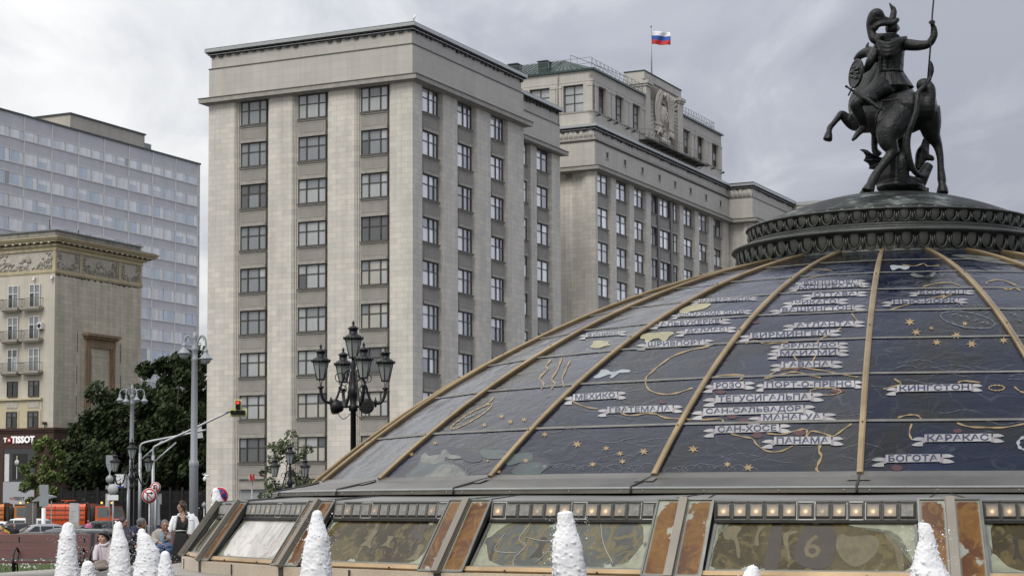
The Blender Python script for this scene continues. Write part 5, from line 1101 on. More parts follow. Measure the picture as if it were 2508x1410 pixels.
# clawed foot
for i in range(3): limb(d, [u5(720,1270,-.3), u5(640+i*12,1290+i*14,-.33), u5(590+i*14,1330+i*8,-.34)], [42, 30, 14], 8)
limb(d, [u5(1430,1250,-.1), u5(1520,1290,-.15), u5(1560,1315,-.16)], [40, 30, 10], 8)
remesh(d, 'dragon', M_brz, .0115, ST, 4)
t = MB(); pts = [(1570,835),(1600,870),(1620,930),(1622,990),(1600,1060),(1575,1110),(1545,1120),(1548,1040),(1552,960),(1556,890)]
P_ = [u4(x, y, -.23) for x, y in pts]; n_ = len(P_); cc = sum(P_, Vector())/n_
t.add(P_+[cc+Vector((0, -.02, 0)), cc+Vector((0, .02, 0))], [(i, (i+1) % n_, n_) for i in range(n_)]+[((i+1) % n_, i, n_+1) for i in range(n_)]); t.build('tail_tip', M_brz, ST)
t = MB(); pts = [(600,712),(650,706),(700,720),(760,762),(860,810),(960,840),(930,930),(860,990),(790,985),(725,975),(735,935),(715,900),(650,860),(675,825),(680,790),(650,745)]
P_ = [u5(x, y, .05+(x-600)*.0003) for x, y in pts]; Q_ = [p+Vector((0, .022, 0)) for p in P_]; n_ = len(P_); t.add(P_+Q_, [tuple(range(n_)), tuple(range(2*n_-1, n_-1, -1))]+[(i, (i+1) % n_, (i+1) % n_+n_, i+n_) for i in range(n_)])
for tip in ((650,860), (725,975), (600,712)): t.tube([u5(940,880,.12), u5((940+tip[0])/2,(870+tip[1])/2-10,.07), u5(*tip, .05)], [.02, .012, .004], 7)
t.build('wing', M_brz, ST)
# ================================================================ ground, street level
GST = -.75                               # carriageway level; the square stands higher
M_pave = mat('granite_paving', (.22, .205, .185), .7, var=.18, scale=1.2); M_asph = mat('asphalt', (.055, .055, .057), .85, var=.2, scale=.8)
q = MB(); q.lathe([(11.4, 0), (13, 0), (30, 0)], 96, (AXX, AXY, 0)); q.add([(-60, -12, -.004), (70, -12, -.004), (70, 55, -.004), (-60, 55, -.004)], [(0, 1, 2, 3)]); q.add([(-60, 55, -.004), (70, 55, -.004), (70, 58, GST-.01), (-60, 58, GST-.01)], [(0, 1, 2, 3)])
tag(q.build('plaza', M_pave, fix=False), kind='structure')
q = MB(); q.add([(-1500, -200, GST-.9), (1500, -200, GST-.9), (1500, 2600, GST-.9), (-1500, 2600, GST-.9)], [(0, 1, 2, 3)]); tag(q.build('ground', mat('town_ground', (.10, .10, .095), .9), fix=False), kind='structure')
q = MB(); q.add([(-160, 57, GST-.006), (160, 57, GST-.006), (160, 146, GST-.006), (-160, 146, GST-.006)], [(0, 1, 2, 3)]); q.add([(-160, 146, GST-.006), (-14, 146, GST-.006), (-14, 260, GST-.006), (-160, 260, GST-.006)], [(0, 1, 2, 3)]); tag(q.build('road', M_asph, fix=False), kind='structure')
q = MB(); q.box(-13.5, 160, 146.2, 154, GST-.4, GST+.14); tag(q.build('pavement', M_pave), kind='structure')
def pxm(Y): return Y/F                   # metres per photo pixel at distance Y
def base(px, Y, z): p = at(px, 1243, Y); return Vector((p.x, Y, z))
# ---- lawn behind the benches, with curb
M_lawn = mat('lawn_green', (.075, .11, .035), .9, var=.35, scale=2.5, bmp=.6)
q = MB(); q.add([(-22, 43.4, .10), (-3.2, 43.4, .10), (-3.2, 50, .16), (-22, 50, .16)], [(0, 1, 2, 3)]); tag(q.build('lawn', M_lawn, fix=False), kind='structure')
gb = MB(); rg = random.Random(3)
for i in range(5200):
    x, y = rg.uniform(-15, -3.4), rg.uniform(43.45, 49.8); hgt = rg.uniform(.05, .17); a = rg.uniform(0, pi); w_ = .012
    gb.add([(x-w_*cos(a), y-w_*sin(a), .1), (x+w_*cos(a), y+w_*sin(a), .1), (x+rg.uniform(-.05, .05), y, .12+hgt)], [(0, 1, 2)], 0 if rg.random() < .86 else 1)
for i in range(420):
    x, y = rg.uniform(-15, -3.4), rg.uniform(44, 49.8); gb.ell((x, y, .22+rg.uniform(0, .12)), rg.uniform(.018, .035), None, 5, 2, 3)
tag(gb.build('grass', [mat('grass_blade', (.085, .125, .04), .8, var=.4), mat('dry_grass', (.20, .19, .10), .8), mat('white_blossom', (.62, .62, .58), .7)], fix=False), 'short grass dotted with white flowers behind the benches', 'grass', kind='stuff')
cw = MB(); cw.box(-24, -2.4, 50.2, 50.7, -.8, .40); cw.box(-24, -2.4, 50.1, 50.8, .40, .50); tag(cw.build('curb_wall', mat('grey_granite_curb', (.22, .21, .195), .6, var=.2, scale=5)), 'low grey granite curb wall behind the lawn and benches', 'wall')
# ---- trees
def leafmat(name, c): 
    m, nt, b = newmat(name); n = noise_(nt, coords(nt), .55, 4, .65); n2 = nt.nodes.new('ShaderNodeNewGeometry')
    cc = ramp(nt, n, [(.3, tint(c, .45)), (.5, c), (.72, tint(c, 1.7))]); rr_ = ramp(nt, n2.outputs['Random Per Island'], [(0, (.65,)*3), (1, (1.35,)*3)])
    nt.links.new(mixc(nt, 1.0, cc, rr_, 'MULTIPLY'), b.inputs['Base Color']); b.inputs['Roughness'].default_value = .6; b.inputs['Specular IOR Level'].default_value = .25; return m
M_leaf = leafmat('dark_lime_leaf', (.034, .050, .018)); M_leaf2 = leafmat('mid_green_leaf', (.125, .165, .052)); M_leaf3 = leafmat('sapling_leaf', (.085, .105, .05)); M_bark = mat('bark', (.055, .045, .035), .9, var=.35, scale=6, bmp=.5)
def tree(name, label, b, h, crown, nleaf, leaf, lm, seed, trunk=.25, group=None, tall=1.0):
    rt = random.Random(seed); t = thing(name, label, 'tree', b, 0, group)
    tb = MB(); z0 = h*.18; top = h*.86
    tb.tube([(0, 0, -.4), (.05, 0, z0), (rt.uniform(-.2, .2), .1, h*.5), (rt.uniform(-.3, .3), 0, top)], [trunk, trunk*.8, trunk*.5, .04], 9)
    ends = []
    for i in range(15):
        a = rt.uniform(0, 2*pi); zz_ = h*rt.uniform(.22, .75); r = crown*rt.uniform(.45, .9); e = Vector((cos(a)*r, sin(a)*r, min(h*.96, zz_+h*rt.uniform(.08, .28)))); ends.append(e)
        tb.tube(spline([(0, 0, zz_), (e.x*.4, e.y*.4, zz_+.3*(e.z-zz_)), e], 3), [trunk*.38*(1-.85*q/6) for q in range(7)], 6)
    tb.build('trunk', M_bark, t)
    cb_ = MB(); cl = []
    for i in range(int(30+crown*9)):    # clumps spread over an uneven crown
        a = rt.uniform(0, 2*pi); u = rt.uniform(-1, 1); rr_ = rt.uniform(.25, 1)**.5; zc = h*.56+h*.43*u*tall*rt.uniform(.75, 1.02); prof_ = sqrt(max(.04, 1-((zc-h*.53)/(h*.52))**2)); rad = crown*prof_*rr_*rt.uniform(.7, 1.12)
        cl.append((Vector((cos(a)*rad, sin(a)*rad, zc)), rt.uniform(.13, .27)*crown))
    for i in range(nleaf):
        c_, cr_ = rt.choice(cl); d = Vector((rt.gauss(0, 1), rt.gauss(0, 1), rt.gauss(0, .75))); d.normalize(); p = c_+d*cr_*rt.uniform(.55, 1.05); p.z = max(p.z, h*.1)
        s_ = leaf*rt.uniform(.6, 1.4); n1_ = Vector((rt.gauss(0, 1), rt.gauss(0, 1), rt.gauss(0, 1)+.6)).normalized(); a1 = n1_.orthogonal().normalized()*s_; a2 = n1_.cross(a1)*.55
        cb_.add([p-a1, p+a2*.9-a1*.1, p+a1, p-a2*.9-a1*.1], [(0, 1, 2, 3)])
    cb_.build('crown', lm, t, fix=False); return t
tree('lime_tree', 'tall dark leafy tree just left of the pale stone block', base(432, 186, GST-.1), 18.0, 4.5, 22000, .27, M_leaf, 1, .3)
tree('lime_tree', 'broad dark tree in front of the tiled wall with the blind niche', base(306, 188, GST-.1), 14.0, 6.0, 22000, .27, M_leaf, 2, .3)
tree('lime_tree', 'dark tree deep in shade behind the grey four lamp post', base(372, 194, GST-.1), 15.2, 5.4, 20000, .28, M_leaf, 3, .3)
tree('lime_tree', 'low dark tree beside the red granite shop wall', base(240, 190, GST-.1), 11.2, 3.1, 12000, .26, M_leaf, 5, .25)
tree('small_tree', 'small pointed green tree in front of the shop window', base(112, 186, GST), 8.9, 2.2, 11000, .17, M_leaf2, 8, .1, tall=1.05)
tree('sapling', 'thin light green sapling in front of the grey shutters', base(702, 118, GST), 7.2, 1.75, 3600, .11, M_leaf3, 13, .05)
# ---- dark iron fence under the trees
fe = MB(); M_ironf = mat('black_iron', (.014, .014, .015), .5, .3, var=.3)
FY = 178; x0, x1 = base(150, FY, 0).x, base(520, FY, 0).x
n = 150
for i in range(n+1): x = x0+(x1-x0)*i/n; fe.box(x-.025, x+.025, FY-.03, FY+.03, GST, 3.2 if i % 12 else 3.4)
for z in (-.4, 2.2, 2.9): fe.box(x0, x1, FY-.05, FY+.05, z, z+.07)
fe.box(x0, x1, FY+.1, FY+.16, GST, 2.2)
for i in range(0, n+1, 12): x = x0+(x1-x0)*i/n; fe.box(x-.1, x+.1, FY-.1, FY+.1, GST, 3.5)
tag(fe.build('iron_fence', M_ironf), 'black iron fence with tall bars under the dark trees', 'fence')
# ---- vehicles
M_tyre = mat('tyre_rubber', (.012, .012, .012), .85); M_rim = mat('alloy_rim', (.35, .35, .36), .35, .7); M_cglass = mat('car_glass', (.016, .019, .021), .06, var=.1, spec=.7)
M_head = mat('headlamp_glass', (.7, .7, .68), .15); M_tail = mat('tail_lamp', (.35, .01, .01), .2)
def paint(name, c): return mat(name, c, .25, .1, var=.05, coat=.6)
def wheel(par, x, y, r, w_=.2):
    o = MB(); o.lathe([(r*.62, -w_/2), (r*.95, -w_/2), (r, -w_*.3), (r, w_*.3), (r*.95, w_/2), (r*.62, w_/2)], 20, (0, 0, 0), 0, ax=Matrix.Rotation(pi/2, 3, 'X')); wo_ = o.build('wheel', M_tyre, par, loc=(x, y, r))
    k = MB(); k.lathe([(0, -w_*.42), (r*.6, -w_*.45), (r*.63, -w_*.3), (r*.63, w_*.3), (r*.6, w_*.45), (0, w_*.42)], 16, (0, 0, 0), 0, ax=Matrix.Rotation(pi/2, 3, 'X')); k.build('rim', M_rim, wo_)
def car(name, label, cat, loc, rz, pm, suv=False, group='cars on the street beyond the benches'):
    c = thing(name, label, cat, loc, rz, group); L, Wd = (4.5, 1.8); H_ = 1.68 if suv else 1.45
    if suv: low = [(-2.2, .35), (-2.25, .7), (-2.2, .98), (1.0, 1.0), (1.9, .88), (2.2, .75), (2.25, .45), (2.15, .3)]; cab = [(-2.17, .97), (-1.95, 1.55), (-1.7, 1.64), (-.2, H_), (.35, 1.6), (1.15, 1.0)]
    else: low = [(-2.25, .4), (-2.28, .7), (-2.1, .92), (-1.5, .95), (1.1, .93), (1.95, .78), (2.25, .62), (2.27, .4), (2.15, .28), (-2.15, .28)]; cab = [(-1.85, .93), (-1.15, 1.36), (-.8, 1.43), (.1, H_), (.55, 1.36), (1.3, .93)]
    b = MB(); hw = Wd/2
    def loft(pr, w0, w1, m, ins=0.06):
        n = len(pr); zs = [p[1] for p in pr]; za, zb = min(zs), max(zs); v = []
        for sg in (-1, 1):
            for x, z in pr: t = (z-za)/(zb-za); v.append((x, sg*(w0+(w1-w0)*t-ins), z))
        for sg in (-1, 1):
            for x, z in pr: cx_ = sum(p[0] for p in pr)/n; cz_ = (za+zb)/2; v.append((cx_+(x-cx_)*.965, sg*(w0+(w1-w0)*((z-za)/(zb-za))), cz_+(z-cz_)*.95))
        b.add(v, [(i, (i+1) % n, n+(i+1) % n, n+i) for i in range(n)]+[(i, (i+1) % n, 2*n+(i+1) % n, 2*n+i) for i in range(n)]+[(n+i, n+(i+1) % n, 3*n+(i+1) % n, 3*n+i) for i in range(n)]+[tuple(range(2*n, 3*n)), tuple(range(3*n, 4*n))], m, True)
    loft(low, hw, hw*.97, 0); loft(cab, hw*.95, hw*.74, 0, .03)
    bo = b.build('body', [pm], c)
    gq = MB(); zb = 1.02 if suv else .98; zt = H_-.14
    def sidepos(z): t = (z-cab[0][1])/(H_-cab[0][1]); return hw*(.95+(.74-.95)*t)+.006
    xs = ([(-1.75, -1.6, -1.05, -1.05), (-.98, -.98, -.05, -.05), (.02, .02, .42, .92)] if suv else [(-1.45, -1.0, -.75, -.75), (-.68, -.68, .0, .0), (.07, .07, .38, .98)])
    for sg in (-1, 1):
        for a0, a1, c1, c0 in xs: gq.add([(a0, sg*sidepos(zb), zb), (c0, sg*sidepos(zb), zb), (c1, sg*sidepos(zt), zt), (a1, sg*sidepos(zt), zt)], [(0, 1, 2, 3)])
    fr_ = cab[-1]; tp = cab[-2]; f0 = Vector((fr_[0]-.06, 0, fr_[1]+.05)); f1 = Vector((tp[0]+.05, 0, tp[1]-.02)); nrm = Vector((.02, 0, .02))
    gq.add([f0+nrm+Vector((0, -hw*.85, 0)), f0+nrm+Vector((0, hw*.85, 0)), f1+nrm+Vector((0, hw*.68, 0)), f1+nrm+Vector((0, -hw*.68, 0))], [(0, 1, 2, 3)])
    r0, r1 = cab[0], cab[1]; f0 = Vector((r0[0]+.02, 0, r0[1]+.05)); f1 = Vector((r1[0]-.03, 0, r1[1]-.05)); nrm = Vector((-.025, 0, .02))
    gq.add([f0+nrm+Vector((0, -hw*.82, 0)), f0+nrm+Vector((0, hw*.82, 0)), f1+nrm+Vector((0, hw*.68, 0)), f1+nrm+Vector((0, -hw*.68, 0))], [(0, 1, 2, 3)])
    gq.build('window_glass', M_cglass, c, fix=False)
    for sg in (-1, 1):
        l = MB(); l.ell((2.17, sg*.62, .66), (.07, .2, .085), None, 8, 0, 6); l.build('headlight', M_head, c)
        l = MB(); l.ell((-2.2, sg*.68, .8), (.06, .15, .1), None, 8, 0, 6); l.build('tail_light', M_tail, c)
        l = MB(); l.ell((.85, sg*(hw+.09), 1.0), (.07, .1, .08), None, 8, 0, 6); l.build('mirror', pm, c)
        for x in (-1.38, 1.38): wheel(c, x, sg*(hw-.12), .33)
    bm_ = MB(); bm_.box(2.2, 2.3, -.8, .8, .32, .48); bm_.box(-2.3, -2.2, -.8, .8, .36, .5); bm_.box(-2.29, -2.25, -.26, .26, .55, .66, 1); bm_.build('bumper', [MATS['tyre_rubber'], M_white], c)
    return c
P_white = paint('white_car_paint', (.62, .62, .62)); P_silver = paint('silver_car_paint', (.30, .31, .32)); P_black = paint('black_car_paint', (.012, .012, .014)); P_dark = paint('dark_grey_car_paint', (.022, .025, .028)); P_yel = paint('yellow_cab_paint', (.55, .36, .04))
car('parked_car', 'white estate car left of the bus shelter', 'car', base(52, 130, GST), 2.6, P_white, True)
car('parked_car', 'black car in front of the white estate car', 'car', base(62, 118, GST), .25, P_black)
car('parked_car', 'silver car behind the striped crowd barriers', 'car', base(124, 112, GST), .35, P_silver)
car('parked_car', 'dark suv behind the nearest bench with its windows catching light', 'car', base(168, 66, GST), 2.35, P_dark, True)
car('parked_car', 'dark saloon with a red tail lamp left of the tallest jet', 'car', base(88, 74, GST), 2.9, P_black)
car('parked_car', 'yellow taxi at the left edge of the street', 'car', base(-22, 108, GST), .1, P_yel)
car('parked_car', 'white car cut by the left edge of the picture', 'car', base(-14, 134, GST), 2.9, P_white)
car('parked_car', 'dark car standing behind the sign posts in front of the orange truck', 'car', base(262, 140, GST), .1, P_dark)
# sweeper trucks
M_or = paint('orange_truck_paint', (.55, .075, .012)); M_or2 = paint('amber_truck_paint', (.50, .15, .015)); M_beac = mat('amber_beacon', (1, .5, .1), .3, emit=1.2); M_lit = mat('lit_headlamp', (1, .97, .9), .2, emit=2.2)
def sweeper(label, loc, rz, pm, full):
    t = thing('sweeper_truck', label, 'truck', loc, rz, 'orange sweeper trucks')
    b = MB(); b.box(-3.6, 1.5, -1.15, 1.15, .55, .9, 1)
    pr = [(-1.1, .95), (-1.15, 1.5), (-1.12, 2.45), (-.85, 2.72), (.85, 2.72), (1.12, 2.45), (1.15, 1.5), (1.1, .95)]
    n = len(pr); b.add([(-3.6, y, z) for y, z in pr]+[(.35, y, z) for y, z in pr], [tuple(range(n)), tuple(range(2*n-1, n-1, -1))]+[(i, i+n, (i+1) % n+n, (i+1) % n) for i in range(n)], 0)
    for z in (1.35, 1.75, 2.15): b.box(-3.55, .3, -1.19, 1.19, z, z+.06, 1)
    for x in (-2.6, -1.6, -.6): b.box(x, x+.05, -1.18, 1.18, 1.0, 2.5, 0)
    b.box(-3.3, .1, -.9, .9, 2.72, 2.8, 1); b.tube([(-2.0, -.5, 2.8), (-2.0, .5, 3.0)], .04, 6, 0); b.box(-2.6, -1.2, -.04, .04, 2.95, 3.02, 0)
    b.build('hopper', [pm, M_black], t)
    h = MB(); h.ell((.75, -.5, 1.7), (.42, .62, .85), None, 12, 0, 8); h.tube(spline([(.35, -.9, 2.6), (.6, -1.1, 2.75), (.8, -1.1, 2.0), (.7, -1.05, 1.0)], 4), .09, 8); h.build('suction_hose', M_black, t)
    c = MB(); pf = [(1.3, .5), (3.05, .5), (3.12, 1.35), (2.95, 1.5), (2.62, 2.55), (1.35, 2.6)]
    c.plate([(x, z) for x, z in pf], -1.12, 1.12); c.box(1.35, 2.7, -1.14, 1.14, 2.55, 2.68, 1); cab_ = c.build('cab', [pm, M_black], t)
    w_ = MB(); nrm = Vector((.02, 0, .008)); w_.add([Vector((2.95, -1.0, 1.52))+nrm, Vector((2.95, 1.0, 1.52))+nrm, Vector((2.66, .95, 2.45))+nrm, Vector((2.66, -.95, 2.45))+nrm], [(0, 1, 2, 3)])
    for sg in (-1, 1): w_.add([(1.55, sg*1.13, 1.55), (2.75, sg*1.13, 1.55), (2.5, sg*1.13, 2.4), (1.55, sg*1.13, 2.4)], [(0, 1, 2, 3)])
    w_.build('windscreen', mat('truck_glass', (.10, .115, .115), .08, spec=.7), t, fix=False)
    for sg in (-1, 1):
        l = MB(); l.ell((3.1, sg*.8, 1.15), (.06, .13, .12), None, 10, 0, 6); l.build('headlight', M_lit, t)
        l = MB(); l.ell((1.8, sg*.85, 2.78), (.1, .12, .1), None, 8, 0, 5); l.build('beacon', M_beac, t)
        l = MB(); l.box(2.7, 2.8, sg*1.32-.12, sg*1.32+.12, 1.75, 2.2); l.build('mirror', M_black, t)
        for x in (-2.5, 2.2): wheel(t, x, sg*.95, .5, .32)
    g = MB(); g.box(3.08, 3.16, -1.1, 1.1, .5, .85, 0); g.box(3.1, 3.17, -.28, .28, .92, 1.05, 1); g.build('bumper', [M_black, M_white], t)
sweeper('orange sweeper truck with lit headlamps facing right', base(216, 165, GST), -.38, M_or, True)
sweeper('amber orange sweeper truck behind the bus shelter', base(12, 172, GST), -.2, M_or2, False)
# ---- crowd barriers
M_galv = mat('galvanised_steel', (.34, .35, .36), .45, .5, var=.15)
def barrier():
    b = MB(); L = 2.3; b.tube([(-L/2, 0, 0), (-L/2, 0, 1.0), (-L/2+.12, 0, 1.12), (L/2-.12, 0, 1.12), (L/2, 0, 1.0), (L/2, 0, 0)], .03, 6); b.tube([(-L/2, 0, .2), (L/2, 0, .2)], .022, 5)
    for i in range(1, 16): x = -L/2+L*i/16; b.tube([(x, 0, .2), (x, 0, 1.12)], .018, 4)
    for s_ in (-.75, .75): b.box(s_-.03, s_+.03, -.3, .3, 0, .05)
    return b.build('crowd_barrier', M_galv)
bar0 = tag(barrier(), 'grey steel crowd barrier in the row along the street', 'barrier', 'crowd barriers along the street')
bar0.location = base(58, 148, GST-.15)
for i in range(1, 7): o = bar0.copy(); COL.objects.link(o); o.location = base(58+i*76, 148-i*.5, GST-.12); o.rotation_euler = (0, 0, (.02, -.03)[i % 2])
# ---- lamp posts
M_bl = mat('black_cast_iron', (.013, .0135, .014), .42, .3, var=.3, scale=6); M_frost = mat('frosted_lantern_glass', (.27, .29, .275), .35, var=.12, scale=3)
def lantern(par, c, s=1.0):
    """six-sided tapered lantern hanging crown-up; c = bottom centre"""
    c = Vector(c); hx = lambda r, z, k: c+Vector((r*s*cos(pi*k/3+.3), r*s*sin(pi*k/3+.3), z*s))
    f = MB()
    for k in range(6): f.tube([hx(.115, .03, k), hx(.225, .50, k)], .013*s, 5)
    f.lathe([(.05*s, -.0), (.13*s, .0), (.13*s, .035*s), (.11*s, .04*s)], 6, c); f.lathe([(.235*s, .49*s), (.27*s, .5*s), (.26*s, .55*s), (.19*s, .62*s), (.12*s, .65*s), (.115*s, .77*s), (.15*s, .79*s), (.14*s, .82*s), (.07*s, .86*s), (.03*s, .88*s), (.028*s, .92*s), (.045*s, .94*s), (.03*s, .97*s), (.0, 1.03*s)], 12, c)
    for k in range(18): a = 2*pi*k/18; f.ell(c+Vector((.262*s*cos(a), .262*s*sin(a), .545*s)), (.02*s, .02*s, .032*s), None, 5, 0, 3)
    lo = f.build('lantern', M_bl, par)
    g = MB(); g.add([hx(.108, .035, k) for k in range(6)]+[hx(.215, .49, k) for k in range(6)], [(k, (k+1) % 6, (k+1) % 6+6, k+6) for k in range(6)]); g.build('pane', M_frost, lo)
def black_lamp(label, b, h, arms, s, spk=False, a0=.35, ak=1.0):
    t = thing('lamp_post', label, 'lamp post', b, 0, None); R_ = .78*s
    p = MB(); p.lathe([(.19*s, 0), (.2*s, .3), (.12*s, .5), (.085*s, .7), (.075*s, h-2.45*s), (.12*s, h-2.42*s), (.12*s, h-2.3*s), (.09*s, h-2.25*s), (.11*s, h-2.05*s), (.16*s, h-1.95*s), (.12*s, h-1.8*s), (.075*s, h-1.7*s), (.10*s, h-1.5*s), (.06*s, h-1.35*s), (.085*s, h-1.2*s), (.05*s, h-1.1*s), (.05*s, h-1.03*s)], 16)
    p.build('post', M_bl, t); lantern(t, (0, 0, h-1.03*s), s)
    for k in range(arms):
        a = a0+2*pi*k/arms; d = Vector((cos(a), sin(a), 0)); A_ = MB(); P = lambda r, z: d*(r*s*ak)+Vector((0, 0, h+z*s))
        A_.tube(spline([P(.08, -1.35), P(.2, -1.4), P(.3, -1.75), P(.42, -2.12), P(.55, -2.22), P(.7, -2.18), P(.78, -2.0), P(.8, -1.85)], 5), [.022*s+.028*s*(i/35) for i in range(36)], 8)
        A_.lathe([(.03*s, 0), (.085*s, .02*s), (.09*s, .06*s), (.03*s, .08*s)], 10, P(.8, -1.86)); A_.lathe([(.0, -.14*s), (.03*s, -.1*s), (.055*s, 0), (.03*s, .08*s), (.0, .16*s)], 8, P(.55, -2.2))
        for w_ in (-1, 1): sd = Vector((-d.y, d.x, 0))*w_*.11*s; A_.tube([P(.8, -1.8)+sd*.4, P(.8, -1.7)+sd*.5, P(.8, -1.66)+sd, P(.8, -1.62)+sd*1.1], .012*s, 5)
        for (cr, cz, rr_) in ((.26, -1.85, .1), (.2, -1.5, .08), (.33, -1.55, .12)): A_.tube([P(cr+rr_*cos(q), cz+rr_*sin(q)) for q in [2*pi*i/12 for i in range(13)]], .013*s, 5)
        A_.build('arm', M_bl, t); lantern(t, P(.8, -1.63), s*.95)
    if spk:
        for a in (pi+.2, -.55):
            d = Vector((cos(a), sin(a), 0)); sp_m = MB(); c_ = d*.42+Vector((0, 0, h-2.32*s)); Rz = Matrix.Rotation(a-(.5 if a > 0 else 1.2), 3, 'Z') @ Matrix.Rotation(pi/2, 3, 'Y')
            sp_m.lathe([(.0, -.16), (.12, -.14), (.19, .0), (.2, .12), (.18, .13), (.0, .12)], 18, c_, 0, ax=Rz); sp_m.tube([(0, 0, c_.z), c_], .03, 6); sp_m.tube([(0, 0, c_.z+.2), c_+Vector((0, 0, .12))], .012, 5); sp_m.tube(spline([c_+Vector((0, 0, -.15)), c_*.6+Vector((0, 0, c_.z*.4-.32)), Vector((0, 0, c_.z-.1))], 4), .01, 5)
            so = sp_m.build('loudspeaker', M_bl, t); gr = MB()
            for i in range(7): y = -.15+.05*i; L = sqrt(max(.001, .18**2-y*y)); gr.tube([c_+Rz @ Vector((y, -L, .135)), c_+Rz @ Vector((y, L, .135))], .008, 4)
            gr.build('grille', mat('grille_metal', (.09, .085, .075), .5, .4), so)
    return t
def topz(py, Y): return at(CX, py, Y).z
bz = topz(783, 50); black_lamp('ornate black five lantern lamp post with loudspeakers beside the dome', base(865, 50, 0), bz, 4, .97, True, .32, 1.13)
bz = topz(1072, 95)-GST; black_lamp('black three lantern post under the grey four lamp pole', base(322, 95, GST), bz, 2, 1.02, False, .08)
bz = topz(1083, 92)-GST; black_lamp('small black lamp post in the sapling behind the dome edge', base(710, 92, GST), bz, 2, 1.0, False, .5)
M_gp = mat('grey_lamp_paint', (.27, .285, .30), .45, .1, var=.08); M_bowl = mat('clear_lamp_bowl', (.30, .31, .31), .12, var=.1)
def grey_lamp(label, b, h, r, dirs, s):
    t = thing('street_lamp', label, 'street lamp', b)
    p = MB(); p.lathe([(r*1.5, 0), (r*1.5, h*.42), (r*1.62, h*.425), (r*1.75, h*.43), (r*1.62, h*.445), (r*1.2, h*.455), (r*1.02, h*.87), (r*1.2, h*.875), (r*1.25, h*.885), (r*1.0, h*.89), (r*1.0, h*.915), (r*1.3, h*.92), (r*1.25, h*.93), (.05, h*.95), (.1, h*.97), (.09, h*.985), (.02, h)], 18); p.build('pole', M_gp, t)
    for a, R_, dz in dirs:
        d = Vector((cos(a), sin(a), 0)); A_ = MB(); zt = h*.925; P = lambda x, z: d*x+Vector((0, 0, zt+z))
        A_.tube(spline([P(.05, .0), P(R_*.2, .45*s), P(R_*.55, .88*s), P(R_*.85, .82*s), P(R_, .5*s), P(R_, .25*s+dz)], 5), [.085*s]*10+[.065*s]*16, 8); A_.tube([P(R_*.55+.2*s*cos(q), .6*s+.2*s*sin(q)) for q in [2*pi*i/12 for i in range(10)]], .03*s, 5); A_.build('arm', M_gp, t)
        c_ = P(R_, -.5*s+dz); H_ = MB(); H_.lathe([(.05*s, .85*s), (.07*s, .8*s), (.07*s, .7*s), (.15*s, .66*s), (.17*s, .55*s), (.14*s, .5*s), (.2*s, .35*s), (.38*s, .12*s), (.47*s, .08*s), (.48*s, .0), (.36*s, .0)], 20, c_); ho = H_.build('lamp_shade', M_gp, t)
        g = MB(); g.lathe([(.36*s, .02*s), (.33*s, -.14*s), (.24*s, -.26*s), (.1*s, -.33*s), (.0, -.34*s)], 18, c_); g.build('bowl', M_bowl, ho)
grey_lamp('tall grey street lamp with two bell shades left of the stone block', base(474, 78, GST), topz(812, 78)-GST, .118, [(pi+.15, .42, .1), (-.15, .46, -.12)], .60)
grey_lamp('grey street lamp with four bell shades in front of the tiled wall', base(321, 118, GST), topz(941, 118)-GST, .115, [(pi+.1, .74, 0), (pi+.9, .5, -.1), (-.8, .45, 0), (.05, .74, -.05)], .5)
# ---- traffic light gantries
def gantry(label, px, Y, ytop, tip, name='traffic_light', light=True):
    b = base(px, Y, GST); t = thing(name, label, 'traffic light' if light else 'sign gantry', b); h = topz(ytop, Y)-GST; tp = at(*tip, Y)-b
    m = MB(); m.tube([(0, 0, 0), (0, 0, h-.6)], .09, 8); m.tube(spline([(0, 0, h-.62), (.02, 0, h-.2), (.35, 0, h+.02), (tp.x*.5, 0, h+(tp.z-h)*.45), (tp.x, 0, tp.z)], 6), .065, 7); m.tube([(.05, 0, h-1.0), (1.3, 0, h+.12)], .05, 6); m.build('mast', M_galv, t)
    return t, tp
t, tp = gantry('traffic light showing red on a long slanting arm', 374, 110, 1088, (556, 1010))
m = MB(); c_ = at(583, 1000, 110)-Vector(t.location); u_ = pxm(110); 
m.plate([(c_.x-22*u_, c_.z-20*u_), (c_.x+22*u_, c_.z-20*u_), (c_.x+22*u_, c_.z+1*u_), (c_.x+9*u_, c_.z+1*u_), (c_.x+9*u_, c_.z+23*u_), (c_.x-10*u_, c_.z+23*u_), (c_.x-10*u_, c_.z+1*u_), (c_.x-22*u_, c_.z+1*u_)], -.03, .03, 0)
m.box(c_.x-5.5*u_, c_.x+5.5*u_, -.2, -.03, c_.z-2*u_, c_.z+19*u_, 1); m.box(c_.x-17.5*u_, c_.x+17.5*u_, -.2, -.031, c_.z-15*u_, c_.z-5*u_, 1); m.tube([tp, (c_.x-8*u_, .02, c_.z-4*u_)], .05, 6, 1)
m.build('signal_board', [mat('yellow_backing_board', (.55, .53, .25), .6, var=.1), M_black], t)
for dx, dz, e in ((0, 14, 'r'), (0, 4, 'k'), (-13, -10, 'k'), (0, -10, 'k'), (13, -10, 'k')):
    l = MB(); q = Matrix.Rotation(pi/2, 3, 'X'); l.lathe([(0, .03), (4.2*u_, .0), (5*u_, .02), (5*u_, .16), (4.6*u_, .16)], 14, (c_.x+dx*u_, -.25, c_.z+dz*u_), 0, ax=q, cap=False); l.lathe([(0, .04), (4.2*u_, .03), (4.2*u_, .02)], 14, (c_.x+dx*u_, -.26, c_.z+dz*u_), 1, ax=q)
    l.build('signal_lamp', [M_black, mat('red_signal', (1, .07, .05), .3, emit=.9) if e == 'r' else mat('unlit_signal', (.06, .065, .055), .2)], t)
t, tp = gantry('grey sign gantry whose arm carries a white plate', 342, 112, 1083, (505, 1052), 'sign_gantry', False)
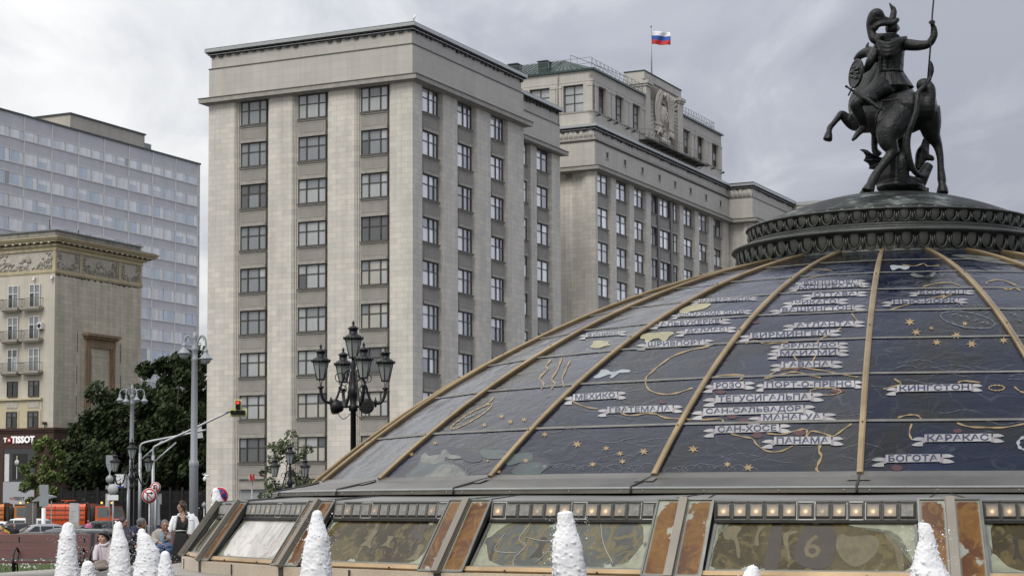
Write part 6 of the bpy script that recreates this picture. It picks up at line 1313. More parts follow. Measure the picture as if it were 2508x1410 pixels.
m = MB(); c_ = at(488, 1057, 112)-Vector(t.location); m.obox(c_, (.17, 0, .02), (0, .02, 0), (-.06, 0, .36), 0); m.build('sign_plate', mat('back_of_sign', (.44, .45, .45), .5, var=.1), t)
# ---- signs
M_sgrey = mat('sign_back_grey', (.27, .29, .30), .5, .2, var=.1); M_swh = mat('sign_white', (.72, .72, .72), .4, var=.03); M_sred = mat('sign_red_ring', (.45, .02, .025), .4, var=.05); M_sblu = mat('sign_blue', (.02, .04, .22), .4, var=.05); M_sblk = mat('sign_black', (.01, .01, .01), .5)
SMATS = [M_swh, M_sred, M_sblu, M_sblk, M_galv]
def post_thing(name, label, cat, px, Y, py_top, z0=GST, r=.035):
    b = base(px, Y, z0); t = thing(name, label, cat, b); m = MB(); m.tube([(0, 0, 0), (0, 0, topz(py_top, Y)-z0)], r, 8); m.build('pole', M_galv, t); return t
def disc(m, c, r, y, mi, n=28): m.lathe([(0, 0), (r, 0), (r, .012), (0, .012)], n, (c.x, c.y-y, c.z), mi, ax=Matrix.Rotation(pi/2, 3, 'X'))
def round_sign(t, px, py, Y, rpx, kind, rx=1.0):
    c = at(px, py, Y)-Vector(t.location)+Vector((0, -.05, 0)); r = rpx*pxm(Y); m = MB()
    disc(m, c, r*1.06, 0, 0); disc(m, c, r, .014, 1); disc(m, c, r*.78, .028, 2 if kind == 'nostop' else 0)
    y = c.y-.05
    def barx(a, b_, w_, mi, yy=y): 
        a, b_ = Vector((c.x+a[0]*r, yy, c.z+a[1]*r)), Vector((c.x+b_[0]*r, yy, c.z+b_[1]*r)); tdir = (b_-a); L = tdir.length/2; tdir.normalize(); m.obox((a+b_)/2, tdir*L, Vector((0, .004, 0)), Vector((-tdir.z, 0, tdir.x))*w_*r, mi)
    if kind == 'right':
        barx((-.28, -.62), (-.28, .15), .07, 3); barx((-.28, .38), (.25, .38), .075, 3); m.plate([(c.x+.22*r, c.z+.62*r), (c.x+.58*r, c.z+.38*r), (c.x+.22*r, c.z+.14*r)], y-.004, y+.004, 3); barx((-.55, .55), (.55, -.55), .075, 1, y-.012)
    elif kind == 'uturn':
        m.tube([(c.x+r*(.28*cos(q)+.02), y, c.z+r*(.2+.3*sin(q))) for q in [pi*i/10 for i in range(11)]], .085*r, 6, 3); barx((.30, .2), (.30, -.55), .085, 3); barx((-.26, .2), (-.26, -.15), .085, 3); m.plate([(c.x-.5*r, c.z-.1*r), (c.x-.02*r, c.z-.1*r), (c.x-.26*r, c.z-.5*r)], y-.004, y+.004, 3); barx((-.55, .55), (.55, -.55), .085, 1, y-.012)
    else: barx((-.58, .58), (.58, -.58), .09, 1, y); barx((.58, .58), (-.58, -.58), .09, 1, y-.006)
    m.build('sign_face', SMATS, t)
t = post_thing('road_sign', 'round no right turn sign on a thin post behind the seated men', 'road sign', 366, 90, 1222, GST, .045); round_sign(t, 366, 1213, 90, 17.5, 'right')
t = post_thing('road_sign', 'round no u turn sign above grey cabinets', 'road sign', 381, 100, 1188, GST, .05); round_sign(t, 381, 1193, 100, 12.5, 'uturn')
m = MB(); b = t.location
for py0, py1, dx, w_ in ((1208, 1234, 4, 9), (1234, 1285, 2, 7)): a_, c_ = at(381+dx, py0, 100)-b, at(381+dx, py1, 100)-b; m.box(a_.x-w_*pxm(100), a_.x+w_*pxm(100), .06, .4, c_.z, a_.z)
m.build('cabinet', M_sgrey, t)
t = post_thing('road_sign', 'blue and red no stopping sign half behind a water jet', 'road sign', 538, 85, 1190, GST); round_sign(t, 538, 1213, 85, 20.5, 'nostop')
t = post_thing('sign_post', 'tall post carrying the grey backs of four traffic signs', 'sign post', 268, 97, 1116, GST); m = MB(); b = t.location
def gp(px, py, Y=97): return at(px, py, Y)-b
a_, c_ = gp(260, 1114), gp(278, 1137); m.box(a_.x, c_.x, -.06, -.04, c_.z, a_.z); m.plate([(gp(260, 1138).x, gp(260, 1138).z), (gp(279, 1138).x, gp(279, 1138).z), (gp(269, 1160).x, gp(269, 1160).z)], -.06, -.04); m.build('sign_back', M_sgrey, t)
m = MB(); disc(m, gp(269, 1173), 10*pxm(97), .05, 0); m.build('sign_back', M_sgrey, t)
m = MB(); a_, c_ = gp(259, 1188), gp(274, 1197); m.box(a_.x, c_.x, -.06, -.04, c_.z, a_.z); m.build('sign_back', M_sgrey, t)
m = MB(); a_, c_ = gp(259, 1208), gp(267, 1240); m.box(a_.x, c_.x, -.06, -.04, c_.z, a_.z); m.build('sign_back', mat('pale_sign_back', (.42, .43, .43), .5), t)
t = post_thing('sign_post', 'shorter post with a round pale sign back and a white plate', 'sign post', 277, 94, 1186, GST); b = t.location; m = MB(); disc(m, gp(277, 1197, 94), 13*pxm(94), .05, 0); m.build('sign_back', MATS['pale_sign_back'], t)
m = MB(); a_, c_ = gp(263, 1211, 94), gp(290, 1224, 94); m.box(a_.x, c_.x, -.06, -.04, c_.z, a_.z); m.build('plate', M_swh, t)
t = post_thing('street_clock', 'square white street clock with a blue foot on a pole', 'clock', 313, 104, 1165, GST, .06); b = t.location
m = MB(); a_, c_ = gp(282, 1160, 104), gp(310, 1194, 104); yw = .25; m.box(a_.x, c_.x, -.2, .2, c_.z, a_.z, 4); m.box(a_.x+.03, c_.x-.14, -.23, -.2, c_.z+.1, a_.z-.03, 0); m.box(a_.x+.02, c_.x-.12, -.235, -.2, c_.z, c_.z+.09, 2)
cc = Vector(((a_.x+c_.x-.11)/2, -.235, (a_.z+c_.z+.07)/2))
for k in range(12): q = 2*pi*k/12; m.obox(cc+Vector((.2*sin(q), 0, .21*cos(q))), Vector((.012, 0, 0)) if k % 3 else Vector((.02, 0, 0)), (0, .004, 0), (0, 0, .02), 3)
for q, L, w_ in ((radians(45), .14, .016), (radians(258), .2, .013)): m.tube([cc, cc+Vector((L*sin(q), -.01, L*cos(q)))], w_, 5, 3)
m.build('clock_box', SMATS, t)
t = post_thing('metro_sign', 'red metro letter sign on a thin pole before the shutters', 'sign', 617, 118, 1178, GST); b = t.location
m = MB(); c_ = gp(618, 1168, 118); u_ = pxm(118)*1.0
mp_ = [(-9, -8), (-5.5, 8), (-3, 8), (0, -2), (3, 8), (5.5, 8), (9, -8), (4.6, -8), (3.4, 1.5), (.6, -8), (-.6, -8), (-3.4, 1.5), (-4.6, -8)]
for dx, mi in ((0, 1),): m.plate([(c_.x+x*u_*.8, c_.z+z*u_*1.05) for x, z in mp_], -.35, -.05, mi)
m.box(c_.x-7.4*u_, c_.x-6.0*u_, -.36, -.04, c_.z-8*u_, c_.z+5*u_, 0); m.build('letter', [M_swh, mat('metro_red', (.42, .012, .015), .35)], t)
t = post_thing('road_sign', 'tiny grey sign back on a thin post at the foot of the stone block', 'road sign', 500, 100, 1228, GST, .03); b = t.location; m = MB(); disc(m, gp(500, 1236, 100), 6*pxm(100), .05, 0); m.build('sign_back', M_sgrey, t)
t = post_thing('sign_post', 'thick grey post with two square sign backs by the bus shelter', 'sign post', 107, 112, 1186, GST, .05); b = t.location; m = MB(); a_, c_ = gp(97, 1186, 112), gp(119, 1211, 112); m.box(a_.x, c_.x, -.07, -.05, c_.z, a_.z); m.build('sign_back', M_sgrey, t)
m = MB(); a_, c_ = gp(97, 1214, 112), gp(119, 1239, 112); m.box(a_.x, c_.x, -.07, -.05, c_.z, a_.z); m.build('sign_back', M_sgrey, t)
m = MB(); m.tube([(0, 0, 0), (0, 0, topz(1243, 112)-GST)], .12, 10); m.build('sleeve', M_swh, t)
t = thing('bus_shelter', 'glass bus shelter with a winged grey roof', 'shelter', base(108, 120, GST)); b = Vector(t.location); m = MB()
a_ = at(82, 1226, 120)-b; c_ = at(134, 1211, 120)-b; m.add([(a_.x, -.6, a_.z), ((a_.x+c_.x)/2, -.6, c_.z+.06), (c_.x, -.6, c_.z-.08), (c_.x, -.6, c_.z-.16), ((a_.x+c_.x)/2, -.6, a_.z+.02), (a_.x, -.6, a_.z-.05), (a_.x, .8, a_.z), ((a_.x+c_.x)/2, .8, c_.z+.06), (c_.x, .8, c_.z-.08), (c_.x, .8, c_.z-.16), ((a_.x+c_.x)/2, .8, a_.z+.02), (a_.x, .8, a_.z-.05)], [(0, 1, 7, 6), (1, 2, 8, 7), (3, 4, 10, 9), (4, 5, 11, 10), (0, 1, 4, 5), (1, 2, 3, 4), (6, 7, 10, 11), (7, 8, 9, 10), (2, 3, 9, 8), (0, 5, 11, 6)]); m.build('roof', M_sgrey, t)
m = MB()
for px in (84, 112, 129): x = (at(px, 1240, 120)-b).x; m.box(x-.03, x+.03, -.5, -.44, 0, a_.z)
m.build('post', M_galv, t); m = MB(); m.box((at(84, 1, 120)-b).x, (at(110, 1, 120)-b).x, -.49, -.47, .3, a_.z-.1); m.build('glass_wall', mat('shelter_glass', (.11, .10, .095), .15, spec=.6), t); m = MB(); m.box((at(84, 1, 120)-b).x, (at(107, 1, 120)-b).x, -.55, -.5, 0, .95); m.build('panel', M_sgrey, t)
t = thing('map_stand', 'pale upright map board with rounded corners beside the barriers', 'notice board', base(182, 116, GST)); u_ = pxm(116); h = topz(1231, 116)-GST; m = MB(); m.plate([(-12*u_, 0), (12*u_, 0), (12*u_, h-.1), (10*u_, h), (-10*u_, h), (-12*u_, h-.1)], -.08, .08); m.build('board', mat('map_board_grey', (.40, .42, .42), .4), t)
m = MB(); m.box(-10.5*u_, 10.5*u_, -.09, -.081, .3, h*.55, 1); m.box(-10.5*u_, 10.5*u_, -.09, -.081, h*.57, h-.08, 0)
for i in range(6): m.box(-9*u_, (-3+i % 3*4)*u_, -.094, -.09, h*.62+i*.1, h*.62+i*.1+.03, 2)
m.build('map_sheet', [mat('map_paper', (.46, .48, .47), .4, var=.06), mat('map_tan', (.38, .37, .31), .4, var=.25, scale=8), M_sgrey], t)
# wall camera on the stone block
t = thing('wall_camera', 'white dome camera on a bracket at the corner of the stone block', 'camera', at(502, 1168, 140)); m = MB(); m.tube([(.35, 0, .1), (.05, 0, .1), (0, 0, 0)], .07, 8); m.ell((0, 0, -.12), (.14, .14, .18)); m.build('housing', M_white, t)
# ================================================================ basin, jets
M_rimg = granite('rim_granite', (.30, .28, .25)); 
rm = MB(); rm.lathe([(10.85, .1), (10.85, .70), (10.9, .75), (11.42, .75), (11.5, .70), (11.5, .0)], 160); ro_ = rm.build('basin_rim', M_rimg, None, loc=(AXX, AXY, 0)); tag(ro_, 'low round granite rim of the fountain basin', 'basin')
wm, nt, b = newmat('basin_water'); b.inputs['Base Color'].default_value = (.09, .085, .06, 1); b.inputs['Roughness'].default_value = .12; bump(nt, b, noise_(nt, coords(nt), 3.5, 4), .5, .08)
wa = MB(); wa.lathe([(8.4, .46), (10.86, .46)], 96, (AXX, AXY, 0)); tag(wa.build('water', wm, fix=False), kind='structure')
def foam():
    m, nt, b = newmat('white_foam'); v = coords(nt); n = noise_(nt, v, 16, 5, .7)
    nt.links.new(ramp(nt, n, [(.25, (.76, .77, .79)), (.5, (.85, .855, .87)), (.7, (.90, .90, .91))]), b.inputs['Base Color']); b.inputs['Roughness'].default_value = .55
    lw = nt.nodes.new('ShaderNodeLayerWeight'); lw.inputs[0].default_value = .5; st = noise_(nt, coords(nt, 1, (1, 1, .35)), 38, 5, .75); al = math_(nt, 'SUBTRACT', math_(nt, 'MULTIPLY_ADD', st, 1.7), math_(nt, 'MULTIPLY', lw.outputs['Facing'], 1.15)); al.node.inputs[0].links[0].from_node.inputs[2].default_value = .45; nt.links.new(ramp(nt, al, [(.02, (.0, .0, .0)), (.42, (.96, .96, .96))]), b.inputs['Alpha'])
    b.inputs['Subsurface Weight'].default_value = .0; b.inputs['Subsurface Radius'].default_value = (.12, .12, .12); b.inputs['Subsurface Scale'].default_value = 1.0; bump(nt, b, noise_(nt, coords(nt, 1, (1, 1, .6)), 60, 5, .75), .5, .01); return m
M_foam = foam(); M_spray = mat('white_spray', (.82, .83, .85), .5, var=.05);  rj = random.Random(31)
def ring_Y(px, r, far=False):
    u = (px-CX)/F; a = 1+u*u; bq = -2*(AXX*u+AXY); c = AXX**2+AXY**2-r*r; D_ = max(0, bq*bq-4*a*c)
    return (-bq+(1 if far else -1)*sqrt(D_))/(2*a)
def jet(label, nodes, Y, seed=0, drops=40, torn=.0):
    nodes = sorted(nodes); y0 = nodes[0][0]; cxb = (nodes[-1][1]+nodes[-1][2])/2; b = at(cxb, 1243, Y); b.z = .44
    nodes = nodes+[(1243+(EYE-.44)*F/Y, nodes[-1][1]-5, nodes[-1][2]+5)] if nodes[-1][0] < 1243+(EYE-.44)*F/Y and not torn else nodes
    n = 130; seg = 60; m = MB(); vs = []
    for j in range(n+1):
        y = y0+(nodes[-1][0]-y0)*(j/n)**1.15; k = 0
        while k < len(nodes)-2 and y > nodes[k+1][0]: k += 1
        t = min(1, max(0, (y-nodes[k][0])/max(1e-6, nodes[k+1][0]-nodes[k][0]))); t = t if k else sqrt(max(0, t*(2-t)))
        if k == 0: m0 = (nodes[0][1]+nodes[0][2])/2; nodes[0] = (nodes[0][0], m0-.5, m0+.5)
        xl = nodes[k][1]+(nodes[k+1][1]-nodes[k][1])*t; xr = nodes[k][2]+(nodes[k+1][2]-nodes[k][2])*t; c = at((xl+xr)/2, y, Y)-b; r = max(.002, (xr-xl)/2*Y/F)
        for i in range(seg):
            a = 2*pi*i/seg; p = Vector((cos(a), sin(a)*.85, 0)); q = (c+p*r)*1.0+Vector((seed*3.1, 0, 0)); streak = Vector((q.x*7, q.y*7, q.z*4.5))
            d = 1+.07*noise.noise(streak*1.3)+.05*noise.noise(streak*3.4)+.05*noise.noise(streak*11)+.035*noise.noise(streak*26)+max(0, noise.noise(streak*9.5)-.35)*.5
            vs.append(c+p*(r*d)+Vector((0, 0, .05*r*noise.noise(streak*4))))
    m.add(vs, [(j*seg+i, j*seg+(i+1) % seg, (j+1)*seg+(i+1) % seg, (j+1)*seg+i) for j in range(n) for i in range(seg)]+[tuple(range(seg))], 0, True)
    for i in range(36):                # froth clinging to the column, tearing its edge
        y = nodes[0][0]+(min(1410, nodes[-1][0])-nodes[0][0])*rj.random()**.9; k = 0
        while k < len(nodes)-2 and y > nodes[k+1][0]: k += 1
        t = min(1, max(0, (y-nodes[k][0])/max(1e-6, nodes[k+1][0]-nodes[k][0]))); xl = nodes[k][1]+(nodes[k+1][1]-nodes[k][1])*t; xr = nodes[k][2]+(nodes[k+1][2]-nodes[k][2])*t; a = rj.uniform(0, 2*pi); r = (xr-xl)/2*Y/F*rj.uniform(.93, 1.10); s_ = rj.uniform(.002, .0075)
        m.ell(at((xl+xr)/2, y, Y)-b+Vector((cos(a)*r, sin(a)*r*.85, 0)), (s_, s_, s_*rj.uniform(1, 2.6)), None, 6, 1, 4)
    for i in range(drops*2):
        k = rj.randrange(1, len(nodes)) if len(nodes) > 1 else 0; nd = nodes[k]; sg = rj.choice((-1, 1)); x = (nd[2] if sg > 0 else nd[1])+sg*abs(rj.gauss(0, 9)); p = at(x, rj.uniform(nodes[0][0]+8, 1410), Y+rj.uniform(-.3, .3))-b
        m.ell(p, rj.uniform(.0015, .004)*(2.2 if rj.random() < .07 else 1), None, 5, 1, 3)
    return tag(m.build('water_jet', [M_foam, M_spray], None, fix=False, loc=b), label, 'water jet', 'white foaming water jets around the dome base')
jet('leftmost tall white jet in front of the wooden bench', [(1278, 163, 172), (1290, 153, 181), (1310, 147, 186), (1343, 142, 188), (1384, 137, 191), (1410, 132, 194)], ring_Y(165, 9.95), 1)
jet('short white jet between the bench and the seated child', [(1372, 210, 220), (1384, 202, 230), (1410, 198, 234)], ring_Y(216, 9.95, True), 2, 20)
jet('tall pointed jet just right of the seated child', [(1276, 286, 296), (1294, 278, 301), (1327, 273, 313), (1360, 269, 317), (1410, 265, 321)], ring_Y(292, 9.95), 3)
jet('broad slanting jet in front of the seated men', [(1293, 342, 352), (1303, 338, 357), (1311, 337, 369), (1327, 335, 376), (1343, 336, 387), (1360, 334, 391), (1410, 326, 395)], ring_Y(350, 9.95), 4, 60)
jet('short jet at the hem of the woman in the black dress', [(1348, 398, 412), (1362, 393, 417), (1380, 390, 420), (1410, 386, 426)], ring_Y(405, 9.95), 5, 25)
jet('ragged jet in front of the round no stopping sign', [(1194, 522, 532), (1204, 520, 537), (1220, 518, 543), (1236, 519, 547), (1250, 515, 541), (1272, 514, 530), (1290, 510, 526)], ring_Y(530, 9.95, True), 6, 70, .0)
jet('white jet in front of the cloudy silver panel', [(1248, 772, 784), (1262, 764, 790), (1277, 760, 793), (1315, 750, 806), (1357, 741, 809), (1410, 736, 813)], ring_Y(776, 9.95), 7, 60)
jet('tallest white jet in front of the cracked panel', [(1250, 1384, 1400), (1257, 1366, 1403), (1287, 1365, 1409), (1329, 1354, 1424), (1371, 1353, 1431), (1410, 1358, 1437)], ring_Y(1392, 9.95), 8, 50)
jet('tiny white jet tip below the panel with the numeral', [(1383, 1835, 1848), (1392, 1830, 1858), (1410, 1820, 1862)], ring_Y(1842, 9.95), 9, 8)
jet('white jet in front of the rust orange pilaster pair', [(1278, 2246, 2256), (1284, 2250, 2278), (1294, 2249, 2283), (1323, 2250, 2291), (1367, 2241, 2303), (1390, 2233, 2312), (1410, 2229, 2324)], ring_Y(2268, 9.95), 10, 60)
# ================================================================ benches
M_slat = mat('red_brown_slat', (.120, .048, .040), .55, var=.25, scale=3, stretch=(.4, 3, 3)); M_barm = mat('black_bench_iron', (.012, .013, .015), .35, .3)
def bench(label, loc, rz, L, ends):
    t = thing('park_bench', label, 'bench', loc, rz, 'slatted benches round the fountain')
    for i, (y, z) in enumerate(((.25, .60), (.30, .775), (.34, .95))):
        m = MB(); m.obox((0, y, z), (L/2, 0, 0), (0, .018, .004), (0, .016, .082)); m.build('back_slat', M_slat, t)
    for i, (y, z) in enumerate(((-.25, .44), (-.13, .45), (-.01, .445), (.11, .435))):
        m = MB(); m.obox((0, y, z), (L/2, 0, 0), (0, .053, 0), (0, .0, .02)); m.build('seat_slat', M_slat, t)
    for x in ends:
        m = MB(); P = lambda y, z: (x, y, z)
        m.tube(spline([P(.33, .98), P(.30, .75), P(.22, .55), P(.14, .42), P(.22, .2), P(.34, 0)], 5), .02, 7); m.tube([P(.16, .42), P(-.28, .42)], .02, 6)
        m.tube(spline([P(.26, .66), P(.1, .73), P(-.12, .72), P(-.30, .62), P(-.38, .45), P(-.34, .28), P(-.26, .16)], 5), .026, 8)
        m.tube(spline([P(-.26+.0, .42), P(-.36, .3), P(-.30, .14), P(-.36, .0)], 5), .022, 7); m.tube([P(-.02+.22*cos(q), .24+.16*sin(q)) for q in [2*pi*i/18 for i in range(19)]], .018, 6)
        m.tube([P(-.12+.07*cos(q)*(1-q/14), .3+.07*sin(q)*(1-q/14)) for q in [i*.5 for i in range(20)]], .013, 5); m.tube([P(.34, .0), P(.42, .0)], .02, 6); m.build('arm', M_barm, t)
    return t
BY = 42.0
def gnd(px, Y, z=0): p = at(px, 1243, Y); return Vector((p.x, Y, z))
bench('long red brown slatted bench at the left behind the jets', gnd(55, BY), .0, 2.86, (-1.36, -.12, 1.3))
bench('red brown bench carrying the two men seen from behind', gnd(306, BY+.9), -.1, 1.5, (-.68, .68))
bench('far red brown bench just left of the sloping dome base', gnd(478, 50), .1, 1.9, (-.85, .85))
# ================================================================ people
def skinmat(n, c): return mat(n, c, .55, var=.1, scale=6)
SK1 = skinmat('fair_skin', (.50, .30, .215)); SK2 = skinmat('tan_skin', (.36, .20, .13)); SK3 = skinmat('child_skin', (.52, .32, .23))
M_hairb = mat('brown_hair', (.055, .032, .020), .5, var=.4, scale=12, stretch=(3, 3, .5)); M_hairk = mat('black_hair', (.012, .010, .009), .45, var=.4, scale=12); M_hairg = mat('grey_hair', (.12, .115, .11), .6, var=.5, scale=14)
M_eye = mat('dark_eye', (.015, .012, .01), .2); M_lip = mat('lip', (.30, .11, .09), .5); M_brow = mat('eyebrow', (.03, .02, .015), .8)
def head_(mb, c, h, f, tilt=0):
    f = Vector(f).normalized(); f = (f+Vector((0, 0, tilt))).normalized(); rt_ = f.cross(Vector((0, 0, 1))).normalized(); up = rt_.cross(f); R_ = Matrix((rt_, f, up)).transposed(); c = Vector(c)
    mb.ell(c+up*.07*h, (.345*h, .42*h, .41*h), R_, 16, 0, 12); mb.ell(c+f*.10*h-up*.16*h, (.285*h, .30*h, .33*h), R_, 14, 0, 10); mb.ell(c+f*.24*h-up*.40*h, (.13*h, .11*h, .09*h), R_)
    mb.tube([c+f*.385*h+up*.08*h, c+f*.47*h-up*.05*h, c+f*.49*h-up*.10*h], [.03*h, .05*h, .065*h], 8); mb.ell(c+f*.40*h-up*.11*h, (.085*h, .06*h, .04*h), R_)
    mb.ell(c+f*.37*h-up*.235*h, (.12*h, .05*h, .05*h), R_); mb.ell(c+f*.355*h+up*.13*h, (.22*h, .05*h, .035*h), R_)
    for sg in (-1, 1): mb.ell(c+rt_*sg*.35*h-f*.02*h-up*.03*h, (.035*h, .08*h, .12*h), R_); mb.ell(c+rt_*sg*.17*h+f*.30*h-up*.10*h, (.10*h, .09*h, .09*h), R_)
    return R_, c
def face_(par, R_, c, h, glasses=False):
    e = MB()
    for sg in (-1, 1):
        p = c+R_ @ Vector((sg*.145*h, .375*h, .045*h)); e.ell(p, (.05*h, .03*h, .026*h), R_, 8, 0, 5)
        b0 = [c+R_ @ Vector((sg*x*h, .405*h-.12*x*h, (.125+.25*(x-.15)*(.0))*h)) for x in (.07, .15, .23)]; e.tube(b0, .014*h, 5, 1)
    e.tube([c+R_ @ Vector((x*h, (.425-.5*x*x)*h, -.235*h)) for x in (-.1, -.05, 0, .05, .1)], .018*h, 6, 2); e.build('face_features', [M_eye, M_brow, M_lip], par)
    if glasses:
        g = MB()
        for sg in (-1, 1): g.ell(c+R_ @ Vector((sg*.16*h, .415*h, .04*h)), (.135*h, .03*h, .085*h), R_, 12, 0, 8); g.tube([c+R_ @ Vector((sg*.28*h, .36*h, .06*h)), c+R_ @ Vector((sg*.37*h, .0, .05*h))], .016*h, 5)
        g.tube([c+R_ @ Vector((-.06*h, .43*h, .06*h)), c+R_ @ Vector((.06*h, .43*h, .06*h))], .016*h, 5); g.build('sunglasses', mat('black_sunglasses', (.008, .008, .008), .12), par)
def hand_(mb, w, d, n, s=1.0, curl=.5):
    """palm and five fingers: w wrist, d pointing along the hand, n towards the palm side"""
    w, d, n = Vector(w), Vector(d).normalized(), Vector(n); n = (n-d*n.dot(d)).normalized(); sd = d.cross(n)
    mb.tube([w-d*.02*s, w+d*.04*s, w+d*.085*s], [(.017*s, .024*s), (.015*s, .037*s), (.012*s, .036*s)], 10)
    for i, (o, L) in enumerate(((-.030, .068), (-.010, .076), (.010, .072), (.029, .056))):
        p = w+d*.082*s+sd*o*s; a = p+d*L*.45*s+n*curl*.012*s; b_ = a+(d*(1-curl*.5)+n*curl).normalized()*L*.32*s; e = b_+(d*(1-curl)+n*curl*1.2).normalized()*L*.25*s; mb.tube([p, a, b_, e], [.0095*s, .009*s, .0082*s, .0065*s], 8)
    t = w+d*.02*s-sd*.030*s; mb.tube([t, t-sd*.026*s+d*.022*s+n*.008*s, t-sd*.034*s+d*.05*s+n*.018*s], [.013*s, .011*s, .008*s], 8)
def cap_(mb, R_, c, h, k=1.0): mb.ell(c+R_ @ Vector((0, -.085*h, .14*h)), (.385*h*k, .445*h*k, .41*h*k), R_, 16, 0, 12); mb.ell(c+R_ @ Vector((0, -.22*h, -.04*h)), (.34*h*k, .27*h*k, .33*h*k), R_)
def person(label, b, group=None): return thing('person', label, 'person', b, 0, group)
def ptube(mb, pts, rs, seg=14, n=4): 
    if isinstance(rs[0], tuple): A_ = spl([r[0] for r in rs], n); B_ = spl([r[1] for r in rs], n); mb.tube(spline(pts, n), [(max(.004, a), max(.004, b_)) for a, b_ in zip(A_, B_)], seg)
    else: mb.tube(spline(pts, n), [max(.004, r) for r in spl(rs, n)], seg)
# ---- woman in black dress and white jacket
WY = 46.0; wb = gnd(449, WY, 0.0); kw = WY/F/6.13
wp = person('woman in sunglasses walking in a black dress and short white denim jacket', wb)
def w3(x, y, d=0): return at(200+x/6.13, 1180+y/6.13, WY+d)-wb
bd = MB(); hc = w3(1505, 378); R_, c_ = head_(bd, hc, .235, (-.85, -.52, 0), -.05)
ptube(bd, [hc+Vector((.02, .015, -.06)), w3(1520, 490, .02), w3(1520, 560, .03)], [.055, .053, .07]); ptube(bd, [w3(1500, 560, .0), w3(1490, 640, -.02)], [(.06, .10), (.05, .06)])
ptube(bd, [w3(1330, 740, -.05), w3(1290, 830, -.08), w3(1258, 895, -.1)], [.036, .030, .024]); hand_(bd, w3(1256, 900, -.1), (-.25, -.2, -.95), (.7, -.5, 0), 1.0, .55)
ptube(bd, [w3(1725, 800, -.02), w3(1722, 880, -.03)], [.032, .026]); hand_(bd, w3(1720, 882, -.03), (-.1, 0, -1), (-.7, -.6, 0), 1.0, .8)
for x, dy in ((1440, -.1), (1560, .12)): ptube(bd, [w3(x, 1180, dy), Vector((w3(x, 1200).x, dy, .1)), Vector((w3(x, 1200).x, dy, .05))], [.05, .036, .04]); ptube(bd, [Vector((w3(x, 1200).x, dy+.03, .05)), Vector((w3(x, 1200).x-.14, dy-.06, .03))], [.04, .03])
remesh(bd, 'body', SK1, .0075, wp, 3); face_(wp, R_, c_, .235, True)
hr_ = MB(); cap_(hr_, R_, c_, .235, 1.06); hr_.ell(hc+Vector((.065, .03, -.03)), (.062, .08, .105)); ptube(hr_, [hc+Vector((-.02, -.09, .085)), hc+Vector((.03, -.095, .04)), hc+Vector((.065, -.07, -.06))], [.03, .034, .022]); ptube(hr_, [hc+Vector((-.055, -.02, .10)), hc+Vector((.0, -.03, .125)), hc+Vector((.06, .0, .1))], [.03, .04, .04]); remesh(hr_, 'hair', M_hairb, .009, wp, 3)
M_blk = mat('black_dress_cloth', (.008, .008, .009), .8, var=.3, scale=5); M_den = mat('white_denim', (.78, .785, .80), .8, var=.06, scale=14, bmp=.2)
dr = MB(); ptube(dr, [w3(1500, 600, .03), w3(1495, 660, .03), w3(1490, 735, .03), w3(1500, 850, .03), w3(1500, 1000, .02), w3(1485, 1120, .02), w3(1480, 1215, .0)], [(.085, .12), (.105, .13), (.10, .125), (.13, .19), (.15, .225), (.17, .23), (.18, .225)], 26)
ptube(dr, [w3(1455, 520, .0), w3(1475, 600, -.06), w3(1510, 690, -.08)], [.035, .05, .05]); ptube(dr, [w3(1580, 540, .0), w3(1560, 620, -.05), w3(1520, 700, -.08)], [.04, .055, .05])
for i in range(9): x = 1370+i*30; ptube(dr, [w3(1440+i*16, 780, -.12), w3(x, 1000, -.15), w3(x-8, 1215, -.17)], [.02, .032, .034], 8)
remesh(dr, 'dress', M_blk, .012, wp, 3)
be = MB(); be.tube([w3(1488+80*sin(q), 733+12*sin(q)-14*sin(q)-8*cos(q), .03-.115*cos(q)) for q in [2*pi*i/20 for i in range(20)]], [(.012, .022)]*20, 6, closed=True); be.build('belt', M_den, wp)
jk = MB()
ptube(jk, [w3(1640, 480, .03), w3(1655, 560, .02), w3(1650, 680, .02), w3(1640, 778, .03)], [(.07, .075), (.10, .10), (.11, .10), (.11, .105)], 18); ptube(jk, [w3(1420, 505, .03), w3(1415, 580, .02), w3(1400, 680, .02), w3(1390, 720, .03)], [(.06, .045), (.09, .05), (.10, .042), (.09, .03)], 14)
ptube(jk, [w3(1530, 500, .1), w3(1530, 640, .11), w3(1520, 760, .11)], [(.05, .17), (.05, .19), (.04, .18)], 16)
ptube(jk, [w3(1400, 520, .02), w3(1350, 640, -.02), w3(1320, 740, -.05), w3(1275, 850, -.08), w3(1262, 885, -.1)], [.068, .066, .058, .050, .046]); ptube(jk, [w3(1690, 530, .03), w3(1728, 640, .02), w3(1735, 740, .0), w3(1725, 840, -.02), w3(1722, 865, -.02)], [.072, .07, .062, .052, .05])
ptube(jk, [w3(1440, 505, -.03), w3(1480, 470, .05), w3(1560, 455, .07), w3(1610, 470, .03), w3(1600, 520, -.05)], [.022, .026, .028, .028, .022], 8)
ptube(jk, [w3(1745, 850, -.03), w3(1785, 830, -.03)], [.03, .012], 8)
remesh(jk, 'jacket', M_den, .010, wp, 2)
bt = MB()
for y in (560, 620, 690, 750): bt.ell(w3(1578-(y-560)*.02, y, -.095), .008)
for x0, x1, y in ((1600, 1680, 570), (1395, 1440, 585)): bt.tube([w3(x0, y, -.09), w3(x1, y, -.085)], .004, 4)
bt.build('buttons', mat('metal_button', (.3, .28, .24), .4, .6), wp)
nk = MB(); nk.tube(spline([w3(1470, 480, -.03), w3(1485, 520, -.075), w3(1520, 525, -.08), w3(1555, 480, -.03)], 5), .005, 5); nk.ell(w3(1567, 432, -.06), .01); nk.build('necklace', mat('pearl', (.6, .57, .5), .3), wp)
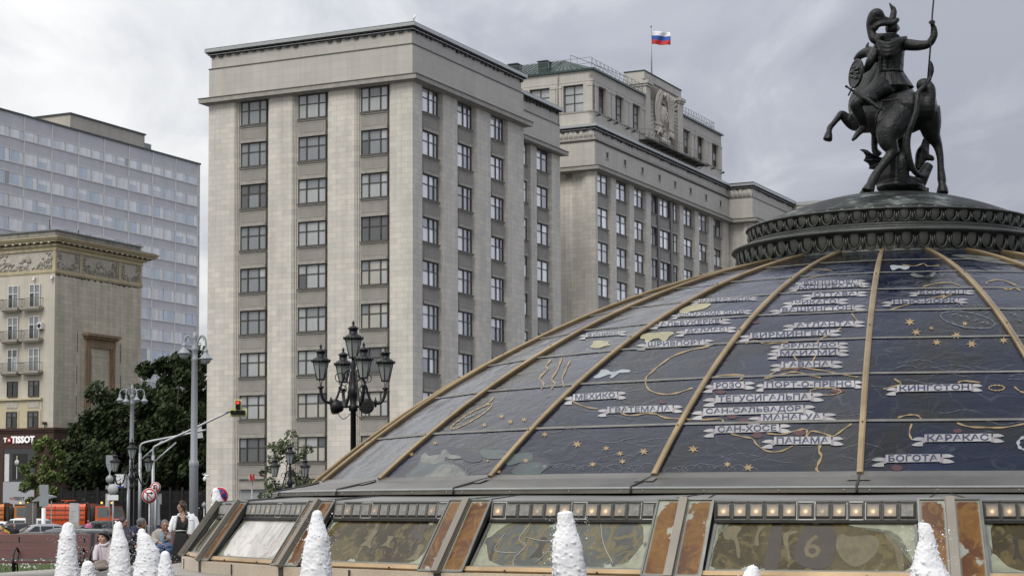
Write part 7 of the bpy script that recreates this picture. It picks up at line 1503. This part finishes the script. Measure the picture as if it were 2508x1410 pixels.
bg_ = thing('handbag', 'small pale pink handbag held by the woman in the white jacket', 'handbag', w3(1640, 1100, -.04)+wb); m = MB(); ptube(m, [(-.02, 0, .09), (-.01, 0, 0), (-.02, 0, -.11)], [(.03, .05), (.045, .075), (.04, .08)], 12); m.build('bag', mat('pale_pink_leather', (.55, .42, .42), .5), bg_); m = MB(); m.tube(spline([(-.04, 0, .08), (.06, 0, .2), (.12, .0, .30), (.10, .02, .2), (.03, .03, .08)], 5), .007, 5); m.build('strap', MATS['pale_pink_leather'], bg_)
# ---- child on the basin rim
KY = 27.0; kb = gnd(245, KY, .75); kk = KY/F/6.13
kp = person('small child in a pale pink hooded jacket sitting on the basin rim', kb)
def c2(x, y, d=0): return at(x/6.13, 1180+y/6.13, KY+d)-kb
bd = MB(); hc = c2(1560, 830); R_, c_ = head_(bd, hc, .185, (-.5, -.82, 0), -.02); ptube(bd, [hc+Vector((.01, .01, -.05)), c2(1565, 930, .03)], [.042, .045])
ptube(bd, [c2(1440, 1170, -.08), c2(1438, 1215, -.1)], [.026, .02]); hand_(bd, c2(1438, 1215, -.1), (.0, -.1, -1), (.8, -.3, 0), .62, .5); ptube(bd, [c2(1640, 1240, -.08), c2(1620, 1262, -.1)], [.024, .02]); hand_(bd, c2(1620, 1265, -.1), (-.8, -.3, -.4), (.1, -.5, -.8), .62, .5)
remesh(bd, 'body', SK3, .006, kp, 3); face_(kp, R_, c_, .185)
hr_ = MB(); cap_(hr_, R_, c_, .185, 1.03); ptube(hr_, [hc+Vector((-.06, -.035, .055)), hc+Vector((-.01, -.07, .06)), hc+Vector((.05, -.055, .03)), hc+Vector((.07, -.02, -.03))], [.022, .024, .026, .02]); ptube(hr_, [hc+Vector((.06, .05, .05)), hc+Vector((.12, .06, .03)), hc+Vector((.135, .06, -.06)), hc+Vector((.12, .05, -.12))], [.03, .04, .035, .012]); remesh(hr_, 'hair', M_hairk, .007, kp, 2)
M_pk = mat('pale_pink_fleece', (.56, .50, .545), .85, var=.07, scale=10, bmp=.15); M_cream2 = mat('cream_panel_fleece', (.50, .44, .38), .85, var=.06)
jk = MB(); ptube(jk, [c2(1555, 920, .03), c2(1555, 1000, .02), c2(1560, 1100, .02), c2(1570, 1200, .03)], [(.055, .07), (.085, .105), (.09, .105), (.095, .115)], 20); ptube(jk, [c2(1480, 960, .0), c2(1440, 1070, -.05), c2(1430, 1180, -.1)], [.052, .044, .034]); ptube(jk, [c2(1630, 950, .02), c2(1665, 1080, -.02), c2(1650, 1240, -.08)], [.056, .05, .038])
ptube(jk, [c2(1500, 925, -.02), c2(1550, 950, -.05), c2(1620, 925, -.03), c2(1640, 880, .05), c2(1570, 890, .08), c2(1500, 910, .05)], [.024]*6, 8); remesh(jk, 'jacket', M_pk, .0075, kp, 3)
sl2 = MB(); ptube(sl2, [c2(1628, 962, -.035), c2(1655, 1080, -.065), c2(1640, 1200, -.115)], [(.008, .024), (.008, .026), (.008, .022)], 8); sl2.tube(spline([c2(1500, 940, -.07), c2(1515, 1050, -.075), c2(1530, 1180, -.07)], 4), .004, 5); sl2.build('jacket_stripe', M_cream2, kp)
tr = MB(); ptube(tr, [c2(1590, 1230, .02), c2(1500, 1230, -.12), c2(1420, 1250, -.16)], [.075, .06, .05]); ptube(tr, [c2(1560, 1250, .05), c2(1560, 1260, -.1), c2(1500, 1290, -.2)], [.075, .062, .05]); ptube(tr, [c2(1420, 1250, -.16), c2(1500, 1282, -.2), c2(1600, 1285, -.17)], [.05, .042, .036]); remesh(tr, 'trousers', mat('taupe_trousers', (.20, .165, .14), .85, var=.15, scale=8), .008, kp, 3)
# ---- three seated men
MY = 42.0; km = MY/F/6.13
def mroot(x): return gnd(200+x/6.13, MY, .47)
def mk(b): return lambda x, y, d=0: at(200+x/6.13, 1180+y/6.13, MY+d)-b
b1 = mroot(640); m1 = person('seated man with cropped dark hair in a dusky purple jacket turned to the right', b1); q1 = mk(b1)
bd = MB(); hc = q1(625, 612); R_, c_ = head_(bd, hc, .225, (.93, -.25, 0), -.12); ptube(bd, [hc+Vector((-.03, .0, -.06)), q1(590, 720, .02)], [.055, .062]); ptube(bd, [q1(800, 960, -.15), q1(830, 985, -.2)], [.034, .028]); hand_(bd, q1(835, 990, -.2), (.8, -.2, -.4), (0, 0, -1), 1, .5)
remesh(bd, 'body', SK2, .008, m1, 3); face_(m1, R_, c_, .225)
hr_ = MB(); cap_(hr_, R_, c_, .225); remesh(hr_, 'hair', M_hairk, .009, m1, 2)
M_pur = mat('dusky_purple_cloth', (.060, .050, .066), .85, var=.2, scale=4); jk = MB(); ptube(jk, [q1(600, 690, .02), q1(620, 780, .03), q1(600, 900, .03), q1(580, 1020, .02)], [(.10, .12), (.14, .19), (.14, .19), (.15, .18)], 20); ptube(jk, [q1(650, 760, -.12), q1(720, 870, -.16), q1(790, 950, -.15)], [.075, .066, .05]); ptube(jk, [q1(560, 760, .15), q1(620, 880, .2)], [.07, .06]); remesh(jk, 'jacket', M_pur, .012, m1, 3)
tr = MB(); ptube(tr, [q1(600, 1010, -.05), q1(720, 990, -.1), q1(790, 1010, -.12)], [.10, .085, .07]); ptube(tr, [q1(790, 1010, -.12), q1(790, 1120, -.12), q1(780, 1290, -.1)], [.07, .06, .05]); ptube(tr, [q1(620, 1010, .1), q1(760, 1000, .1), q1(770, 1280, .12)], [.1, .08, .05]); ptube(tr, [q1(780, 1285, -.1), q1(840, 1300, -.12)], [.05, .04]); M_navy = mat('black_trousers', (.010, .010, .014), .85, var=.3); remesh(tr, 'trousers', M_navy, .012, m1, 3)
b2 = mroot(850)+Vector((0, .5, 0)); m2 = person('seated man with grey hair in a navy top with a pale floral print', b2); q2 = mk(b2)
bd = MB(); hc = q2(905, 618, .5); R_, c_ = head_(bd, hc, .225, (.95, .22, 0), -.08); ptube(bd, [hc+Vector((-.03, .0, -.06)), q2(860, 710, .52)], [.055, .062]); ptube(bd, [q2(900, 900, .3), q2(960, 920, .25)], [.036, .028]); hand_(bd, q2(965, 922, .25), (1, 0, -.2), (0, 0, -1), 1, .5); remesh(bd, 'body', SK2, .008, m2, 3); face_(m2, R_, c_, .225)
hr_ = MB(); cap_(hr_, R_, c_, .225, 1.04); remesh(hr_, 'hair', M_hairg, .009, m2, 2)
M_nv = mat('navy_cloth', (.016, .020, .050), .85, var=.25, scale=5); jk = MB(); ptube(jk, [q2(860, 680, .52), q2(830, 760, .53), q2(820, 880, .52), q2(820, 1020, .5)], [(.10, .11), (.14, .19), (.14, .18), (.15, .18)], 20); ptube(jk, [q2(830, 760, .36), q2(850, 850, .33), q2(910, 905, .3)], [.075, .062, .05]); remesh(jk, 'shirt', M_nv, .012, m2, 3)
fl_ = MB()
for x, y, r in ((770, 770, 12), (785, 790, 15), (800, 775, 10), (760, 790, 8), (775, 810, 9)): fl_.ell(q2(x, y, .345), (r*km, .012, r*km), None, 8, 0, 5)
fl_.build('floral_print', mat('pale_floral_print', (.55, .42, .42), .8, var=.3, scale=20), m2)
tr = MB(); ptube(tr, [q2(830, 1010, .4), q2(930, 1000, .3), q2(990, 1010, .25)], [.1, .085, .07]); ptube(tr, [q2(990, 1010, .25), q2(985, 1290, .25)], [.07, .05]); ptube(tr, [q2(985, 1285, .25), q2(1040, 1300, .22)], [.05, .04]); remesh(tr, 'trousers', M_navy, .013, m2, 3)
b3 = mroot(1200)+Vector((0, .2, 0)); m3 = person('seated man with cropped grey hair in a beige jacket leaning forward in jeans', b3); q3 = mk(b3)
bd = MB(); hc = q3(1250, 650, -.1); R_, c_ = head_(bd, hc, .235, (.25, -.95, 0), -.2); ptube(bd, [hc+Vector((-.0, .04, -.06)), q3(1235, 740, .0)], [.058, .066]); ptube(bd, [q3(1240, 850, -.2), q3(1255, 790, -.25)], [.034, .028]); hand_(bd, q3(1256, 790, -.25), (.35, -.1, .9), (.6, -.6, 0), 1, .7); ptube(bd, [q3(1160, 900, -.2), q3(1200, 930, -.25)], [.034, .028]); hand_(bd, q3(1205, 932, -.25), (.9, -.2, -.3), (0, -.4, -.9), 1, .6); remesh(bd, 'body', SK2, .008, m3, 3); face_(m3, R_, c_, .235)
hr_ = MB(); cap_(hr_, R_, c_, .235); remesh(hr_, 'hair', M_hairg, .009, m3, 2)
M_bei = mat('beige_jacket_cloth', (.33, .305, .275), .85, var=.12, scale=5); jk = MB(); ptube(jk, [q3(1210, 720, .05), q3(1190, 800, .08), q3(1170, 900, .12), q3(1160, 1000, .12)], [(.10, .12), (.15, .19), (.16, .19), (.16, .18)], 20); ptube(jk, [q3(1120, 760, .05), q3(1090, 870, -.05), q3(1150, 905, -.18)], [.082, .072, .05]); ptube(jk, [q3(1290, 760, .02), q3(1300, 850, -.08), q3(1250, 850, -.2)], [.078, .066, .05]); remesh(jk, 'jacket', M_bei, .012, m3, 3)
sh_ = MB(); ptube(sh_, [q3(1225, 745, -.08), q3(1225, 850, -.1), q3(1215, 930, -.08)], [(.05, .05), (.05, .07), (.05, .08)], 12); remesh(sh_, 'shirt', mat('pale_blue_shirt', (.16, .27, .36), .8, var=.2), .011, m3, 2)
tr = MB(); ptube(tr, [q3(1160, 1000, .0), q3(1180, 975, -.25), q3(1170, 1010, -.4)], [.11, .09, .075]); ptube(tr, [q3(1170, 1010, -.4), q3(1180, 1290, -.35)], [.075, .05]); ptube(tr, [q3(1230, 1000, .0), q3(1300, 960, -.25), q3(1310, 1000, -.4)], [.11, .09, .075]); ptube(tr, [q3(1310, 1000, -.4), q3(1300, 1290, -.35)], [.075, .05])
for x in (1180, 1300): ptube(tr, [q3(x, 1285, -.35), q3(x, 1305, -.48)], [.05, .04])
remesh(tr, 'jeans', mat('blue_jeans', (.055, .085, .16), .85, var=.25, scale=4), .013, m3, 3)
s3 = thing('park_bench', 'bench under the man in the beige jacket', 'bench', gnd(400, BY+.35), .1, 'slatted benches round the fountain')
for y, z in ((-.25, .44), (-.13, .45), (-.01, .445), (.11, .435)): m = MB(); m.obox((0, y+.15, z-.03), (.75, 0, 0), (0, .053, 0), (0, 0, .02)); m.build('seat_slat', M_slat, s3)
for x in (-.65, .65): m = MB(); m.tube(spline([(x, .35, 0), (x, .2, .2), (x, .25, .4), (x, -.1, .4), (x, -.12, .15), (x, -.2, 0)], 4), .02, 6); m.build('leg', M_barm, s3)
# ---- distant people at the barriers
def walker(label, px, py, Y, h, top, leg, hair, sk=SK2, turn=0):
    z = GST-.1; b = gnd(px, Y, z); p = person(label, b, 'people walking along the street'); bd = MB(); hc = Vector((0, 0, h*.93)); R_, c_ = head_(bd, hc, h*.13, (sin(turn), -cos(turn), 0)); bd.tube([(0, 0, h*.8), (0, 0, h*.9)], .05, 8)
    for sg in (-1, 1): bd.tube([(sg*.22, 0, h*.5), (sg*.23, -.05, h*.44)], [.035, .03], 8); hand_(bd, (sg*.23, -.05, h*.44), (0, -.2, -1), (-sg, 0, 0), .9, .5)
    remesh(bd, 'body', sk, .014, p, 2); m = MB(); m.tube([(0, 0, h*.84), (0, 0, h*.78), (0, 0, h*.62), (0, 0, h*.46)], [(.06, .09), (.11, .2), (.11, .17), (.12, .18)], 14)
    for sg in (-1, 1): m.tube([(sg*.17, 0, h*.8), (sg*.22, 0, h*.62), (sg*.22, -.03, h*.5)], [.065, .055, .045], 9)
    remesh(m, 'top', top, .02, p, 2); m = MB()
    for sg in (-1, 1): m.tube([(sg*.09, 0, h*.5), (sg*.1, sg*.06, h*.27), (sg*.1, sg*.12, .06)], [.095, .07, .05], 9); m.tube([(sg*.1, sg*.12, .05), (sg*.1, sg*.12-.15, .04)], .045, 7)
    remesh(m, 'trousers', leg, .02, p, 2); m = MB(); m.ell(hc+Vector((0, .02, .03)), (.085, .1, .09)); m.build('hair', hair, p)
walker('distant person in a bright pink top at the barriers', 217, 1270, 132, 1.66, mat('pink_top', (.55, .17, .30), .8), mat('grey_trousers', (.06, .06, .07), .8), M_hairk)
walker('distant person in dark clothes bending near the barriers', 240, 1270, 131, 1.72, M_navy, mat('grey_trousers', (.06, .06, .07), .8), M_hairk)
walker('distant passer by with dark top beside the white estate car', 37, 1268, 100, 1.66, M_navy, M_den, M_hairb)
walker('distant man in a dark top beside the grey cabinets', 391, 1255, 125, 1.75, M_nv, M_navy, M_hairk)
walker('distant passer by in a red brown top at the left edge', 8, 1290, 92, 1.6, mat('rust_top', (.25, .07, .04), .8), M_navy, M_hairk)
